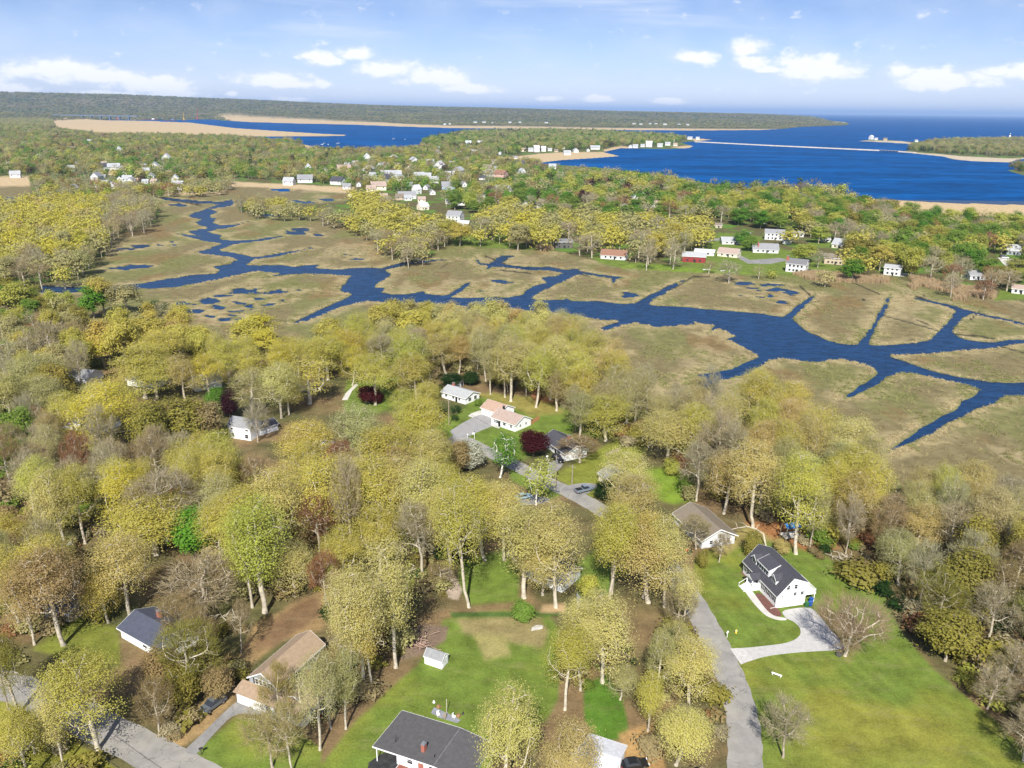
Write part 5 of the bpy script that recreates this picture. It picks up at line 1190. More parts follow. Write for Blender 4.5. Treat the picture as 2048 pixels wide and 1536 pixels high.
# --- ranch with pinkish-tan roof
def ranch():
    c, yaw, L = frame_px((980, 833), (1031, 850), 2.6, 8.6)
    h = thing('ranch_house', 'white ranch house with pinkish-tan roof and attached garage by the curving street', 'house', (c[0], c[1], 0), yaw); ANCHORS.append(('the tan-roofed ranch', c[0], c[1]))
    wing(h, -L / 2 + .35, L / 2 - .35, 0, 8.0, 2.6, 4.6, M_WHITE, RF['pink'], 0.35)
    x0, x1 = -L / 2 + .35, L / 2 - .35
    for u in (-.62, -.45, .1, .62): window(h, 'f', u * L / 2, 1.5, 1.3 if u < .3 else .9, 1.2, x0, x1, -4, 4)
    for u in (-1.6, 1.4): window(h, 'r', u, 1.5, .8, 1.0, x0, x1, -4, 4)
    q = MB(); q.box((-.15 * L, -4.03, 1.05), (.95, .08, 2.1)); q.obj('front_door', M_BLACK, h)
    for u in (-.42, -.28): 
        q = MB(); q.box((u * L, -4.5, 1.25), (.12, .12, 2.5)); q.obj('porch_post', M_TRIM, h)
    # garage wing set back to the left, parallel ridge
    G0 = at(960, 814, 2.6)[:2] - c; lx = G0[0] * math.cos(yaw) + G0[1] * math.sin(yaw); ly = -G0[0] * math.sin(yaw) + G0[1] * math.cos(yaw)
    wing(h, lx + .3, lx + 8.6, ly + 4.2, 7.8, 2.6, 4.5, M_WHITE, mat('shingle_pinkbrown', (.36, .25, .19), .95, .16, 1.6, .5, 7), 0.35, names=('garage_wall', 'garage_roof', 'garage_trim'))
    q = MB(); q.box((lx + 3.4, ly + .27, 1.05), (4.8, .08, 2.1)); gd = q.obj('garage_door', M_TRIM, h)
    for k in range(4):
        q = MB(); q.box((lx + 3.4, ly + .21, .3 + .5 * k), (4.6, .04, .42)); q.obj('door_panel', M_WHITE, gd)
    chimney(h, -L / 2 + 1.0, 1.5, 3.6, 5.0, .6, M_BLACK)
    fl = MB(); fl.span((-.36 * L, -5.6, 0.02), (-.05 * L, -4.9, .35)); fl.obj('planter', M_CONC, h)
ranch()
house('ranch_house', 'low white ranch with pale grey roof and dark chimney in front of evergreens', (880,782), (931,797), 2.5, 8.4, 4.0, M_WHITE, RF['pale'], [('f', -.6, 1.4, 1.2, 1.1), ('f', 0, 1.4, 1.2, 1.1), ('f', .5, 1.4, 1.0, 1.1), ('r', -.4, 1.4, 1.6, 1.4), ('r', .4, 1.4, 1.6, 1.4)], anchor='the pale grey roofed ranch', chim=(-4.4, 1.2, 3.4, 4.6, .9), door=('f', .25, .95, 2.1, M_BLACK, 'front_door'))
house('ranch_house', 'white house with black roof and brick chimney beside the dark red maple', (1083,874), (1130,908), 2.6, 8.4, 4.5, M_WHITE, RF['dark'], [('f', -.6, 1.5, 1.0, 1.2), ('f', -.1, 1.5, 1.4, 1.2), ('f', .4, 1.5, 1.0, 1.2)], anchor='the black-roofed house', chim=(1.2, .6, 3.8, 5.4, .8), shutters=True, door=('f', .15, .95, 2.1, M_BLACK, 'front_door'))
house('ranch_house', 'cream house with grey roof and red chimney half hidden under oaks near the pickup', (1194,944), (1250,984), 2.6, 8.6, 4.3, WL['cream'], RF['grey'], [('f', -.5, 1.5, 1.2, 1.1), ('f', .1, 1.5, 1.2, 1.1)], anchor='the cream red-chimney house', chim=(-6.0, 2.0, 3.4, 4.9, .7), door=('f', -.15, .95, 2.1, M_WHITE, 'front_door'))
house('ranch_house', 'low house with weathered grey-brown roof covered in debris beside the leaning dead branch', (1344,1024), (1403,1081), 2.7, 10.2, 4.9, WL['lgrey'], RF['weath'], [('r', -.45, 1.4, 1.0, 1.1), ('r', .1, 1.4, 1.0, 1.1), ('r', .6, 1.4, 1.0, 1.1)], anchor='the weathered brown roof', over=.6)
house('ranch_house', 'white house with dark blue-grey roof under the big bare grey tree', (232,1254), (328,1308), 2.6, 8.6, 4.2, M_WHITE, mat('shingle_navy', (.062, .07, .10), .95, .15, 1.5, .5, 7), [('f', -.85, 1.6, .6, .7), ('f', -.72, 1.6, .6, .7), ('f', .1, 1.4, 1.4, 1.2), ('f', .6, 1.4, 1.0, 1.2), ('r', .3, 1.4, 1.0, 1.1)], anchor='the navy-roofed house', over=.5, chim=(-2.0, 1.6, 3.6, 5.0, .8))
house('ranch_house', 'small tan house with tree-shadowed brown roof and white front at the lower left', (64,1203), (136,1227), 2.5, 8.2, 4.4, WL['tan'], RF['charcoal'], [('r', -.3, 1.7, 1.3, 1.0), ('f', .5, 1.4, 1.2, 1.2), ('f', 0, 1.4, 1.2, 1.2)], anchor='the small tan house', over=.4, door=('f', .8, 1.6, 2.2, M_WHITE, 'front_door'))
house('gambrel_house', 'white two-storey house with grey barn-style roof among dark trees', (454,852), (500,859), 4.0, 6.2, 6.4, M_WHITE, RF['grey'], [('f', -.65, 3.6, 1.1, 1.1), ('f', .7, 3.6, 1.1, 1.1), ('f', .65, 1.3, 1.4, 1.4), ('f', -.6, 1.3, 1.2, 1.2)], anchor='the white barn-roofed house', gambrel=True, over=.15)
house('cottage', 'pale grey house with gable end showing between bare trees', (608,894), (662,908), 2.8, 7.6, 5.0, WL['lgrey'], RF['pale'], [('l', 0, 3.0, .9, 1.2), ('f', -.5, 1.5, 1.0, 1.1)], anchor='the pale grey gable house', over=.3)
house('ranch_house', 'white house with slate-grey roof below the bright oaks at the left', (127,752), (172,757), 2.6, 9.5, 4.6, M_WHITE, RF['grey'], [('f', .5, 1.4, 1.4, 1.2), ('f', -.3, 1.4, 1.4, 1.2)], anchor='the slate-grey roofed house', over=.4)
house('ranch_house', 'long white house with black roof behind rusty red saplings', (97,840), (207,853), 2.7, 8.6, 4.6, M_WHITE, RF['charcoal'], [('f', -.6, 1.5, 1.2, 1.1), ('f', .2, 1.5, 1.2, 1.1), ('f', .75, 1.5, 1.0, 1.1)], anchor='the long white house', over=.45)
house('ranch_house', 'white house with dark grey roof showing under a tan-topped oak', (250,758), (313,764), 2.7, 9.0, 4.8, M_WHITE, RF['mid'], [('f', .45, 1.5, 1.0, 1.1), ('f', .8, 1.5, .8, 1.1)], anchor='the dark-grey-roofed house', over=.4)
house('ranch_house', 'white house with pale grey roof showing through the lime yellow oak', (388,771), (446,760), 2.7, 9.0, 4.8, M_WHITE, RF['pale'], [('f', -.5, 1.5, 1.0, 1.1)], anchor='the pale-roofed hidden house', over=.4)
house('ranch_house', 'light grey house mostly hidden under tall oaks behind the small back lawn', (1046,1136), (1126,1168), 2.6, 8.4, 4.4, WL['lgrey'], RF['mid'], [('f', -.5, 1.4, 1.2, 1.1), ('f', .1, 1.4, 1.2, 1.1)], anchor='the hidden grey house', over=.4, door=('f', .5, 1.4, 2.1, M_WHITE, 'patio_door'))
def white_roof_garage():
    A, B = at(1178, 1465, 2.6), at(1255, 1490, 2.6); d = (B - A)[:2]; L = np.linalg.norm(d); yaw = math.atan2(d[1], d[0]); n = np.array([-math.sin(yaw), math.cos(yaw)])
    c = (A[:2] + B[:2]) / 2 - n * 4.2; h = thing('garage', 'building with nearly white shingled roof beside the two huge oaks at the bottom', 'garage', (c[0], c[1], 0), yaw); ANCHORS.append(('the white-roofed garage', c[0], c[1]))
    wing(h, -L / 2 + .3, L / 2 - .3, 0, 7.8, 2.6, 3.5, M_WHITE, RF['white'], .3)
    q = MB(); q.box((L / 2 - .27, 1.5, 1.0), (.06, .9, 2.0)); q.obj('side_door', M_TRIM, h)
white_roof_garage()
house('garage', 'dark-roofed garage beside the white barn-roofed house', (520,858), (558,846), 2.4, 6.0, 3.6, WL['lgrey'], RF['dark'], [], over=.25, door=('f', 0, 2.6, 2.0, M_WHITE, 'garage_door'), cat='garage')

# --- houses across the marsh
def midhouse(label, cx, cy, wpx, W, he, hr, wall, roof, yawdeg=0, wins=4, name='cottage', storeys=1, chim=None, group='houses across the marsh', gar=False):
    p = at(cx, cy); L = wpx * depth(p) / FPX * 0.92; yaw = math.atan2(-p[0], p[1]) * 0.7 + math.radians(yawdeg)
    c = p[:2] + np.array([-math.sin(yaw), math.cos(yaw)]) * W / 2
    wn_ = []
    for s in range(storeys):
        for k in range(wins): wn_.append(('f', -0.8 + 1.6 * (k + .5) / wins, 1.5 + 2.7 * s, 1.2, 1.3))
        wn_ += [('r', -.4, 1.5 + 2.7 * s, 1.0, 1.2), ('r', .4, 1.5 + 2.7 * s, 1.0, 1.2), ('l', 0, 1.5 + 2.7 * s, 1.0, 1.2)]
    return house(name, label, None, None, he, W, hr, wall, roof, wn_, 0.4, 'house', group, True, True, None, ('f', .1, 1.0, 2.1, M_BLACK, 'front_door') if not gar else ('f', 0, 2.6, 2.1, M_WHITE, 'garage_door'), chim=chim, frm=(c, yaw, L))
midhouse('white house with rust-brown roof standing at the marsh edge under oaks', 1226, 519, 58, 8, 3.0, 6.5, WL['white'], RF['brown'], -14, 4, storeys=1)
midhouse('dark house almost hidden under oaks at the marsh edge', 1128, 497, 40, 8, 5.2, 7.0, WL['dark'], RF['mid'], 10, 3, storeys=2)
midhouse('red-walled house with pale grey roof and brick base facing the marsh', 1387, 525, 52, 9, 4.4, 6.8, WL['red'], RF['pale'], -6, 3)
midhouse('low white garage behind the red house', 1408, 511, 44, 8, 2.8, 4.2, WL['white'], RF['white'], -10, 2, gar=True)
midhouse('cream cottage with broad tan gable beside bare trees', 1454, 514, 46, 10, 2.8, 6.0, WL['cream'], RF['pink'], -20, 3)
midhouse('long low house with pale grey roof beyond the lawn', 1468, 489, 54, 10, 2.6, 5.4, WL['white'], RF['pale'], 8, 4)
midhouse('cream-white two-storey house with grey roof, biggest of the row', 1548, 480, 42, 9, 5.6, 8.4, WL['white'], RF['grey'], -4, 4, storeys=2)
midhouse('white house with grey cross gables and brick chimney by the cul-de-sac', 1531, 506, 56, 10, 2.8, 6.6, WL['white'], RF['grey'], 4, 4, chim=(-5.5, -3, 3, 7.6, 1.0))
midhouse('tall white house with red brick chimney and deck at the marsh edge', 1590, 545, 44, 9, 5.8, 8.6, WL['white'], RF['mid'], -18, 4, storeys=2, chim=(-6.2, -2, 0, 10.0, 1.5))
midhouse('small white garage with dark door beside the two-storey house', 1573, 488, 20, 7, 2.8, 4.8, WL['white'], RF['grey'], -12, 0, gar=True)
midhouse('white cottage roof showing behind the small garage', 1596, 474, 25, 7, 2.8, 4.6, WL['white'], RF['grey'], 6, 3)
midhouse('white ranch with garage below and pale roof near the reeds', 1783, 551, 36, 9, 5.0, 6.6, WL['white'], RF['pale'], -14, 3, storeys=2)
midhouse('pale house with steep grey roof behind the yellow oak', 1677, 497, 34, 9, 3.4, 7.4, WL['cream'], RF['pale'], -30, 3)
midhouse('tan house among bare trees behind the marsh reeds', 1668, 529, 44, 9, 4.6, 7.0, WL['tan'], RF['weath'], -10, 4, storeys=2)
midhouse('grey barn-roofed house by the road at the far right edge', 2027, 510, 30, 9, 3.6, 7.4, WL['grey'], RF['pale'], 8, 3)
midhouse('white bungalow at the right edge of the marsh', 2040, 588, 36, 9, 3.0, 4.8, WL['white'], RF['pink'], -8, 3)
midhouse('slate-roofed house by the road at the right edge', 2046, 540, 40, 9, 3.0, 5.2, WL['white'], RF['mid'], 4, 3)
midhouse('grey-roofed house behind leafless trees near the reeds', 1955, 560, 36, 9, 3.0, 5.6, WL['lgrey'], RF['grey'], 20, 3)
midhouse('small white outbuilding between green trees on the right bank', 1931, 497, 14, 5, 2.6, 4.0, WL['white'], RF['white'], 0, 1)
midhouse('white sheds on the lawn behind the cream cottage', 1652, 484, 20, 5, 2.4, 3.6, WL['white'], RF['white'], 5, 2)
midhouse('dark-roofed house with white gable among the green trees', 1627, 433, 20, 8, 3.0, 5.4, WL['white'], RF['dark'], -20, 2)
midhouse('grey house under tall green trees near the reed flat', 1742, 437, 14, 7, 3.2, 5.6, WL['lgrey'], RF['pale'], 10, 2)
midhouse('white flat-roofed house with long window band behind an oak', 1544, 427, 26, 7, 4.2, 4.9, WL['white'], RF['white'], 0, 4)
midhouse('white house wall showing left of the evergreen', 1524, 448, 22, 7, 3.0, 5.2, WL['white'], RF['grey'], 10, 2)
midhouse('tan garage by the road behind the round oak', 1437, 456, 16, 6, 2.6, 4.2, WL['tan'], RF['weath'], 0, 1)
midhouse('big white house with two gables on the wooded slope', 906, 444, 34, 10, 6.0, 10.0, WL['white'], RF['grey'], -24, 3, storeys=2)
midhouse('white house tucked below the big two-gabled house', 926, 458, 26, 8, 5.0, 7.0, WL['white'], RF['white'], -10, 2, storeys=2)
midhouse('white house showing through the bare grey wood', 800, 474, 28, 8, 3.6, 6.0, WL['white'], RF['pale'], 8, 3)
midhouse('white-walled house at the edge of the bare wood', 900, 474, 18, 8, 3.6, 6.0, WL['white'], RF['white'], 0, 2)
midhouse('broad white house with pale grey roofs at the village edge', 815, 398, 40, 11, 4.0, 8.4, WL['white'], RF['grey'], 6, 4, storeys=1)
midhouse('tall white gable behind the broad white house', 838, 388, 16, 9, 6.0, 11.0, WL['white'], RF['white'], 40, 1, storeys=2)
midhouse('house with blue-grey hipped roof at the wood edge', 768, 410, 24, 10, 3.0, 7.4, WL['lgrey'], RF['grey'], 10, 2)
midhouse('white gabled house beside the leafy tree in the village', 850, 420, 22, 9, 4.0, 7.4, WL['cream'], RF['white'], 30, 2)
midhouse('pale blue house with white porch in the village', 896, 384, 22, 9, 5.4, 8.0, WL['blue'], RF['grey'], 4, 3, storeys=2)
midhouse('white terrace with long pale roof in the village', 903, 408, 28, 8, 3.0, 5.0, WL['white'], RF['pale'], -6, 3)
midhouse('cream house behind oaks at the village edge', 828, 440, 30, 9, 3.6, 6.6, WL['cream'], RF['pink'], 12, 3)

# ------------------------------------------------------------------ village houses, far away
VILL = []
def vil(zone, pts): VILL.extend((zone, *p) for p in pts)
vil('at the left edge of the village', [(7,287,14,'w'),(49,292,16,'b'),(55,267,8,'w'),(32,355,14,'w'),(144,342,12,'w'),(144,302,14,'t'),(182,287,14,'w'),(146,384,16,'w')])
vil('in the grove behind the yellow wood', [(207,340,16,'d'),(229,340,17,'w'),(239,307,12,'W'),(195,360,16,'g'),(256,364,14,'w'),(264,370,16,'w'),(303,359,14,'w'),(207,378,18,'w'),(237,381,18,'w'),(256,378,16,'w'),(270,368,12,'c')])
vil('beside the round brown thicket', [(295,320,14,'w'),(334,326,15,'W'),(310,337,16,'w'),(320,344,13,'c'),(293,347,12,'w'),(358,379,18,'w'),(352,370,14,'W'),(372,378,12,'w')])
vil('along the tan reed margin', [(496,291,16,'t'),(617,345,12,'W'),(579,370,16,'w'),(611,365,22,'g'),(677,369,20,'d'),(650,349,14,'c'),(688,343,20,'c')])
vil('in the middle of the village', [(735,325,12,'W'),(738,344,20,'w'),(760,335,10,'w'),(748,358,14,'w'),(777,364,18,'d'),(789,355,20,'w'),(828,325,22,'w'),(879,343,22,'W'),(838,359,16,'w'),(855,357,12,'w'),(914,348,16,'w'),(757,380,22,'c'),(743,384,14,'c'),(897,380,20,'b'),(787,320,14,'w'),(733,358,10,'t'),(738,402,12,'w'),(917,347,18,'w'),(770,352,12,'w'),(800,362,14,'w'),(868,366,14,'w'),(820,342,12,'c'),(860,330,12,'w'),(905,332,10,'w'),(711,331,10,'w')])
vil('on the wooded peninsula', [(937,294,11,'W'),(961,294,12,'W'),(1020,282,8,'w'),(1137,284,8,'w'),(1190,288,20,'w'),(1176,303,8,'w'),(1261,296,9,'w'),(1271,296,10,'w'),(1298,294,12,'W'),(1320,294,10,'w'),(1335,291,10,'w'),(1350,292,8,'c'),(1075,272,8,'w'),(1100,276,8,'c'),(1230,288,8,'w'),(1285,294,8,'w'),(1345,284,8,'w'),(1380,279,9,'w'),(1395,279,7,'w')])
vil('along the sandy spit', [(936,297,12,'w'),(917,311,12,'w'),(949,309,14,'w'),(939,308,10,'g'),(1020,305,10,'w'),(1029,304,9,'w'),(1046,303,10,'c'),(1062,303,10,'w'),(1073,304,11,'W'),(1087,303,9,'W'),(1125,298,9,'w'),(1134,310,14,'w'),(1151,305,13,'w'),(1190,299,18,'w'),(1000,309,8,'w'),(1100,302,8,'w'),(1112,304,8,'t'),(876,309,12,'w'),(880,300,10,'w'),(905,300,9,'t')])
vil('near the green trees of the near shore', [(976,342,14,'t'),(980,352,18,'g'),(1002,354,18,'p'),(1039,333,14,'d'),(1044,346,10,'w'),(1042,356,12,'w'),(1105,338,11,'w'),(1005,388,20,'w'),(968,395,12,'w'),(971,409,10,'c'),(1056,399,16,'g'),(1054,411,20,'w'),(1190,430,14,'w'),(1207,429,14,'w'),(1283,388,9,'w'),(1295,415,10,'g'),(1288,447,10,'w'),(1300,413,14,'g'),(1317,415,14,'c'),(1403,412,12,'g'),(1415,409,12,'w'),(1281,386,8,'w'),(1386,393,7,'w'),(1022,384,10,'w'),(1010,405,10,'c')])
vil('on the point below the lighthouse', [(1742,279,8,'W'),(1752,280,6,'w'),(1770,281,7,'t'),(1832,284,6,'w'),(1898,284,14,'w'),(1862,285,8,'t'),(1918,284,6,'w'),(1996,281,6,'w'),(1936,285,6,'w'),(1880,285,7,'t')])
vil('on the far bank across the lagoon', [(1093,247,10,'w'),(1040,246,5,'w'),(1268,249,6,'w'),(1282,250,6,'w'),(1300,249,5,'w'),(1312,249,5,'w'),(1330,250,7,'w'),(1358,250,6,'w'),(1375,251,6,'w'),(950,246,12,'w'),(968,246,7,'w'),(1020,246,6,'w'),(985,247,6,'w'),(1664,247,8,'w'),(1672,246,6,'w'),(1686,246,9,'w'),(1650,248,5,'t'),(1640,246,6,'w'),(307,230,8,'w'),(112,235,7,'w'),(340,231,5,'w'),(900,249,7,'w'),(890,250,5,'w'),(870,233,6,'w'),(640,229,4,'W')])
_vv = np.random.default_rng(21)
for zone, n_, (xa, xb, ya, yb) in (('in the middle of the village', 40, (690, 1060, 316, 412)), ('in the grove behind the yellow wood', 16, (150, 340, 326, 372)), ('near the green trees of the near shore', 18, (1060, 1300, 350, 420)), ('at the left edge of the village', 8, (0, 150, 280, 345)), ('on the wooded peninsula', 10, (930, 1330, 274, 296))):
    for _ in range(400):
        x, y = _vv.uniform(xa, xb), _vv.uniform(ya, yb)
        if all(abs(x - q[1]) > 12 or abs(y - q[2]) > 7 for q in VILL) and not inside(FAR_WATER, np.array([x]), np.array([y]))[0]:
            VILL.append((zone, x, y, (6 + (y - 270) * .045) * _vv.uniform(.75, 1.1), 'wcgtgdc'[_vv.integers(7)])); n_ -= 1
            if n_ == 0: break
VW = dict(w=(WL['white'], 'pale'), W=(WL['white'], 'white'), c=(WL['cream'], 'pink'), t=(WL['tan'], 'weath'), b=(WL['blue'], 'grey'), g=(WL['white'], 'grey'), d=(WL['white'], 'dark'), p=(mat('rose_siding', (.5, .33, .28), .8, .1), 'brown'))
VN = dict(w='white house with pale roof', W='tall white house', c='cream house', t='tan house', b='pale blue house', g='white house with grey roof', d='white house with dark roof', p='rose-brown house')
ORD = ['first','second','third','fourth','fifth','sixth','seventh','eighth','ninth','tenth','eleventh','twelfth','thirteenth','fourteenth','fifteenth','sixteenth','seventeenth','eighteenth','nineteenth','twentieth']
for a in ('twenty','thirty','forty','fifty','sixty','seventy','eighty','ninety'):
    ORD += [a + '-' + b for b in ORD[:9]] + [{'twenty':'thirtieth','thirty':'fortieth','forty':'fiftieth','fifty':'sixtieth','sixty':'seventieth','seventy':'eightieth','eighty':'ninetieth','ninety':'hundredth'}[a]]
def plural(s): return s.replace(' house ', ' houses ') if ' house ' in s else s + 's'
def vmesh(kind, wall, roofm, he, hr):
    def mk():
        a = MB(); a.extrude([(-.5, 0), (.5, 0), (.5, he), (0, hr - .02), (-.5, he)], 'x', -.5, .5); return a.mesh('wall', wall)
    def mk2():
        s = (hr - he) / .5; a = MB(); a.extrude([(-.55, he - .05 * s), (0, hr), (.55, he - .05 * s), (.55, he - .05 * s - .03), (0, hr - .03), (-.55, he - .05 * s - .03)], 'x', -.54, .54); return a.mesh('roof', roofm)
    return cached(('vw', kind), mk), cached(('vr', kind), mk2)
def vwin():
    a = MB(); a.box((0, 0, 0), (1.1, .14, 1.3)); return a.mesh('window', M_GLASS)
HOUSEXY = []
_buck = {}
_vr = np.random.default_rng(5)
for z_, x, y, w, k in VILL: _buck.setdefault((k, z_), []).append((x, y))
for z0_, x, y, w, k in VILL:
    z_ = z0_; wl, rk = VW[k]; p = at(x, y); L = min(max(8.5, (1.3 if y > 318 else 1.0) * w * depth(p) / FPX), 27)
    he = .42 if k != 'W' else .62; hr = he + .36
    if y < 262: L = min(L, 26)
    H = min(L * 0.95, 14) * (1.25 if k == 'W' else 1)
    z_ = z_.replace('near the green trees of the near shore', 'by the near green shore').replace('on the far bank across the lagoon', 'across the lagoon'); lst = sorted(_buck[(k, z0_)]); i = lst.index((x, y)); n = len(lst)
    lab = f'{VN[k]} {z_}' if n == 1 else f'{ORD[i]} from left among {plural(VN[k])} {z_}'
    yaw = math.atan2(-p[0], p[1]) * .6 + _vr.choice([0, 0, 1.57]) + _vr.normal(0, .3)
    h = thing('village_house', lab, 'village house', (p[0], p[1], 0), yaw, 'houses of the waterside village')
    a, b = vmesh(k, wl, RF[rk], he, hr); W = min(L * .75, 14)
    put('wall', a, h, scale=(L, W, H)); put('roof', b, h, scale=(L, W, H))
    if y > 312:
        wm = cached('vwin', vwin)
        for s in (-.3, .3):
            for yy in (-1, 1): put('window', wm, h, (s * L, yy * (W / 2 + .02), H * he * .62))
            put('window', wm, h, (s / abs(s) * (L / 2 + .02), 0, H * he * .62), math.pi / 2)
    HOUSEXY.append((p[0], p[1], L))

# ------------------------------------------------------------------ trees: individuals
LM = [('the pickup drive', 1167, 985), ('the pale gravel drive', 1600, 1290), ('the big open lawn', 1850, 1350), ('the bare earth bank', 600, 1240), ('the small back lawn', 970, 1165), ('the brush pile', 850, 1290), ('the lower street', 160, 1440),
      ('the blue tarpaulin', 1580, 1075), ('the creek mouth', 1400, 775), ('the marsh edge bend', 1250, 770), ('the narrow ditch end', 590, 645), ('the violet marsh pools', 450, 630), ('the brackish cove', 110, 600), ('the eastern marsh corner', 1900, 1020), ('the cul-de-sac lawn', 1500, 540),
      ('the lone lawn oak', 751, 808), ('the wood of saplings', 1150, 830), ('the left marsh wood', 110, 480), ('the tip of the left wood', 290, 420), ('the marsh-side thicket', 830, 500), ('the wood spit upstream', 560, 420), ('the round oak wood', 1080, 460), ('the curve of far oaks', 1300, 480),
      ('the reed strip', 1700, 545), ('the reed-side red maple', 1930, 520), ('the long reed flat', 1800, 420), ('the lagoon shore', 1500, 390), ('the village green edge', 1000, 400), ('the tan margin upstream', 400, 375), ('the muddy ditch cross', 1130, 540), ('the hillside street', 950, 890), ('the swampy hollow', 60, 960), ('the leafless tangle', 1850, 1120)]
AN = [(a, *pix(np.array([x, y, 0]))) for a, x, y in ANCHORS] + LM
def relation(px, py):
    best = min(AN, key=lambda a: (a[1] - px) ** 2 + ((a[2] - py) * 1.5) ** 2)
    dx, dy = px - best[1], (py - best[2]) * 1.5
    if abs(dx) > abs(dy): return ('left of ' if dx < 0 else 'right of ') + best[0]
    return ('behind ' if dy < 0 else 'in front of ') + best[0]

for t in TREES:
    p = np.array([t['x'], t['y'], 0]); t['px'], t['py'] = pix(p); t['d'] = math.hypot(t['x'], t['y']); t['app'] = t['w'] * t['h'] / max(depth(p), 1) ** 2
TREES = [t for t in TREES if -140 < t['px'] < 2190]
bykind = {}
for t in TREES: bykind.setdefault(NAME[t['fam']][0], []).append(t)
LEFT = []
_jr = np.random.default_rng(77)
singles = []
for kname, lst in bykind.items():
    lst.sort(key=lambda t: -t['app']); singles += lst[:285]; LEFT += lst[285:]
    print('KIND', kname, len(lst))
buck = {}
for t in singles:
    nm, cat = NAME[t['fam']]; cw = WORD[t['c']]
    if nm == 'bare_tree' and not cw.startswith('bare'): cw = 'sparse ' + cw
    if nm == 'bare_tree': cw = cw.replace('bare ', 'leafless ')
    cat2 = 'tree' if nm == 'bare_tree' else ('leafy tree' if nm == 'leafy_tree' else cat)
    t['key'] = (f'{cw} {cat2}', relation(t['px'], t['py'])); buck.setdefault(t['key'], []).append(t)
for (k, rel), lst in buck.items():
    lst.sort(key=lambda t: t['px'])
    for i, t in enumerate(lst):
        t['lab'] = f'{k} standing {rel}' if len(lst) == 1 else f'{ORD[i]} from left among {k}s {rel}'
GRP = {'oak_tree': 'oaks in spring leaf', 'bare_tree': 'leafless trees of the woods', 'leafy_tree': 'trees in full leaf', 'evergreen_tree': 'evergreens among the gardens', 'garden_shrub': 'shrubs in the gardens', 'birch_tree': 'birches by the street', 'beech_tree': None}
def plant(t):
    fam = t['fam']
    P = PROTO[fam] if t['d'] < 330 else PROTO[FARPAIR[fam]]
    tm, cm, H0, D0 = P[_jr.integers(len(P))]
    nm, cat = NAME[fam]
    o = thing(nm, t['lab'], cat, (t['x'], t['y'], -0.02), _jr.random() * 6.283, GRP.get(nm))
    o.rotation_euler = (_jr.normal(0, .045), _jr.normal(0, .045), o.rotation_euler[2])
    sx = t['w'] / D0 * (1.06 if nm == 'oak_tree' and t['d'] < 330 else 1.0); o.scale = (sx, sx * _jr.uniform(.82, 1.12), t['h'] / H0)
    tc = np.array(TINT[t['c']]) * _jr.uniform(.91, 1.09); tc = tc * (1 + _jr.normal(0, .03, 3))
    link(bpy.data.objects.new('trunk', tm), o)
    c = link(bpy.data.objects.new('crown', cm), o); c['tint'] = [float(min(1, max(0, v))) for v in tc]
for t in singles: plant(t)

# ------------------------------------------------------------------ masses that nobody could count
def far_mesh(name, seed, R, H, z0, n, size, shape='oval', trunk=True, bare=False):
    rs = np.random.default_rng(seed); A = envelope(rs, max(14, n // 5), shape, R, z0, H)
    if bare: V, F, vr = twigs(rs, A, 7, size, 0.14, np.array([0, 0, H * .4]))
    else: V, F, vr = leaves(rs, A, 5, R * .22, size, np.array([0, 0, H * .45]), .7)
    fs = [F]; mi = np.zeros(len(F), np.int32)
    if trunk:
        b = len(V); a = np.arange(4) * math.pi / 2; r = .28
        T = np.concatenate([np.c_[np.cos(a) * r, np.sin(a) * r, np.full(4, -.3)], np.c_[np.cos(a) * r * .5, np.sin(a) * r * .5, np.full(4, H * .6)]])
        V = np.vstack([V, T]); q = np.array([(b + i, b + (i + 1) % 4, b + 4 + (i + 1) % 4, b + 4 + i) for i in range(4)], np.int32)
        fs.append(q); mi = np.concatenate([mi, np.ones(4, np.int32)]); vr = np.concatenate([vr, np.full(8, .5)])
    me = mesh_np(name, V, fs, (M_LEAF, M_BARK), matidx=mi); a_ = me.attributes.new('vary', 'FLOAT', 'POINT'); a_.data.foreach_set('value', vr.astype(np.float32)); return me

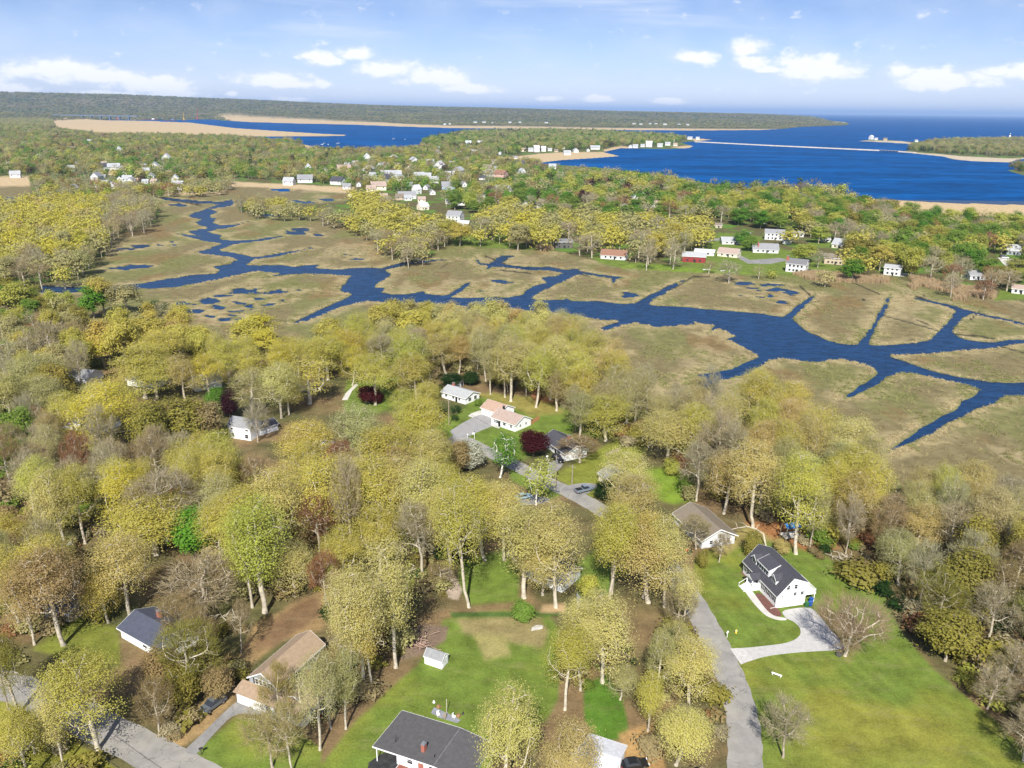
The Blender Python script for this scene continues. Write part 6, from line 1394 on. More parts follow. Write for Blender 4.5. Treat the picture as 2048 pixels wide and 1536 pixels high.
def scatter(name, meshes, pts, scl, rot, idx, tint, kind='stuff', label=None):
    src = bpy.data.collections.new(name + '_source')
    for i, me in enumerate(meshes): src.objects.link(bpy.data.objects.new(f'{name}_source_{i:02d}', me))
    n = len(pts); me = bpy.data.meshes.new(name); me.vertices.add(n); me.vertices.foreach_set('co', np.asarray(pts, np.float32).ravel())
    for an, ty, f, dat in (('scl', 'FLOAT_VECTOR', 'vector', scl), ('rot', 'FLOAT', 'value', rot), ('idx', 'INT', 'value', idx), ('tint', 'FLOAT_COLOR', 'color', np.c_[tint, np.ones(n)])):
        a = me.attributes.new(an, ty, 'POINT'); a.data.foreach_set(f, np.asarray(dat, np.int32 if ty == 'INT' else np.float32).ravel())
    o = link(bpy.data.objects.new(name, me)); tag(o, label, None, None, kind)
    ng = bpy.data.node_groups.new(name, 'GeometryNodeTree'); ng.interface.new_socket('Geometry', in_out='INPUT', socket_type='NodeSocketGeometry'); ng.interface.new_socket('Geometry', in_out='OUTPUT', socket_type='NodeSocketGeometry')
    N, Lk = ng.nodes, ng.links; gi, go = N.new('NodeGroupInput'), N.new('NodeGroupOutput')
    iop = N.new('GeometryNodeInstanceOnPoints'); ci = N.new('GeometryNodeCollectionInfo'); ci.inputs['Collection'].default_value = src
    ci.inputs['Separate Children'].default_value = True; ci.inputs['Reset Children'].default_value = True
    def attr(nm, dt):
        a = N.new('GeometryNodeInputNamedAttribute'); a.data_type = dt; a.inputs['Name'].default_value = nm; return a.outputs['Attribute']
    Lk.new(gi.outputs[0], iop.inputs['Points']); Lk.new(ci.outputs[0], iop.inputs['Instance']); iop.inputs['Pick Instance'].default_value = True
    Lk.new(attr('idx', 'INT'), iop.inputs['Instance Index']); Lk.new(attr('scl', 'FLOAT_VECTOR'), iop.inputs['Scale'])
    cx_ = N.new('ShaderNodeCombineXYZ'); Lk.new(attr('rot', 'FLOAT'), cx_.inputs[2]); Lk.new(cx_.outputs[0], iop.inputs['Rotation'])
    Lk.new(iop.outputs[0], go.inputs[0])
    md = o.modifiers.new('scatter', 'NODES'); md.node_group = ng
    return o

VM = [far_mesh('far_crown', 40 + i, 5.0, 12, 1.0, 320, 0.85, 'oval') for i in range(3)] + [far_mesh('far_dome', 50 + i, 5.6, 12.5, 2.5, 320, 0.82, 'dome') for i in range(3)] + [far_mesh('far_bare', 60 + i, 4.8, 13, 2.5, 110, 2.0, 'oval', True, True) for i in range(2)] + [far_mesh('far_cone', 70, 2.6, 14, 0.5, 70, 1.3, 'oval')]
def place_mass(polys, spacing, mixd, r, hs=(0.8, 1.25), avoid=True, zfun=None, exclude=None):
    keys = list(mixd); pr = np.array([mixd[k] for k in keys], float); pr /= pr.sum(); out = []
    hx = np.array(HOUSEXY)
    for poly in polys:
        wp = wpoly(poly); lo, hi = wp.min(0), wp.max(0)
        gx, gy = np.meshgrid(np.arange(lo[0], hi[0], spacing), np.arange(lo[1], hi[1], spacing)); c = np.c_[gx.ravel(), gy.ravel()] + r.uniform(-.45, .45, (gx.size, 2)) * spacing
        c = c[inside(wp, c[:, 0], c[:, 1])]
        if exclude is not None: c = c[~exclude(c)]
        if avoid:
            ok = np.ones(len(c), bool)
            for x, y, L in hx:
                u = np.array([-x, -y]) / math.hypot(x, y); d = c - np.array([x, y]); f = d @ u; s = np.abs(d @ np.array([-u[1], u[0]]))
                ok &= ~((s < L * .55 + 3) & (f > -L * .5 - 4) & (f < 60))
            c = c[ok]
        out.append(c)
    c = np.concatenate(out); n = len(c)
    k = r.choice(len(keys), n, p=pr)
    # neighbours tend to be alike
    blk = vnoise(c[:, 0], c[:, 1], spacing * 3.2, 31); k = np.where(r.random(n) < .5, np.searchsorted(np.cumsum(pr), np.clip((blk - .15) / .7, 0, .999)), k); k = np.clip(k, 0, len(keys) - 1)
    idx = np.zeros(n, int); tint = np.zeros((n, 3)); s = r.uniform(*hs, n)
    for i, kk in enumerate(keys):
        f, tc = kk.split(':'); m = k == i
        idx[m] = r.choice({'d': [0, 1, 2], 'o': [3, 4, 5], 'b': [6, 7], 'e': [8]}[f], m.sum()); tint[m] = np.array(TINT[tc]) * .8 + np.array([.26, .27, .10]) * .2
    tint *= 1.0 * r.uniform(.8, 1.2, (n, 1)) * r.normal(1, .05, (n, 3))
    z = np.zeros(n) if zfun is None else zfun(c)
    return np.c_[c, z], np.c_[s, s, s * r.uniform(.85, 1.15, n)], r.random(n) * 6.28, idx, np.clip(tint, 0, 1)
_m = np.random.default_rng(99)
TOWN = {'d:H': 5, 'd:L': 4, 'd:G': 4, 'o:T': 5, 'o:Y': 2, 'b:N': 3, 'b:M': 3, 'd:O': 3, 'd:U': .5, 'b:C': 1, 'e:D': 1.2, 'o:K': 1}
V1 = [(-80,264),(60,259),(110,262),(200,273),(300,273),(450,277),(600,287),(640,302),(720,306),(830,301),(860,295),(960,308),(1010,325),(1080,331),(1080,338),(1000,362),(880,382),(720,390),(690,372),(470,356),(300,368),(60,350),(-80,352)]
tanpatch = [wpoly(q) for q in ([(452,284),(640,292),(700,303),(700,306),(600,298)], [(490,300),(560,300),(560,306),(495,306)], [(600,290),(620,290),(640,300),(612,306)])]
ex = lambda c: np.any([inside(t, c[:, 0], c[:, 1]) for t in tanpatch], axis=0)
res = [place_mass([V1], 15, TOWN, _m, (0.9, 1.5), exclude=ex), place_mass([[(846,285),(930,266.5),(1100,263.5),(1200,266.5),(1300,272),(1372,279),(1330,292),(1260,291),(1200,297),(1130,303),(1060,306),(990,312),(880,299)]], 17, {'d:H': 5, 'd:G': 3, 'd:L': 2, 'o:T': 4, 'b:N': 1, 'e:D': 1, 'd:U': .4}, _m, (1.2, 1.8)),
       place_mass([[(1812,301),(1845,290),(1870,284.5),(1950,282),(2120,280),(2120,312),(2020,313),(1900,308)], [(2020,336),(2060,334),(2150,338),(2150,355),(2040,344)]], 14, {'d:O': 3, 'o:T': 4, 'd:D': 2, 'b:M': 2, 'd:H': 2, 'b:N': 1}, _m, (1.0, 1.6)),
       place_mass([[(-100,238),(60,237),(105,243),(110,257),(60,259),(-100,264)]], 14, {'d:O': 3, 'o:T': 4, 'd:H': 2, 'b:N': 2, 'o:Y': 1}, _m, (1, 1.5)),
       place_mass([[(1396,390),(1540,387),(1690,397),(1700,404),(1560,398),(1420,396)]], 14, TOWN, _m, (1.15, 1.7))]
for t in LEFT: pass
if LEFT:
    n = len(LEFT); fm = {'oak': [3, 4, 5], 'tall': [3, 4, 5], 'beech': [3], 'dense': [0, 1, 2], 'bare': [6, 7], 'vase': [6], 'shrub': [0], 'ever': [8], 'birch': [0]}
    res.append((np.array([(t['x'], t['y'], 0) for t in LEFT]), np.array([(t['w'] / 10.6, t['w'] / 10.6, t['h'] / 13.3) for t in LEFT]), _m.random(n) * 6.28, np.array([fm[t['fam']][0] for t in LEFT]), np.array([TINT[t['c']] for t in LEFT])))
cat_ = [np.concatenate([r_[i] for r_ in res]) for i in range(5)]
print('village mass', len(cat_[0]), 'left over', len(LEFT))
scatter('village_trees', VM, *cat_)

# woods on the far bank and hills: the ground mesh gives their height
_gv = np.empty(len(gm.vertices) * 3, np.float32); gm.vertices.foreach_get('co', _gv); _gv = _gv.reshape(-1, 3)
def ground_z(c):
    s = _gv[np.hypot(_gv[:, 0], _gv[:, 1]) > 3500]
    a, rr = np.arctan2(s[:, 0], s[:, 1]), np.hypot(s[:, 0], s[:, 1])
    az_u = np.unique(np.round(a, 6)); out = np.zeros(len(c)); ca, cr = np.arctan2(c[:, 0], c[:, 1]), np.hypot(c[:, 0], c[:, 1])
    R_u = np.unique(np.round(rr, 1)); 
    grid = {}
    ai = np.searchsorted(az_u, np.round(a, 6)); ri = np.searchsorted(R_u, np.round(rr, 1)); G_ = np.full((len(R_u), len(az_u)), 0.0); G_[np.clip(ri, 0, len(R_u) - 1), np.clip(ai, 0, len(az_u) - 1)] = s[:, 2]
    i = np.clip(np.searchsorted(R_u, cr), 1, len(R_u) - 1); j = np.clip(np.searchsorted(az_u, ca), 0, len(az_u) - 1); t = (cr - R_u[i - 1]) / (R_u[i] - R_u[i - 1])
    return G_[i - 1, j] * (1 - t) + G_[i, j] * t
def hill_points(n, r0, r1, a0, a1, r):
    rr = np.exp(r.uniform(math.log(r0), math.log(r1), n)); a = r.uniform(a0, a1, n); c = np.c_[rr * np.sin(a), rr * np.cos(a)]
    P = pix(np.c_[c, np.zeros(n)]); wet = inside(FAR_WATER, P[:, 0], P[:, 1]) | inside(FAR_WATER3, P[:, 0], P[:, 1])
    tan = np.zeros(n, bool)
    for q in ([(95,243),(270,240),(380,244),(560,261),(694,269.5),(690,274),(440,275),(310,270),(120,258)], [(430,237),(500,238.5),(600,240.5),(760,244),(820,247),(900,250),(1024,251),(1200,254),(1400,256),(1560,257),(1564,262),(1374,264),(1124,262),(900,259),(700,252),(500,247)]): tan |= inside(q, P[:, 0], P[:, 1])
    ok = ~wet & ~tan & (P[:, 0] < 1696) & (P[:, 1] < 256 + 0.003 * P[:, 0])
    for x, y, L in HOUSEXY:
        D = math.hypot(x, y)
        if D > 3800:
            u = np.array([-x, -y]) / D; d = c - np.array([x, y]); f = d @ u; s_ = np.abs(d @ np.array([-u[1], u[0]])); ok &= ~((s_ < L * .6 + 8) & (f > -20) & (f < 320))
    return c[ok], rr[ok]
hc, hrr = hill_points(60000, 3900, 11300, math.radians(-40), math.radians(24), _m)
hzv = ground_z(hc); n = len(hc); bs = np.clip(hrr / 4200, 1.0, 2.4) * _m.uniform(.8, 1.25, n)
mixk = vnoise(hc[:, 0], hc[:, 1], 300, 8); pal = np.array([TINT['T'], TINT['O'], TINT['M'], TINT['D'], TINT['H'], TINT['N'], TINT['Y']]); ki = np.clip(((mixk * .6 + _m.random(n) * .5 - .05) * 7).astype(int), 0, 6)
hs_ = np.c_[bs, bs, np.clip(bs * .45, .55, .8)]
scatter('distant_woods', VM, np.c_[hc, hzv - .5], hs_, _m.random(n) * 6.28, _m.integers(0, 6, n), np.clip((pal[ki] * .55 + np.array([.30, .28, .13]) * .45) * 1.05 * _m.uniform(.9, 1.1, (n, 1)), 0, 1))

# undergrowth of the near woods
um = [leaf for _, leaf, _, _ in PROTO['shrub_far']] + [far_mesh('brush', 81, 2.2, 3.4, .1, 60, 1.1, 'oval', False, True), far_mesh('brush', 82, 2.4, 3.0, .1, 55, .7, 'oval', False)]
def undergrowth():
    P, S, R_, I, T = [], [], [], [], []
    keys = ['K', 'O', 'M', 'N', 'H', 'D', 'C', 'T', 'L']; pr = np.array([4, 4, 4, 2, 2, 3, 1.2, 3, .8]); pr /= pr.sum()
    near = [c for c in CANOPY if min(y for _, y in c[0]) > 560 or max(y for _, y in c[0]) > 640]
    for poly, hr, w, sp, mx in near:
        wp = np.array([at(x, y, 8.0)[:2] for x, y in poly]); lo, hi = wp.min(0) - 6, wp.max(0) + 6; n = int((hi - lo).prod() / 16.0)
        c = lo + _m.random((n, 2)) * (hi - lo); d = segdist(wp, c[:, 0], c[:, 1]); c = c[inside(wp, c[:, 0], c[:, 1]) | (d < 3)]
        if not len(c): continue
        px = pix(np.c_[c, np.full(len(c), 1.0)]); bad = np.zeros(len(c), bool)
        for o in OPEN: bad |= inside(o, px[:, 0], px[:, 1])
        c = c[~bad]; px = px[~bad]; ins = inside(CH_EAST, px[:, 0], px[:, 1]); c = c[~ins]
        k = _m.choice(len(keys), len(c), p=pr); s = _m.uniform(.35, 1.0, len(c)) * np.where(_m.random(len(c)) < .15, 1.4, 1)
        P.append(np.c_[c, np.full(len(c), -.1)]); S.append(np.c_[s, s, s * _m.uniform(.6, 1.0, len(c))]); R_.append(_m.random(len(c)) * 6.28); I.append(_m.integers(0, 4, len(c))); T.append(np.array([TINT[keys[i]] for i in k]) * _m.uniform(.7, 1.15, (len(c), 1)))
    for t in singles:      # low scrub round each trunk in the woods
        pass
    P, S, R_, I, T = map(np.concatenate, (P, S, R_, I, T)); print('undergrowth', len(P)); scatter('undergrowth', um, P, S, R_, I, np.clip(T, 0, 1))
undergrowth()

def reeds():
    rs = np.random.default_rng(3); n = 46; a = rs.random(n) * 6.28; r = np.sqrt(rs.random(n)) * .8; b = np.c_[r * np.cos(a), r * np.sin(a), np.full(n, -.05)]
    tip = b + np.c_[rs.normal(0, .25, (n, 2)), rs.uniform(1.5, 2.6, n)]; sd = np.c_[np.cos(a + 1.5), np.sin(a + 1.5), np.zeros(n)] * .07
    V = np.stack([b - sd, b + sd, tip], 1).reshape(-1, 3); me = leaf_mesh('reed_tuft', V, np.arange(3 * n, dtype=np.int32).reshape(-1, 3), np.repeat(rs.random(n), 3))
    pts = []
    for q in ([(1585,549),(1640,545),(1700,550),(1778,556),(1776,566),(1700,566),(1620,560)], [(1818,556),(1850,555),(1890,570),(1960,578),(1995,588),(1985,599),(1930,592),(1880,582),(1830,572)], [(1905,594),(1930,592),(1932,600),(1906,602)], [(1815,570),(1836,572),(1832,580),(1820,578)], [(1070,498),(1095,492),(1110,498),(1090,503)]):
        wp = wpoly(q); lo, hi = wp.min(0), wp.max(0); m = int((hi - lo).prod() / 1.7); c = lo + _m.random((m, 2)) * (hi - lo); pts.append(c[inside(wp, c[:, 0], c[:, 1])])
    c = np.concatenate(pts); n = len(c); s = _m.uniform(.8, 1.3, n); scatter('reeds', [me], np.c_[c, np.zeros(n)], np.c_[s * 1.3, s * 1.3, s], _m.random(n) * 6.28, np.zeros(n, int), np.tile([.52, .40, .24], (n, 1)) * _m.uniform(.85, 1.15, (n, 1)))
reeds()

def marsh_grass():
    rs = np.random.default_rng(8); n = 34; a = rs.random(n) * 6.28; r = np.sqrt(rs.random(n)) * .75; b = np.c_[r * np.cos(a), r * np.sin(a), np.full(n, -.05)]
    tip = b + np.c_[rs.normal(0, .28, (n, 2)), rs.uniform(.25, .7, n)]; sd = np.c_[np.cos(a + 1.5), np.sin(a + 1.5), np.zeros(n)] * .09
    me = leaf_mesh('grass_tuft', np.stack([b - sd, b + sd, tip], 1).reshape(-1, 3), np.arange(3 * n, dtype=np.int32).reshape(-1, 3), np.repeat(rs.random(n), 3))
    m = 150000; rr = np.exp(_m.uniform(math.log(170), math.log(620), m)); a = _m.uniform(-.42, .75, m); c = np.c_[rr * np.sin(a), rr * np.cos(a)]; P = pix(np.c_[c, np.zeros(m)])
    ok = inside(MARSH_P, P[:, 0], P[:, 1]) & (P[:, 0] > -40) & (P[:, 0] < 2100); c, P, rr = c[ok], P[ok], rr[ok]; sd_ = np.full(len(c), -99.0)
    for poly in (CH_MID, CH_EAST, CH_NW):
        wp = wpoly(poly); d = segdist(wp, c[:, 0], c[:, 1]); sd_ = np.maximum(sd_, np.where(inside(wp, c[:, 0], c[:, 1]), d, -d))
    for poly in POOLS: sd_ = np.where(inside(poly, P[:, 0], P[:, 1]), 5, sd_)
    def dmin(Q):
        r = np.full(len(Q), 99.0)
        for pl, w in DITCHES: r = np.minimum(r, segdist(pl, Q[:, 0], Q[:, 1], False) / (.5 * w))
        return r
    patch = fbm(c[:, 0], c[:, 1], 16, 3, 77); keep = (sd_ < -.5) & ((sd_ > -4.0) & (_m.random(len(c)) < .6) | (patch > .56) & (_m.random(len(c)) < .4) | (_m.random(len(c)) < .05)) & (dmin(P) > 1.6)
    c, sd_, patch = c[keep], sd_[keep], patch[keep]; n = len(c); bank = sstep(sd_, -6, -1.5)[:, None]; s = _m.uniform(.8, 1.5, n)
    col = np.array([.36, .31, .15]) * (1 - bank) + np.array([.55, .46, .26]) * bank; col = np.where((patch > .6)[:, None], np.array([.31, .31, .12]), col) * _m.uniform(.85, 1.15, (n, 1))
    print('marsh tufts', n); scatter('marsh_grass', [me], np.c_[c, np.full(n, -.02)], np.c_[s, s, s * .55], _m.random(n) * 6.28, np.zeros(n, int), col)
marsh_grass()

# ------------------------------------------------------------------ vehicles
M_TYRE = mat('tyre', (.02, .02, .02), .9); M_RIM = mat('rim', (.35, .36, .38), .35, metal=.7); M_LAMP = mat('headlight', (.75, .76, .78), .2, spec=.6)
def paint_(n, c): return mat('car_paint_' + n, c, .28, spec=.6)
def wheel_parts(root, L, W, r, xs):
    for x in xs:
        for s in (-1, 1):
            q = MB(); q.tube([(x, s * (W / 2 - .2), r), (x, s * (W / 2 + .01), r)], r, 14); w = q.obj('wheel', M_TYRE, root)
            q = MB(); q.tube([(x, s * (W / 2 - .02), r), (x, s * (W / 2 + .025), r)], r * .6, 10); q.obj('rim', M_RIM, w)
def car(name, label, cat, px, py, ang, paint, kind='suv', group=None, z=0.03):
    p = at(px, py); o = thing(name, label, cat, (p[0], p[1], z), math.radians(ang), group)
    if kind == 'pickup':
        L, W, H = 5.7, 1.95, 1.85
        body = [(-2.85, .45), (2.7, .45), (2.85, .75), (2.78, 1.05), (1.45, 1.15), (-2.85, 1.12)]
        cab = [(-.55, 1.12), (1.40, 1.14), (.75, 1.78), (.3, 1.85), (-.35, 1.83)]
    elif kind == 'suv':
        L, W, H = 4.8, 1.9, 1.72
        body = [(-2.4, .4), (2.3, .4), (2.4, .7), (2.3, .98), (1.2, 1.1), (-2.35, 1.1)]
        cab = [(-2.3, 1.08), (1.15, 1.1), (.45, 1.66), (-.2, 1.72), (-1.9, 1.68)]
    else:
        L, W, H = 4.6, 1.8, 1.45
        body = [(-2.3, .35), (2.2, .35), (2.3, .6), (2.2, .85), (1.0, .97), (-1.7, 1.0), (-2.3, .95)]
        cab = [(-1.6, .95), (1.0, .96), (.25, 1.42), (-.2, 1.46), (-1.0, 1.42)]
    m = MB(); m.extrude(body, 'y', -W / 2, W / 2); b = link(bpy.data.objects.new('body', m.mesh('body', paint)), o)
    bm = bmesh.new(); bm.from_mesh(b.data); bmesh.ops.bevel(bm, geom=bm.edges[:], offset=.09, segments=2, affect='EDGES'); bm.to_mesh(b.data); bm.free()
    m = MB(); n = len(cab)
    P = [(x, -W / 2 + .06 + (zz - 1.08) * .22, zz) for x, zz in cab] + [(x, W / 2 - .06 - (zz - 1.08) * .22, zz) for x, zz in cab]
    m.add(P, [tuple(range(n)), tuple(range(n, 2 * n))[::-1]] + [(i, (i + 1) % n, n + (i + 1) % n, n + i) for i in range(n)]); g_ = m.obj('window_glass', M_GLASS, o)
    m = MB(); top = [c for c in cab if c[1] > 1.3]; x0, x1 = min(c[0] for c in top), max(c[0] for c in top); zt = max(c[1] for c in top)
    m.box(((x0 + x1) / 2, 0, zt + .01), (x1 - x0 + .1, W - .42, .07)); m.obj('roof', paint, o)
    if kind != 'pickup':
        for s in (-1, 1):
            m = MB(); m.box(((x0 + x1) / 2, s * (W / 2 - .28), zt + .08), ((x1 - x0) * .8, .05, .05)); m.obj('roof_rail', M_BLACK, o)
    else:
        m = MB(); m.box((-1.75, 0, 1.13), (1.95, 1.6, .04)); m.obj('cargo_bed', M_BLACK, o)
        m = MB(); m.box((-2.78, 0, 1.16), (.1, 1.8, .12)); m.obj('tailgate', paint, o)
    for s in (-1, 1):
        m = MB(); m.box((body[2][0] - .05, s * (W / 2 - .3), .78), (.14, .36, .16)); m.obj('headlight', M_LAMP, o)
        m = MB(); m.box((body[0][0] + .02, s * (W / 2 - .2), .85), (.1, .2, .22)); m.obj('tail_light', mat('tail_red', (.4, .01, .01), .3), o)
    wheel_parts(o, L, W, .37 if kind != 'sedan' else .33, (-L * .3, L * .31)); return o
car('pickup_truck', 'grey pickup truck with black bed parked on the short drive', 'pickup truck', 1168, 983, 28, paint_('silverblue', (.17, .21, .25)), 'pickup')
car('parked_car', 'dark grey estate car parked on the earth beside the asphalt drive', 'car', 427, 1414, -122, paint_('graphite', (.10, .115, .13)), 'suv')
car('parked_car', 'white car parked in tree shade at the end of the street', 'car', 861, 894, 35, paint_('white', (.75, .76, .78)), 'suv')
car('parked_car', 'light blue car half hidden by the oak beside the birch', 'car', 1046, 997, 20, paint_('skyblue', (.25, .38, .47)), 'sedan')
car('parked_car', 'black car beside the white barn-roofed house', 'car', 533, 850, 40, paint_('black', (.012, .012, .014)), 'sedan')
car('parked_car', 'black car with white stripe parked under the utility pole', 'car', 1116, 922, -60, paint_('black', (.012, .012, .014)), 'suv')
car('parked_car', 'black car under the oaks beside the tan-roofed grey house', 'car', 660, 1420, 50, paint_('black', (.012, .012, .014)), 'suv')
car('parked_car', 'black car at the bottom edge beside the white-roofed garage', 'car', 1268, 1534, 10, paint_('black', (.012, .012, .014)), 'sedan')
car('parked_car', 'white car among the dark cars at the far right road', 'car', 2010, 517, -20, paint_('white', (.75, .76, .78)), 'suv')
car('parked_car', 'dark car on the far right road beside the barn-roofed house', 'car', 2006, 514, -10, paint_('graphite', (.10, .115, .13)), 'suv')
car('parked_car', 'black car on the deck side of the tall white house', 'car', 1620, 543, 0, paint_('black', (.012, .012, .014)), 'sedan')

def mower():
    p = at(1377, 1107); o = thing('ride_on_mower', 'small red and black riding mower beside the weathered brown roof', 'mower', (p[0], p[1], 0), 2.6)
    m = MB(); m.box((0, 0, .45), (1.7, .8, .4)); m.obj('body', M_BLACK, o); m = MB(); m.box((.55, 0, .72), (.7, .6, .2)); m.obj('hood', mat('red_paint', (.4, .02, .02), .4), o)
    m = MB(); m.box((-.45, 0, .85), (.45, .5, .12)); m.box((-.68, 0, 1.1), (.1, .5, .45)); m.obj('seat', M_BLACK, o); wheel_parts(o, 1.7, .9, .26, (-.55, .6))
mower()

# ------------------------------------------------------------------ street furniture and garden things
def pole(label, px, py, h, transformer=False, ang=0, wires=()):
    p = at(px, py); o = thing('utility_pole', label, 'utility pole', (p[0], p[1], 0), math.radians(ang), 'utility poles along the streets')
    m = MB(); m.tube([(0, 0, -.3), (0, 0, h)], [.17, .12], 8); m.obj('pole', M_WOOD, o)
    m = MB(); m.box((0, 0, h - .6), (2.2, .1, .12)); c = m.obj('crossarm', M_WOOD, o)
    for x in (-.95, -.45, .45, .95):
        m = MB(); m.tube([(x, 0, h - .52), (x, 0, h - .34)], .05, 6); m.obj('insulator', M_METAL, c)
    if transformer:
        m = MB(); m.tube([(.35, 0, h - 2.4), (.35, 0, h - 1.5)], .28, 12); m.obj('transformer', M_METAL, o)
    return np.array([p[0], p[1], h])
pA = pole('dark utility pole with crossarm by the street in the lower left corner', 23, 1443, 10.5, False, 20)
pB = pole('utility pole with transformer beside the birch and the street', 1111, 972, 9.5, True, -60)
pC = pole('utility pole beside the grey-roofed ranch and its evergreens', 898, 850, 9.0, False, -60)
pD = pole('thin utility pole on the grass near the pickup drive', 1144, 968, 6.0, False, -40)
def wire(label, a, b, sag):
    a, b = np.array(a), np.array(b); m = MB(); pts = [a + (b - a) * t - np.array([0, 0, sag * 4 * t * (1 - t)]) for t in np.linspace(0, 1, 9)]
    m.tube(pts, .035, 3); o = m.obj('power_line', M_BLACK); tag(o, label, 'power line')
wire('power line from the birch-side pole to the pole by the grey ranch', pB - [0, 0, .35], pC - [0, 0, .35], 1.2)
wire('power line leaving the lower left corner pole over the street', pA - [0, 0, .35], at(330, 1600, 9.5), 1.0)

def mailbox(label, px, py, box=(.8, .8, .8), name='mailbox', post=(.75, .75, .75), arm=False):
    p = at(px, py); o = thing(name, label, name.replace('_', ' '), (p[0], p[1], 0), random.random() * 3)
    m = MB(); m.box((0, 0, .55), (.11, .11, 1.1)); m.obj('post', mat('post_%02d' % int(post[0] * 99), post, .6), o)
    m = MB(); m.extrude([(-.14, 1.1), (.14, 1.1), (.14, 1.3), (.09, 1.4), (-.09, 1.4), (-.14, 1.3)], 'x', -.3, .32); b = m.obj('box', mat('box_%02d' % int(box[0] * 99), box, .5), o)
    m = MB(); m.box((.1, .17, 1.32), (.16, .03, .08)); m.obj('flag', mat('flag_red', (.4, .02, .02), .5), b); return o
mailbox('white mailbox on a white post beside the hydrant by the right-hand road', 1454, 1275)
mailbox('black mailbox on the corner lawn beside the lower left street', 403, 1509, (.03, .03, .03), 'mailbox', (.05, .05, .05))
mailbox('white mailbox post nearer the ranch driveway mouth', 935, 876)
mailbox('white mailbox on the grass by the black-roofed house', 1094, 920)
def lamp_post():
    p = at(949, 877); o = thing('lamp_post', 'white lamp post with sign arm on the lawn by the ranch driveway', 'lamp post', (p[0], p[1], 0))
    m = MB(); m.box((0, 0, 1.1), (.12, .12, 2.2)); m.obj('post', M_TRIM, o); m = MB(); m.box((-.35, 0, 1.95), (.8, .08, .1)); m.obj('arm', M_TRIM, o); m = MB(); m.box((-.45, 0, 1.6), (.5, .04, .35)); m.obj('sign_board', M_TRIM, o)
    m = MB(); m.box((0, 0, 2.35), (.22, .22, .3)); m.obj('lamp_head', M_BLACK, o)
lamp_post()
def hydrant():
    p = at(1472, 1266); M = mat('hydrant_yellow', (.75, .55, .06), .5); o = thing('fire_hydrant', 'yellow fire hydrant on the lawn beside the white mailbox', 'hydrant', (p[0], p[1], 0))
    m = MB(); m.tube([(0, 0, 0), (0, 0, .08), (0, 0, .09), (0, 0, .62), (0, 0, .70), (0, 0, .85)], [.2, .2, .13, .13, .17, .04], 10); m.obj('barrel', M, o)
    for s in (-1, 1):
        m = MB(); m.tube([(s * .1, 0, .48), (s * .24, 0, .48)], .07, 8); m.obj('nozzle', M_TRIM, o)
hydrant()
def bin_(label, px, py, c, n):
    p = at(px, py); M = mat('bin_' + n, c, .4); o = thing('wheelie_bin', label, 'rubbish bin', (p[0], p[1], 0), math.radians(-60), 'bins under the deck')
    m = MB(); m.add([(-.26, -.3, .08), (.26, -.3, .08), (.26, .3, .08), (-.26, .3, .08), (-.32, -.37, 1.05), (.32, -.37, 1.05), (.32, .37, 1.05), (-.32, .37, 1.05)], [(3, 2, 1, 0), (4, 5, 6, 7), (0, 1, 5, 4), (1, 2, 6, 5), (2, 3, 7, 6), (3, 0, 4, 7)]); m.obj('body', M, o)
    m = MB(); m.box((0, 0, 1.1), (.68, .8, .08)); m.obj('lid', M, o)
    for s in (-1, 1):
        m = MB(); m.tube([(s * .26, .3, .12), (s * .32, .3, .12)], .12, 10); m.obj('wheel', M_BLACK, o)
bin_('green wheelie bin at the corner of the white house under the deck', 1613, 1214, (.03, .13, .05), 'green'); bin_('front blue wheelie bin beside the green bin', 1620, 1212, (.015, .09, .38), 'blue'); bin_('blue wheelie bin further back under the deck', 1622, 1205, (.015, .09, .38), 'blue')

def plank_board():
    p = at(1553, 1352); o = thing('white_bench', 'long white bench lying on the grass beside the bare tree', 'bench', (p[0], p[1], 0), -.55)
    m = MB(); m.box((0, 0, .42), (1.9, .4, .07)); m.obj('seat', M_TRIM, o)
    for x in (-.75, .75):
        m = MB(); m.box((x, 0, .19), (.08, .34, .38)); m.obj('leg', M_TRIM, o)
plank_board()
def blob(name, label, cat, px, py, rx, ry, rz_, m, n=40, seed=1, z=0, group=None, ang=0):
    rs = np.random.default_rng(seed); p = at(px, py); bm = bmesh.new(); bmesh.ops.create_icosphere(bm, subdivisions=2, radius=1.0)
    for v in bm.verts:
        k = 1 + rs.normal(0, .10); v.co = Vector((v.co.x * rx * k, v.co.y * ry * k, max(-.1, v.co.z * rz_ * k)))
    me = bpy.data.meshes.new(name); bm.to_mesh(me); bm.free(); me.materials.append(m); o = link(bpy.data.objects.new(name, me)); o.location = (p[0], p[1], z); o.rotation_euler[2] = ang; tag(o, label, cat, group); return o
M_STONE = mat('pale_stone', (.42, .39, .35), .9, .2, 2)
blob('flat_rock', 'pale flat rock slab on the bare patch behind the shed lawn', 'rock', 1074, 1256, 1.4, .8, .35, M_STONE, seed=2, ang=.5)
blob('garden_boulder', 'dark boulder under the reddish bare tree by the gravel drive', 'boulder', 1677, 1310, .7, .7, .8, mat('dark_stone', (.07, .07, .06), .9, .3, 2), seed=4)
for i, (x, y, lab) in enumerate([(877, 1414, 'orange potted shrub at the back corner of the slate patio'), (917, 1432, 'orange potted shrub at the right corner of the slate patio')]):
    blob('potted_shrub', lab, 'potted shrub', x, y, .45, .45, .5, mat('terracotta', (.25, .14, .07), .9, .3, 6), seed=9 + i)
for x, y, lab, c in ((868, 1405, 'white ball lying on the lawn behind the dark roof', (.75, .75, .75)), (926, 1428, 'dark ball lying on the lawn beside the slate patio', (.05, .05, .05))):
    blob('garden_ball', lab, 'ball', x, y, .24, .24, .46, mat('ball_%02d' % int(c[0] * 99), c, .5), seed=3)
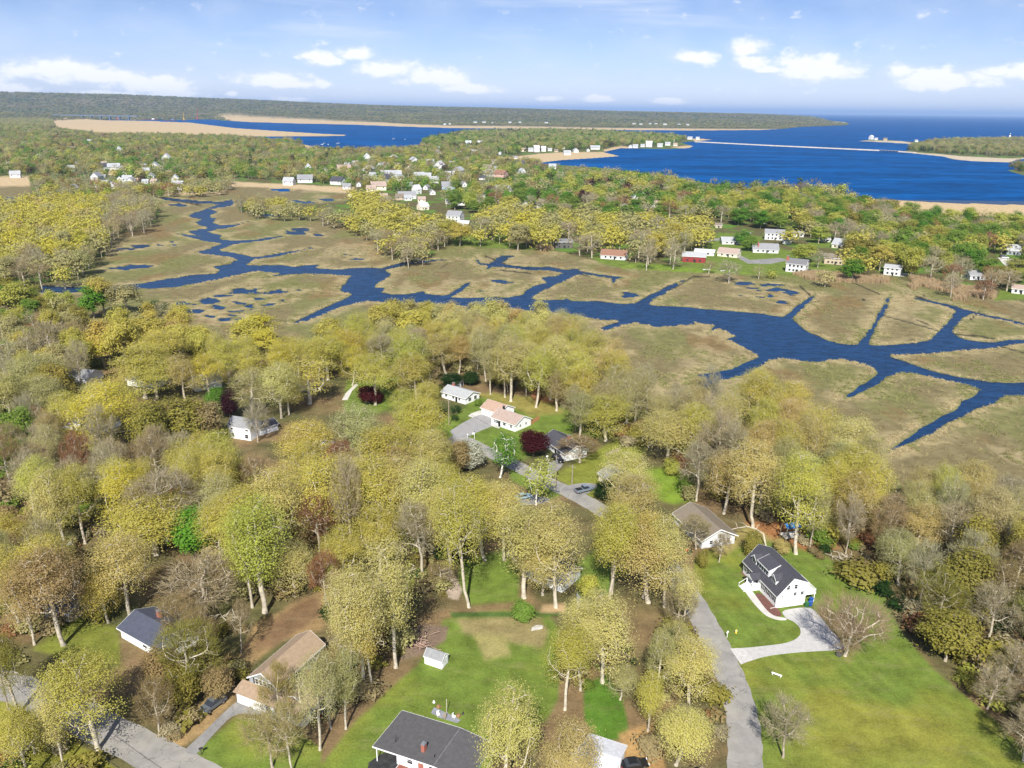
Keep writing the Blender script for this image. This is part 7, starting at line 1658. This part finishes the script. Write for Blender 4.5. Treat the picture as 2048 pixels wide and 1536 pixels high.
def patio_chair(label, px, py, ang, m):
    p = at(px, py); o = thing('patio_chair', label, 'chair', (p[0], p[1], .05), math.radians(ang), 'chairs on the slate patio')
    q = MB(); q.box((0, 0, .42), (.5, .5, .06)); q.obj('seat', m, o); q = MB(); q.box((0, .24, .72), (.5, .06, .6)); q.obj('backrest', m, o)
    for x in (-.21, .21):
        for y in (-.21, .21):
            q = MB(); q.box((x, y, .2), (.05, .05, .4)); q.obj('leg', m, o)
patio_chair('white garden chair on the slate patio next to the roof edge', 877, 1433, 30, M_TRIM); patio_chair('wooden chair between the two white pieces on the patio', 889, 1438, -20, M_WOOD); patio_chair('white metal chair at the outer end of the patio', 908, 1437, 60, M_TRIM)
def flag_pole():
    p = at(893.5, 1426); o = thing('garden_post', 'pale upright post at the edge of the slate patio', 'post', (p[0], p[1], 0)); m = MB(); m.tube([(0, 0, 0), (0, 0, 2.9)], .07, 8); m.obj('pole', M_PALEBARK, o); m = MB(); m.tube([(0, 0, 0), (0, 0, .12)], .16, 8); m.obj('foot', M_METAL, o)
flag_pole()
def treehouse():
    p = at(1579, 1078); o = thing('tree_platform', 'pale wooden platform shaded by a blue tarpaulin between oak trunks', 'tree house', (p[0], p[1], 0), .3)
    m = MB(); m.span((-2.2, -1.4, 1.1), (2.2, 1.4, 1.28)); m.obj('deck', M_CONC, o)
    for x in (-2, 2):
        for y in (-1.2, 1.2):
            m = MB(); m.box((x, y, 1.9), (.13, .13, 3.8)); m.obj('post', M_WOOD, o)
    m = MB(); rs = np.random.default_rng(5); n = 6; G_ = [[(-2.0 + 4.0 * i / (n - 1), -1.3 + 2.6 * j / (n - 1), 3.8 + .7 * (1 - abs(j - 2.5) / 2.5) + rs.normal(0, .08)) for j in range(n)] for i in range(n)]
    V = [q for r in G_ for q in r] + [(q[0], q[1], q[2] - .05) for r in G_ for q in r]; F = []
    for i in range(n - 1):
        for j in range(n - 1): a = i * n + j; F += [(a, a + n, a + n + 1, a + 1), (a + n * n, a + 1 + n * n, a + n + 1 + n * n, a + n + n * n)]
    m.add(V, F); link(bpy.data.objects.new('tarpaulin', m.mesh('tarpaulin', mat('blue_tarp', (.03, .22, .60), .5), False)), o)
treehouse()
def arch_branch():
    A, B = at(1532, 1094), at(1462, 1058, 1.0); mid = [at(1527, 1068, 2.0), at(1512, 1058, 3.4), at(1495, 1053, 3.6), at(1475, 1056, 2.6)]
    m = MB(); m.tube([A] + mid + [B], [.24, .2, .17, .15, .11, .06], 7); o = thing('dead_tree', 'pale dead tree bent in an arch behind the white house', 'dead tree', (0, 0, 0)); m.obj('trunk', M_PALEBARK, o)
    for k, (s, e) in enumerate(((mid[3], at(1452, 1066, 1.2)), (mid[2], at(1478, 1044, 3.6)), (mid[3], at(1470, 1044, 4.0)), (mid[1], at(1520, 1048, 4.5)))):
        m = MB(); m.tube([s, (np.array(s) + e) / 2 + [0, 0, .3], e], [.08, .06, .02], 5); m.obj('branch', M_PALEBARK, o)
arch_branch()
def pile(name, label, px, py, w, d, n, L, m, seed):
    rs = np.random.default_rng(seed); p = at(px, py); o = thing(name, label, name.replace('_', ' '), (p[0], p[1], 0))
    for i in range(n):
        a = rs.random() * 6.28; c = np.array([rs.normal(0, w), rs.normal(0, d), .15 + rs.random() * .7]); dv = np.array([math.cos(a), math.sin(a), rs.normal(0, .25)]) * L * rs.uniform(.4, 1)
        q = MB(); q.tube([c - dv / 2, c + rs.normal(0, .15, 3), c + dv / 2], [rs.uniform(.05, .12), .07, .02], 5); q.obj('branch', m, o)
pile('brush_pile', 'heap of cut branches and logs beside the white shed', 832, 1290, 1.9, 1.5, 46, 2.6, mat('cut_wood', (.36, .25, .2), .9, .4, 2), 1)
pile('brush_pile', 'tangle of pale fallen branches at the lawn edge beyond the white house', 1705, 1118, 2.4, 1.2, 34, 4.2, M_PALEBARK, 2)
pile('brush_pile', 'fallen branches beside the big bare tree and the navy roof', 462, 1238, 1.6, .8, 22, 3.6, M_PALEBARK, 3)
pile('brush_pile', 'pale fallen trunk pieces in the dark wood left of centre', 300, 885, 2.2, .8, 14, 5.0, M_PALEBARK, 4)
def panel_fence(label, name, a, b, h, m, n):
    A, B = at(*a), at(*b); d = (B - A)[:2]; L = np.linalg.norm(d); yaw = math.atan2(d[1], d[0]); o = thing(name, label, 'fence', (A[0], A[1], 0), yaw)
    for k in range(n + 1):
        q = MB(); q.box((L * k / n, 0, h / 2 + .05), (.1, .1, h + .1)); q.obj('post', m, o)
    nb = max(3, int(L / .32))
    for k in range(nb):
        q = MB(); q.box((L * (k + .5) / nb, .06, h / 2), (L / nb * .86, .03, h * .96)); q.obj('board', m, o)
panel_fence('short orange-brown board fence beside the tan-roofed ranch', 'board_fence', (1061, 850), (1078, 840), 1.6, mat('cedar', (.40, .2, .09), .9, .2, 3), 3)
panel_fence('low rail fence along the tan clearing near the cream house', 'rail_fence', (1212, 912), (1240, 900), .9, M_WOOD, 4)
def trampoline():
    p = at(1160, 1212); o = thing('lattice_screen', 'pale blue-grey upright screen frame beside the oak and garden', 'garden screen', (p[0], p[1], 0), .4)
    for y in (0, 1.6):
        q = MB(); q.box((0, y, 1.2), (.1, .1, 2.4)); q.obj('post', M_METAL, o)
    q = MB(); q.box((0, .8, 1.5), (.05, 1.5, 1.5)); q.obj('panel', mat('screen_blue', (.30, .36, .42), .6), o)
    q = MB(); q.box((-.6, -.2, .8), (.06, .9, 1.5)); q.obj('board', M_TRIM, o)
trampoline()
def tank():
    p = at(1017, 1117); o = thing('patio_umbrella', 'closed white patio umbrella on the brick terrace of the hidden house', 'umbrella', (p[0], p[1], 0)); q = MB(); q.tube([(0, 0, 0), (0, 0, 2.4)], .03, 6); q.obj('pole', M_METAL, o); q = MB(); q.tube([(0, 0, 1.0), (0, 0, 1.3), (0, 0, 2.5)], [.28, .24, .04], 8); q.obj('canopy', M_TRIM, o)
tank()
def garden_shed2():
    p = at(917, 771); o = thing('garden_shed', 'tiny grey shed behind the pale grey roofed ranch', 'shed', (p[0], p[1], 0), -.5); wing(o, -1.6, 1.6, 0, 2.4, 1.9, 2.8, M_WHITE, RF['grey'], .15); q = MB(); q.box((1.62, 0, .9), (.06, .9, 1.7)); q.obj('door', M_SHUT, o)
garden_shed2()
def garden_shed3():
    p = at(134, 1106); o = thing('garden_shed', 'small pale blue-white shed on the strip of lawn at the left', 'shed', (p[0], p[1], 0), .8); wing(o, -1.2, 1.2, 0, 1.8, 1.8, 2.5, M_WHITE, RF['pale'], .12); q = MB(); q.box((-1.22, 0, .85), (.06, .8, 1.6)); q.obj('door', M_SHUT, o)
garden_shed3()
def boat(label, px, py, L, yaw, name='rowing_boat', m=None, group=None, mast=0, cabin=False, z=0.0):
    p = at(px, py); o = thing(name, label, 'boat', (p[0], p[1], z), yaw, group); m = m or M_TRIM; n = 7
    V, F = [], []
    for i in range(n):
        t = i / (n - 1); w = L * .16 * (math.sin(math.pi * min(1, .25 + t * .75)) ** .7 if t < 1 else 0.01); x = (t - .5) * L; sh = .1 * L * (.9 + .5 * (t - .4) ** 2)
        V += [(x, -w, sh), (x, -w * .6, 0), (x, w * .6, 0), (x, w, sh)]
    for i in range(n - 1):
        a = i * 4; F += [(a, a + 4, a + 5, a + 1), (a + 1, a + 5, a + 6, a + 2), (a + 2, a + 6, a + 7, a + 3), (a, a + 3, a + 7, a + 4)]
    F.append((0, 1, 2, 3)); q = MB(); q.add(V, F); q.obj('hull', m, o)
    if cabin: q = MB(); q.box((L * .02, 0, .15 * L), (L * .35, L * .16, .1 * L)); q.obj('cabin', m, o)
    else: q = MB(); q.box((-L * .1, 0, .1 * L), (L * .06, L * .26, .02 * L)); q.obj('seat', M_WOOD, o)
    if mast:
        q = MB(); q.tube([(L * .08, 0, .08 * L), (L * .08, 0, mast)], .07 * L / 8, 5); q.obj('mast', M_METAL, o); q = MB(); q.tube([(L * .08, 0, .24 * L), (-L * .36, 0, .25 * L)], .16 * L / 8, 5); q.obj('boom', M_TRIM, o)
boat('upturned white boat on the grass of the left cove', 118, 618, 5, .2, z=.02); boat('white dinghy on the mud of the left cove', 54, 607, 4, -.3, z=.02); boat('white dinghy on the lawn by the marsh right of the red house', 1413, 540, 5, .1, z=.02); boat('white upturned boat on the bank near the cul-de-sac', 1446, 542, 4, .5, z=.02); boat('white boat drawn up under the bank of bare trees', 836, 519, 4, .1, z=.02)
SB = [(644, 289, 9, 0), (649, 287, 10, 22), (656, 289, 9, 0), (676, 287, 10, 24), (787, 278, 13, 34), (810, 279, 8, 0)]
for i, (x, y, L, ms) in enumerate(SB): boat(['small white motorboat, leftmost of the moored boats', 'white sailboat second in the moored row', 'white motorboat between two sailboats', 'white sailboat at the end of the moored row', 'tallest white sailboat near the middle of the lagoon', 'lone white launch off the wooded point'][i], x, y, L, .1 + i, 'sailing_boat' if ms else 'motor_boat', None, 'boats moored on the lagoon', ms, not ms, -.4)

# ------------------------------------------------------------------ causeway, lighthouse, bridge and works
def causeway():
    pts = [at(x, y)[:2] for x, y in [(1392,284),(1470,288),(1549,292),(1660,297),(1760,301.5)]]; q2 = [at(x, y)[:2] for x, y in [(1800,303.8),(1830,306)]]
    o = thing('railway_causeway', 'long low stone causeway with short bridge spans crossing the blue water', 'causeway', (0, 0, 0)); M = mat('causeway_stone', (.40, .36, .32), .9, .2, .1)
    def bank(P, nm):
        V, F = [], []
        for i, p in enumerate(P):
            d = (P[min(i + 1, len(P) - 1)] - P[max(i - 1, 0)]); d /= np.linalg.norm(d); n = np.array([-d[1], d[0]])
            for s, z in ((-9, -1), (-4, 2.4), (4, 2.4), (9, -1)): V.append((*(p + n * s), z))
        for i in range(len(P) - 1):
            a = i * 4; F += [(a, a + 4, a + 5, a + 1), (a + 1, a + 5, a + 6, a + 2), (a + 2, a + 6, a + 7, a + 3)]
        F += [(0, 1, 2, 3), tuple(len(V) - 4 + k for k in (3, 2, 1, 0))]; m = MB(); m.add(V, F); m.obj(nm, M, o)
    bank(pts, 'embankment'); bank(q2, 'embankment'); a, b = pts[-1], q2[0]; d = b - a; L = np.linalg.norm(d); yaw = math.atan2(d[1], d[0]); c = (a + b) / 2
    m = MB(); m.box((c[0], c[1], 2.3), (L + 6, 6, 1.0), yaw); m.obj('bridge_deck', M, o)
    for k in range(1, 6):
        q = a + d * k / 6; m = MB(); m.box((q[0], q[1], .3), (2.4, 7, 3.0), yaw); m.obj('pier', mat('dark_stone', (.07, .07, .06)), o)
causeway()
def lighthouse():
    p = at(2018, 281); o = thing('lighthouse', 'white lighthouse tower with keeper house on the island point', 'lighthouse', (p[0], p[1], 0)); s = depth(p) / FPX
    m = MB(); m.tube([(0, 0, 0), (0, 0, 11 * s)], [2.2 * s, 1.3 * s], 8); m.obj('tower', M_TRIM, o); m = MB(); m.tube([(0, 0, 11 * s), (0, 0, 11.4 * s)], 1.8 * s, 10); m.obj('gallery', M_BLACK, o)
    m = MB(); m.tube([(0, 0, 11.4 * s), (0, 0, 12.8 * s)], .9 * s, 8); m.obj('lantern', M_GLASS, o); m = MB(); m.tube([(0, 0, 12.8 * s), (0, 0, 14.2 * s)], [1.2 * s, .1 * s], 8); m.obj('lantern_roof', M_TRIM, o)
    wing(o, -16 * s, -2 * s, 2 * s, 4.5 * s, 2.2 * s, 3.8 * s, M_WHITE, RF['white'], .2 * s, trim=False, names=('keeper_wall', 'keeper_roof', 'trim'))
lighthouse()
def bridge():
    A, B = at(120, 238.5), at(268, 241); A, B = A[:2], B[:2]; d = B - A; L = np.linalg.norm(d); yaw = math.atan2(d[1], d[0]); s = depth([*((A + B) / 2), 0]) / FPX
    o = thing('highway_bridge', 'grey highway bridge on tall piers far up the river at the left', 'bridge', (A[0], A[1], 0), yaw); M = mat('bridge_steel', (.12, .15, .19), .8)
    m = MB(); m.span((-20 * s, -2 * s, 7.0 * s), (L + 10 * s, 2 * s, 9.2 * s)); m.obj('deck', M, o)
    for k in range(8):
        x = L * (k + .5) / 8; m = MB(); m.span((x - 1.2 * s, -2 * s, -1), (x + 1.2 * s, 2 * s, 7.0 * s)); m.obj('pier', M, o)
bridge()
def crane(label, px, py, hp, jib, c):
    p = at(px, py); s = depth(p) / FPX; M = mat('crane_%s' % ('red' if c[0] > .3 and c[1] < .1 else 'yellow'), c, .6); o = thing('barge_crane', label, 'crane', (p[0], p[1], -.3), random.random())
    m = MB(); m.box((0, 0, .8 * s), (9 * s, 3 * s, 1.6 * s)); m.obj('barge', mat('barge', (.12, .05, .04), .8), o); m = MB(); m.box((0, 0, 3 * s), (2.4 * s, 2 * s, 2.8 * s)); m.obj('cab', M, o); m = MB(); m.tube([(0, 0, 3 * s), (jib * s, 0, hp * s)], [.5 * s, .25 * s], 4); m.obj('boom', M, o)
crane('tall red crane on a barge by the far river works', 395, 239, 22, 2.5, (.45, .06, .05)); crane('yellow crane on a barge left of the red crane', 368, 241, 17, 1.0, (.55, .36, .05)); crane('short red crane on the barges near the highway bridge', 236, 240, 9, 5, (.45, .06, .05))
for i, (x, y, L) in enumerate([(300, 240, 34), (340, 241, 26), (270, 239, 22)]):
    p = at(x, y); s = depth(p) / FPX; o = thing('work_barge', ['long rusty barge in the middle of the river works', 'rusty barge nearest the cranes', 'rusty barge nearest the highway bridge'][i], 'barge', (p[0], p[1], -.3), .1 * i)
    m = MB(); m.box((0, 0, .6 * s), (L * s, 5 * s, 1.6 * s)); m.obj('hull', mat('barge', (.12, .05, .04), .8), o); m = MB(); m.box((L * .2 * s, 0, 2.2 * s), (5 * s, 3 * s, 1.8 * s)); m.obj('deckhouse', [M_TRIM, mat('barge_blue', (.1, .2, .35), .7), M_TRIM][i], o)

# ------------------------------------------------------------------ the air between here and the far hills
def haze():
    z0, z1 = -7.0, 330.0
    m = MB(); m.span((-45000, -6000, z0), (45000, 95000, z1)); M = bpy.data.materials.new('haze'); M.use_nodes = True; t = M.node_tree; t.nodes.clear()
    v = t.nodes.new('ShaderNodeVolumePrincipled'); v.inputs['Color'].default_value = (.40, .60, .95, 1); v.inputs['Density'].default_value = HAZE; v.inputs['Anisotropy'].default_value = 0.0
    o = t.nodes.new('ShaderNodeOutputMaterial'); t.links.new(v.outputs[0], o.inputs['Volume']); h = link(bpy.data.objects.new('haze', m.mesh('haze', M))); tag(h, kind='stuff')
HAZE = 0.000034
haze()
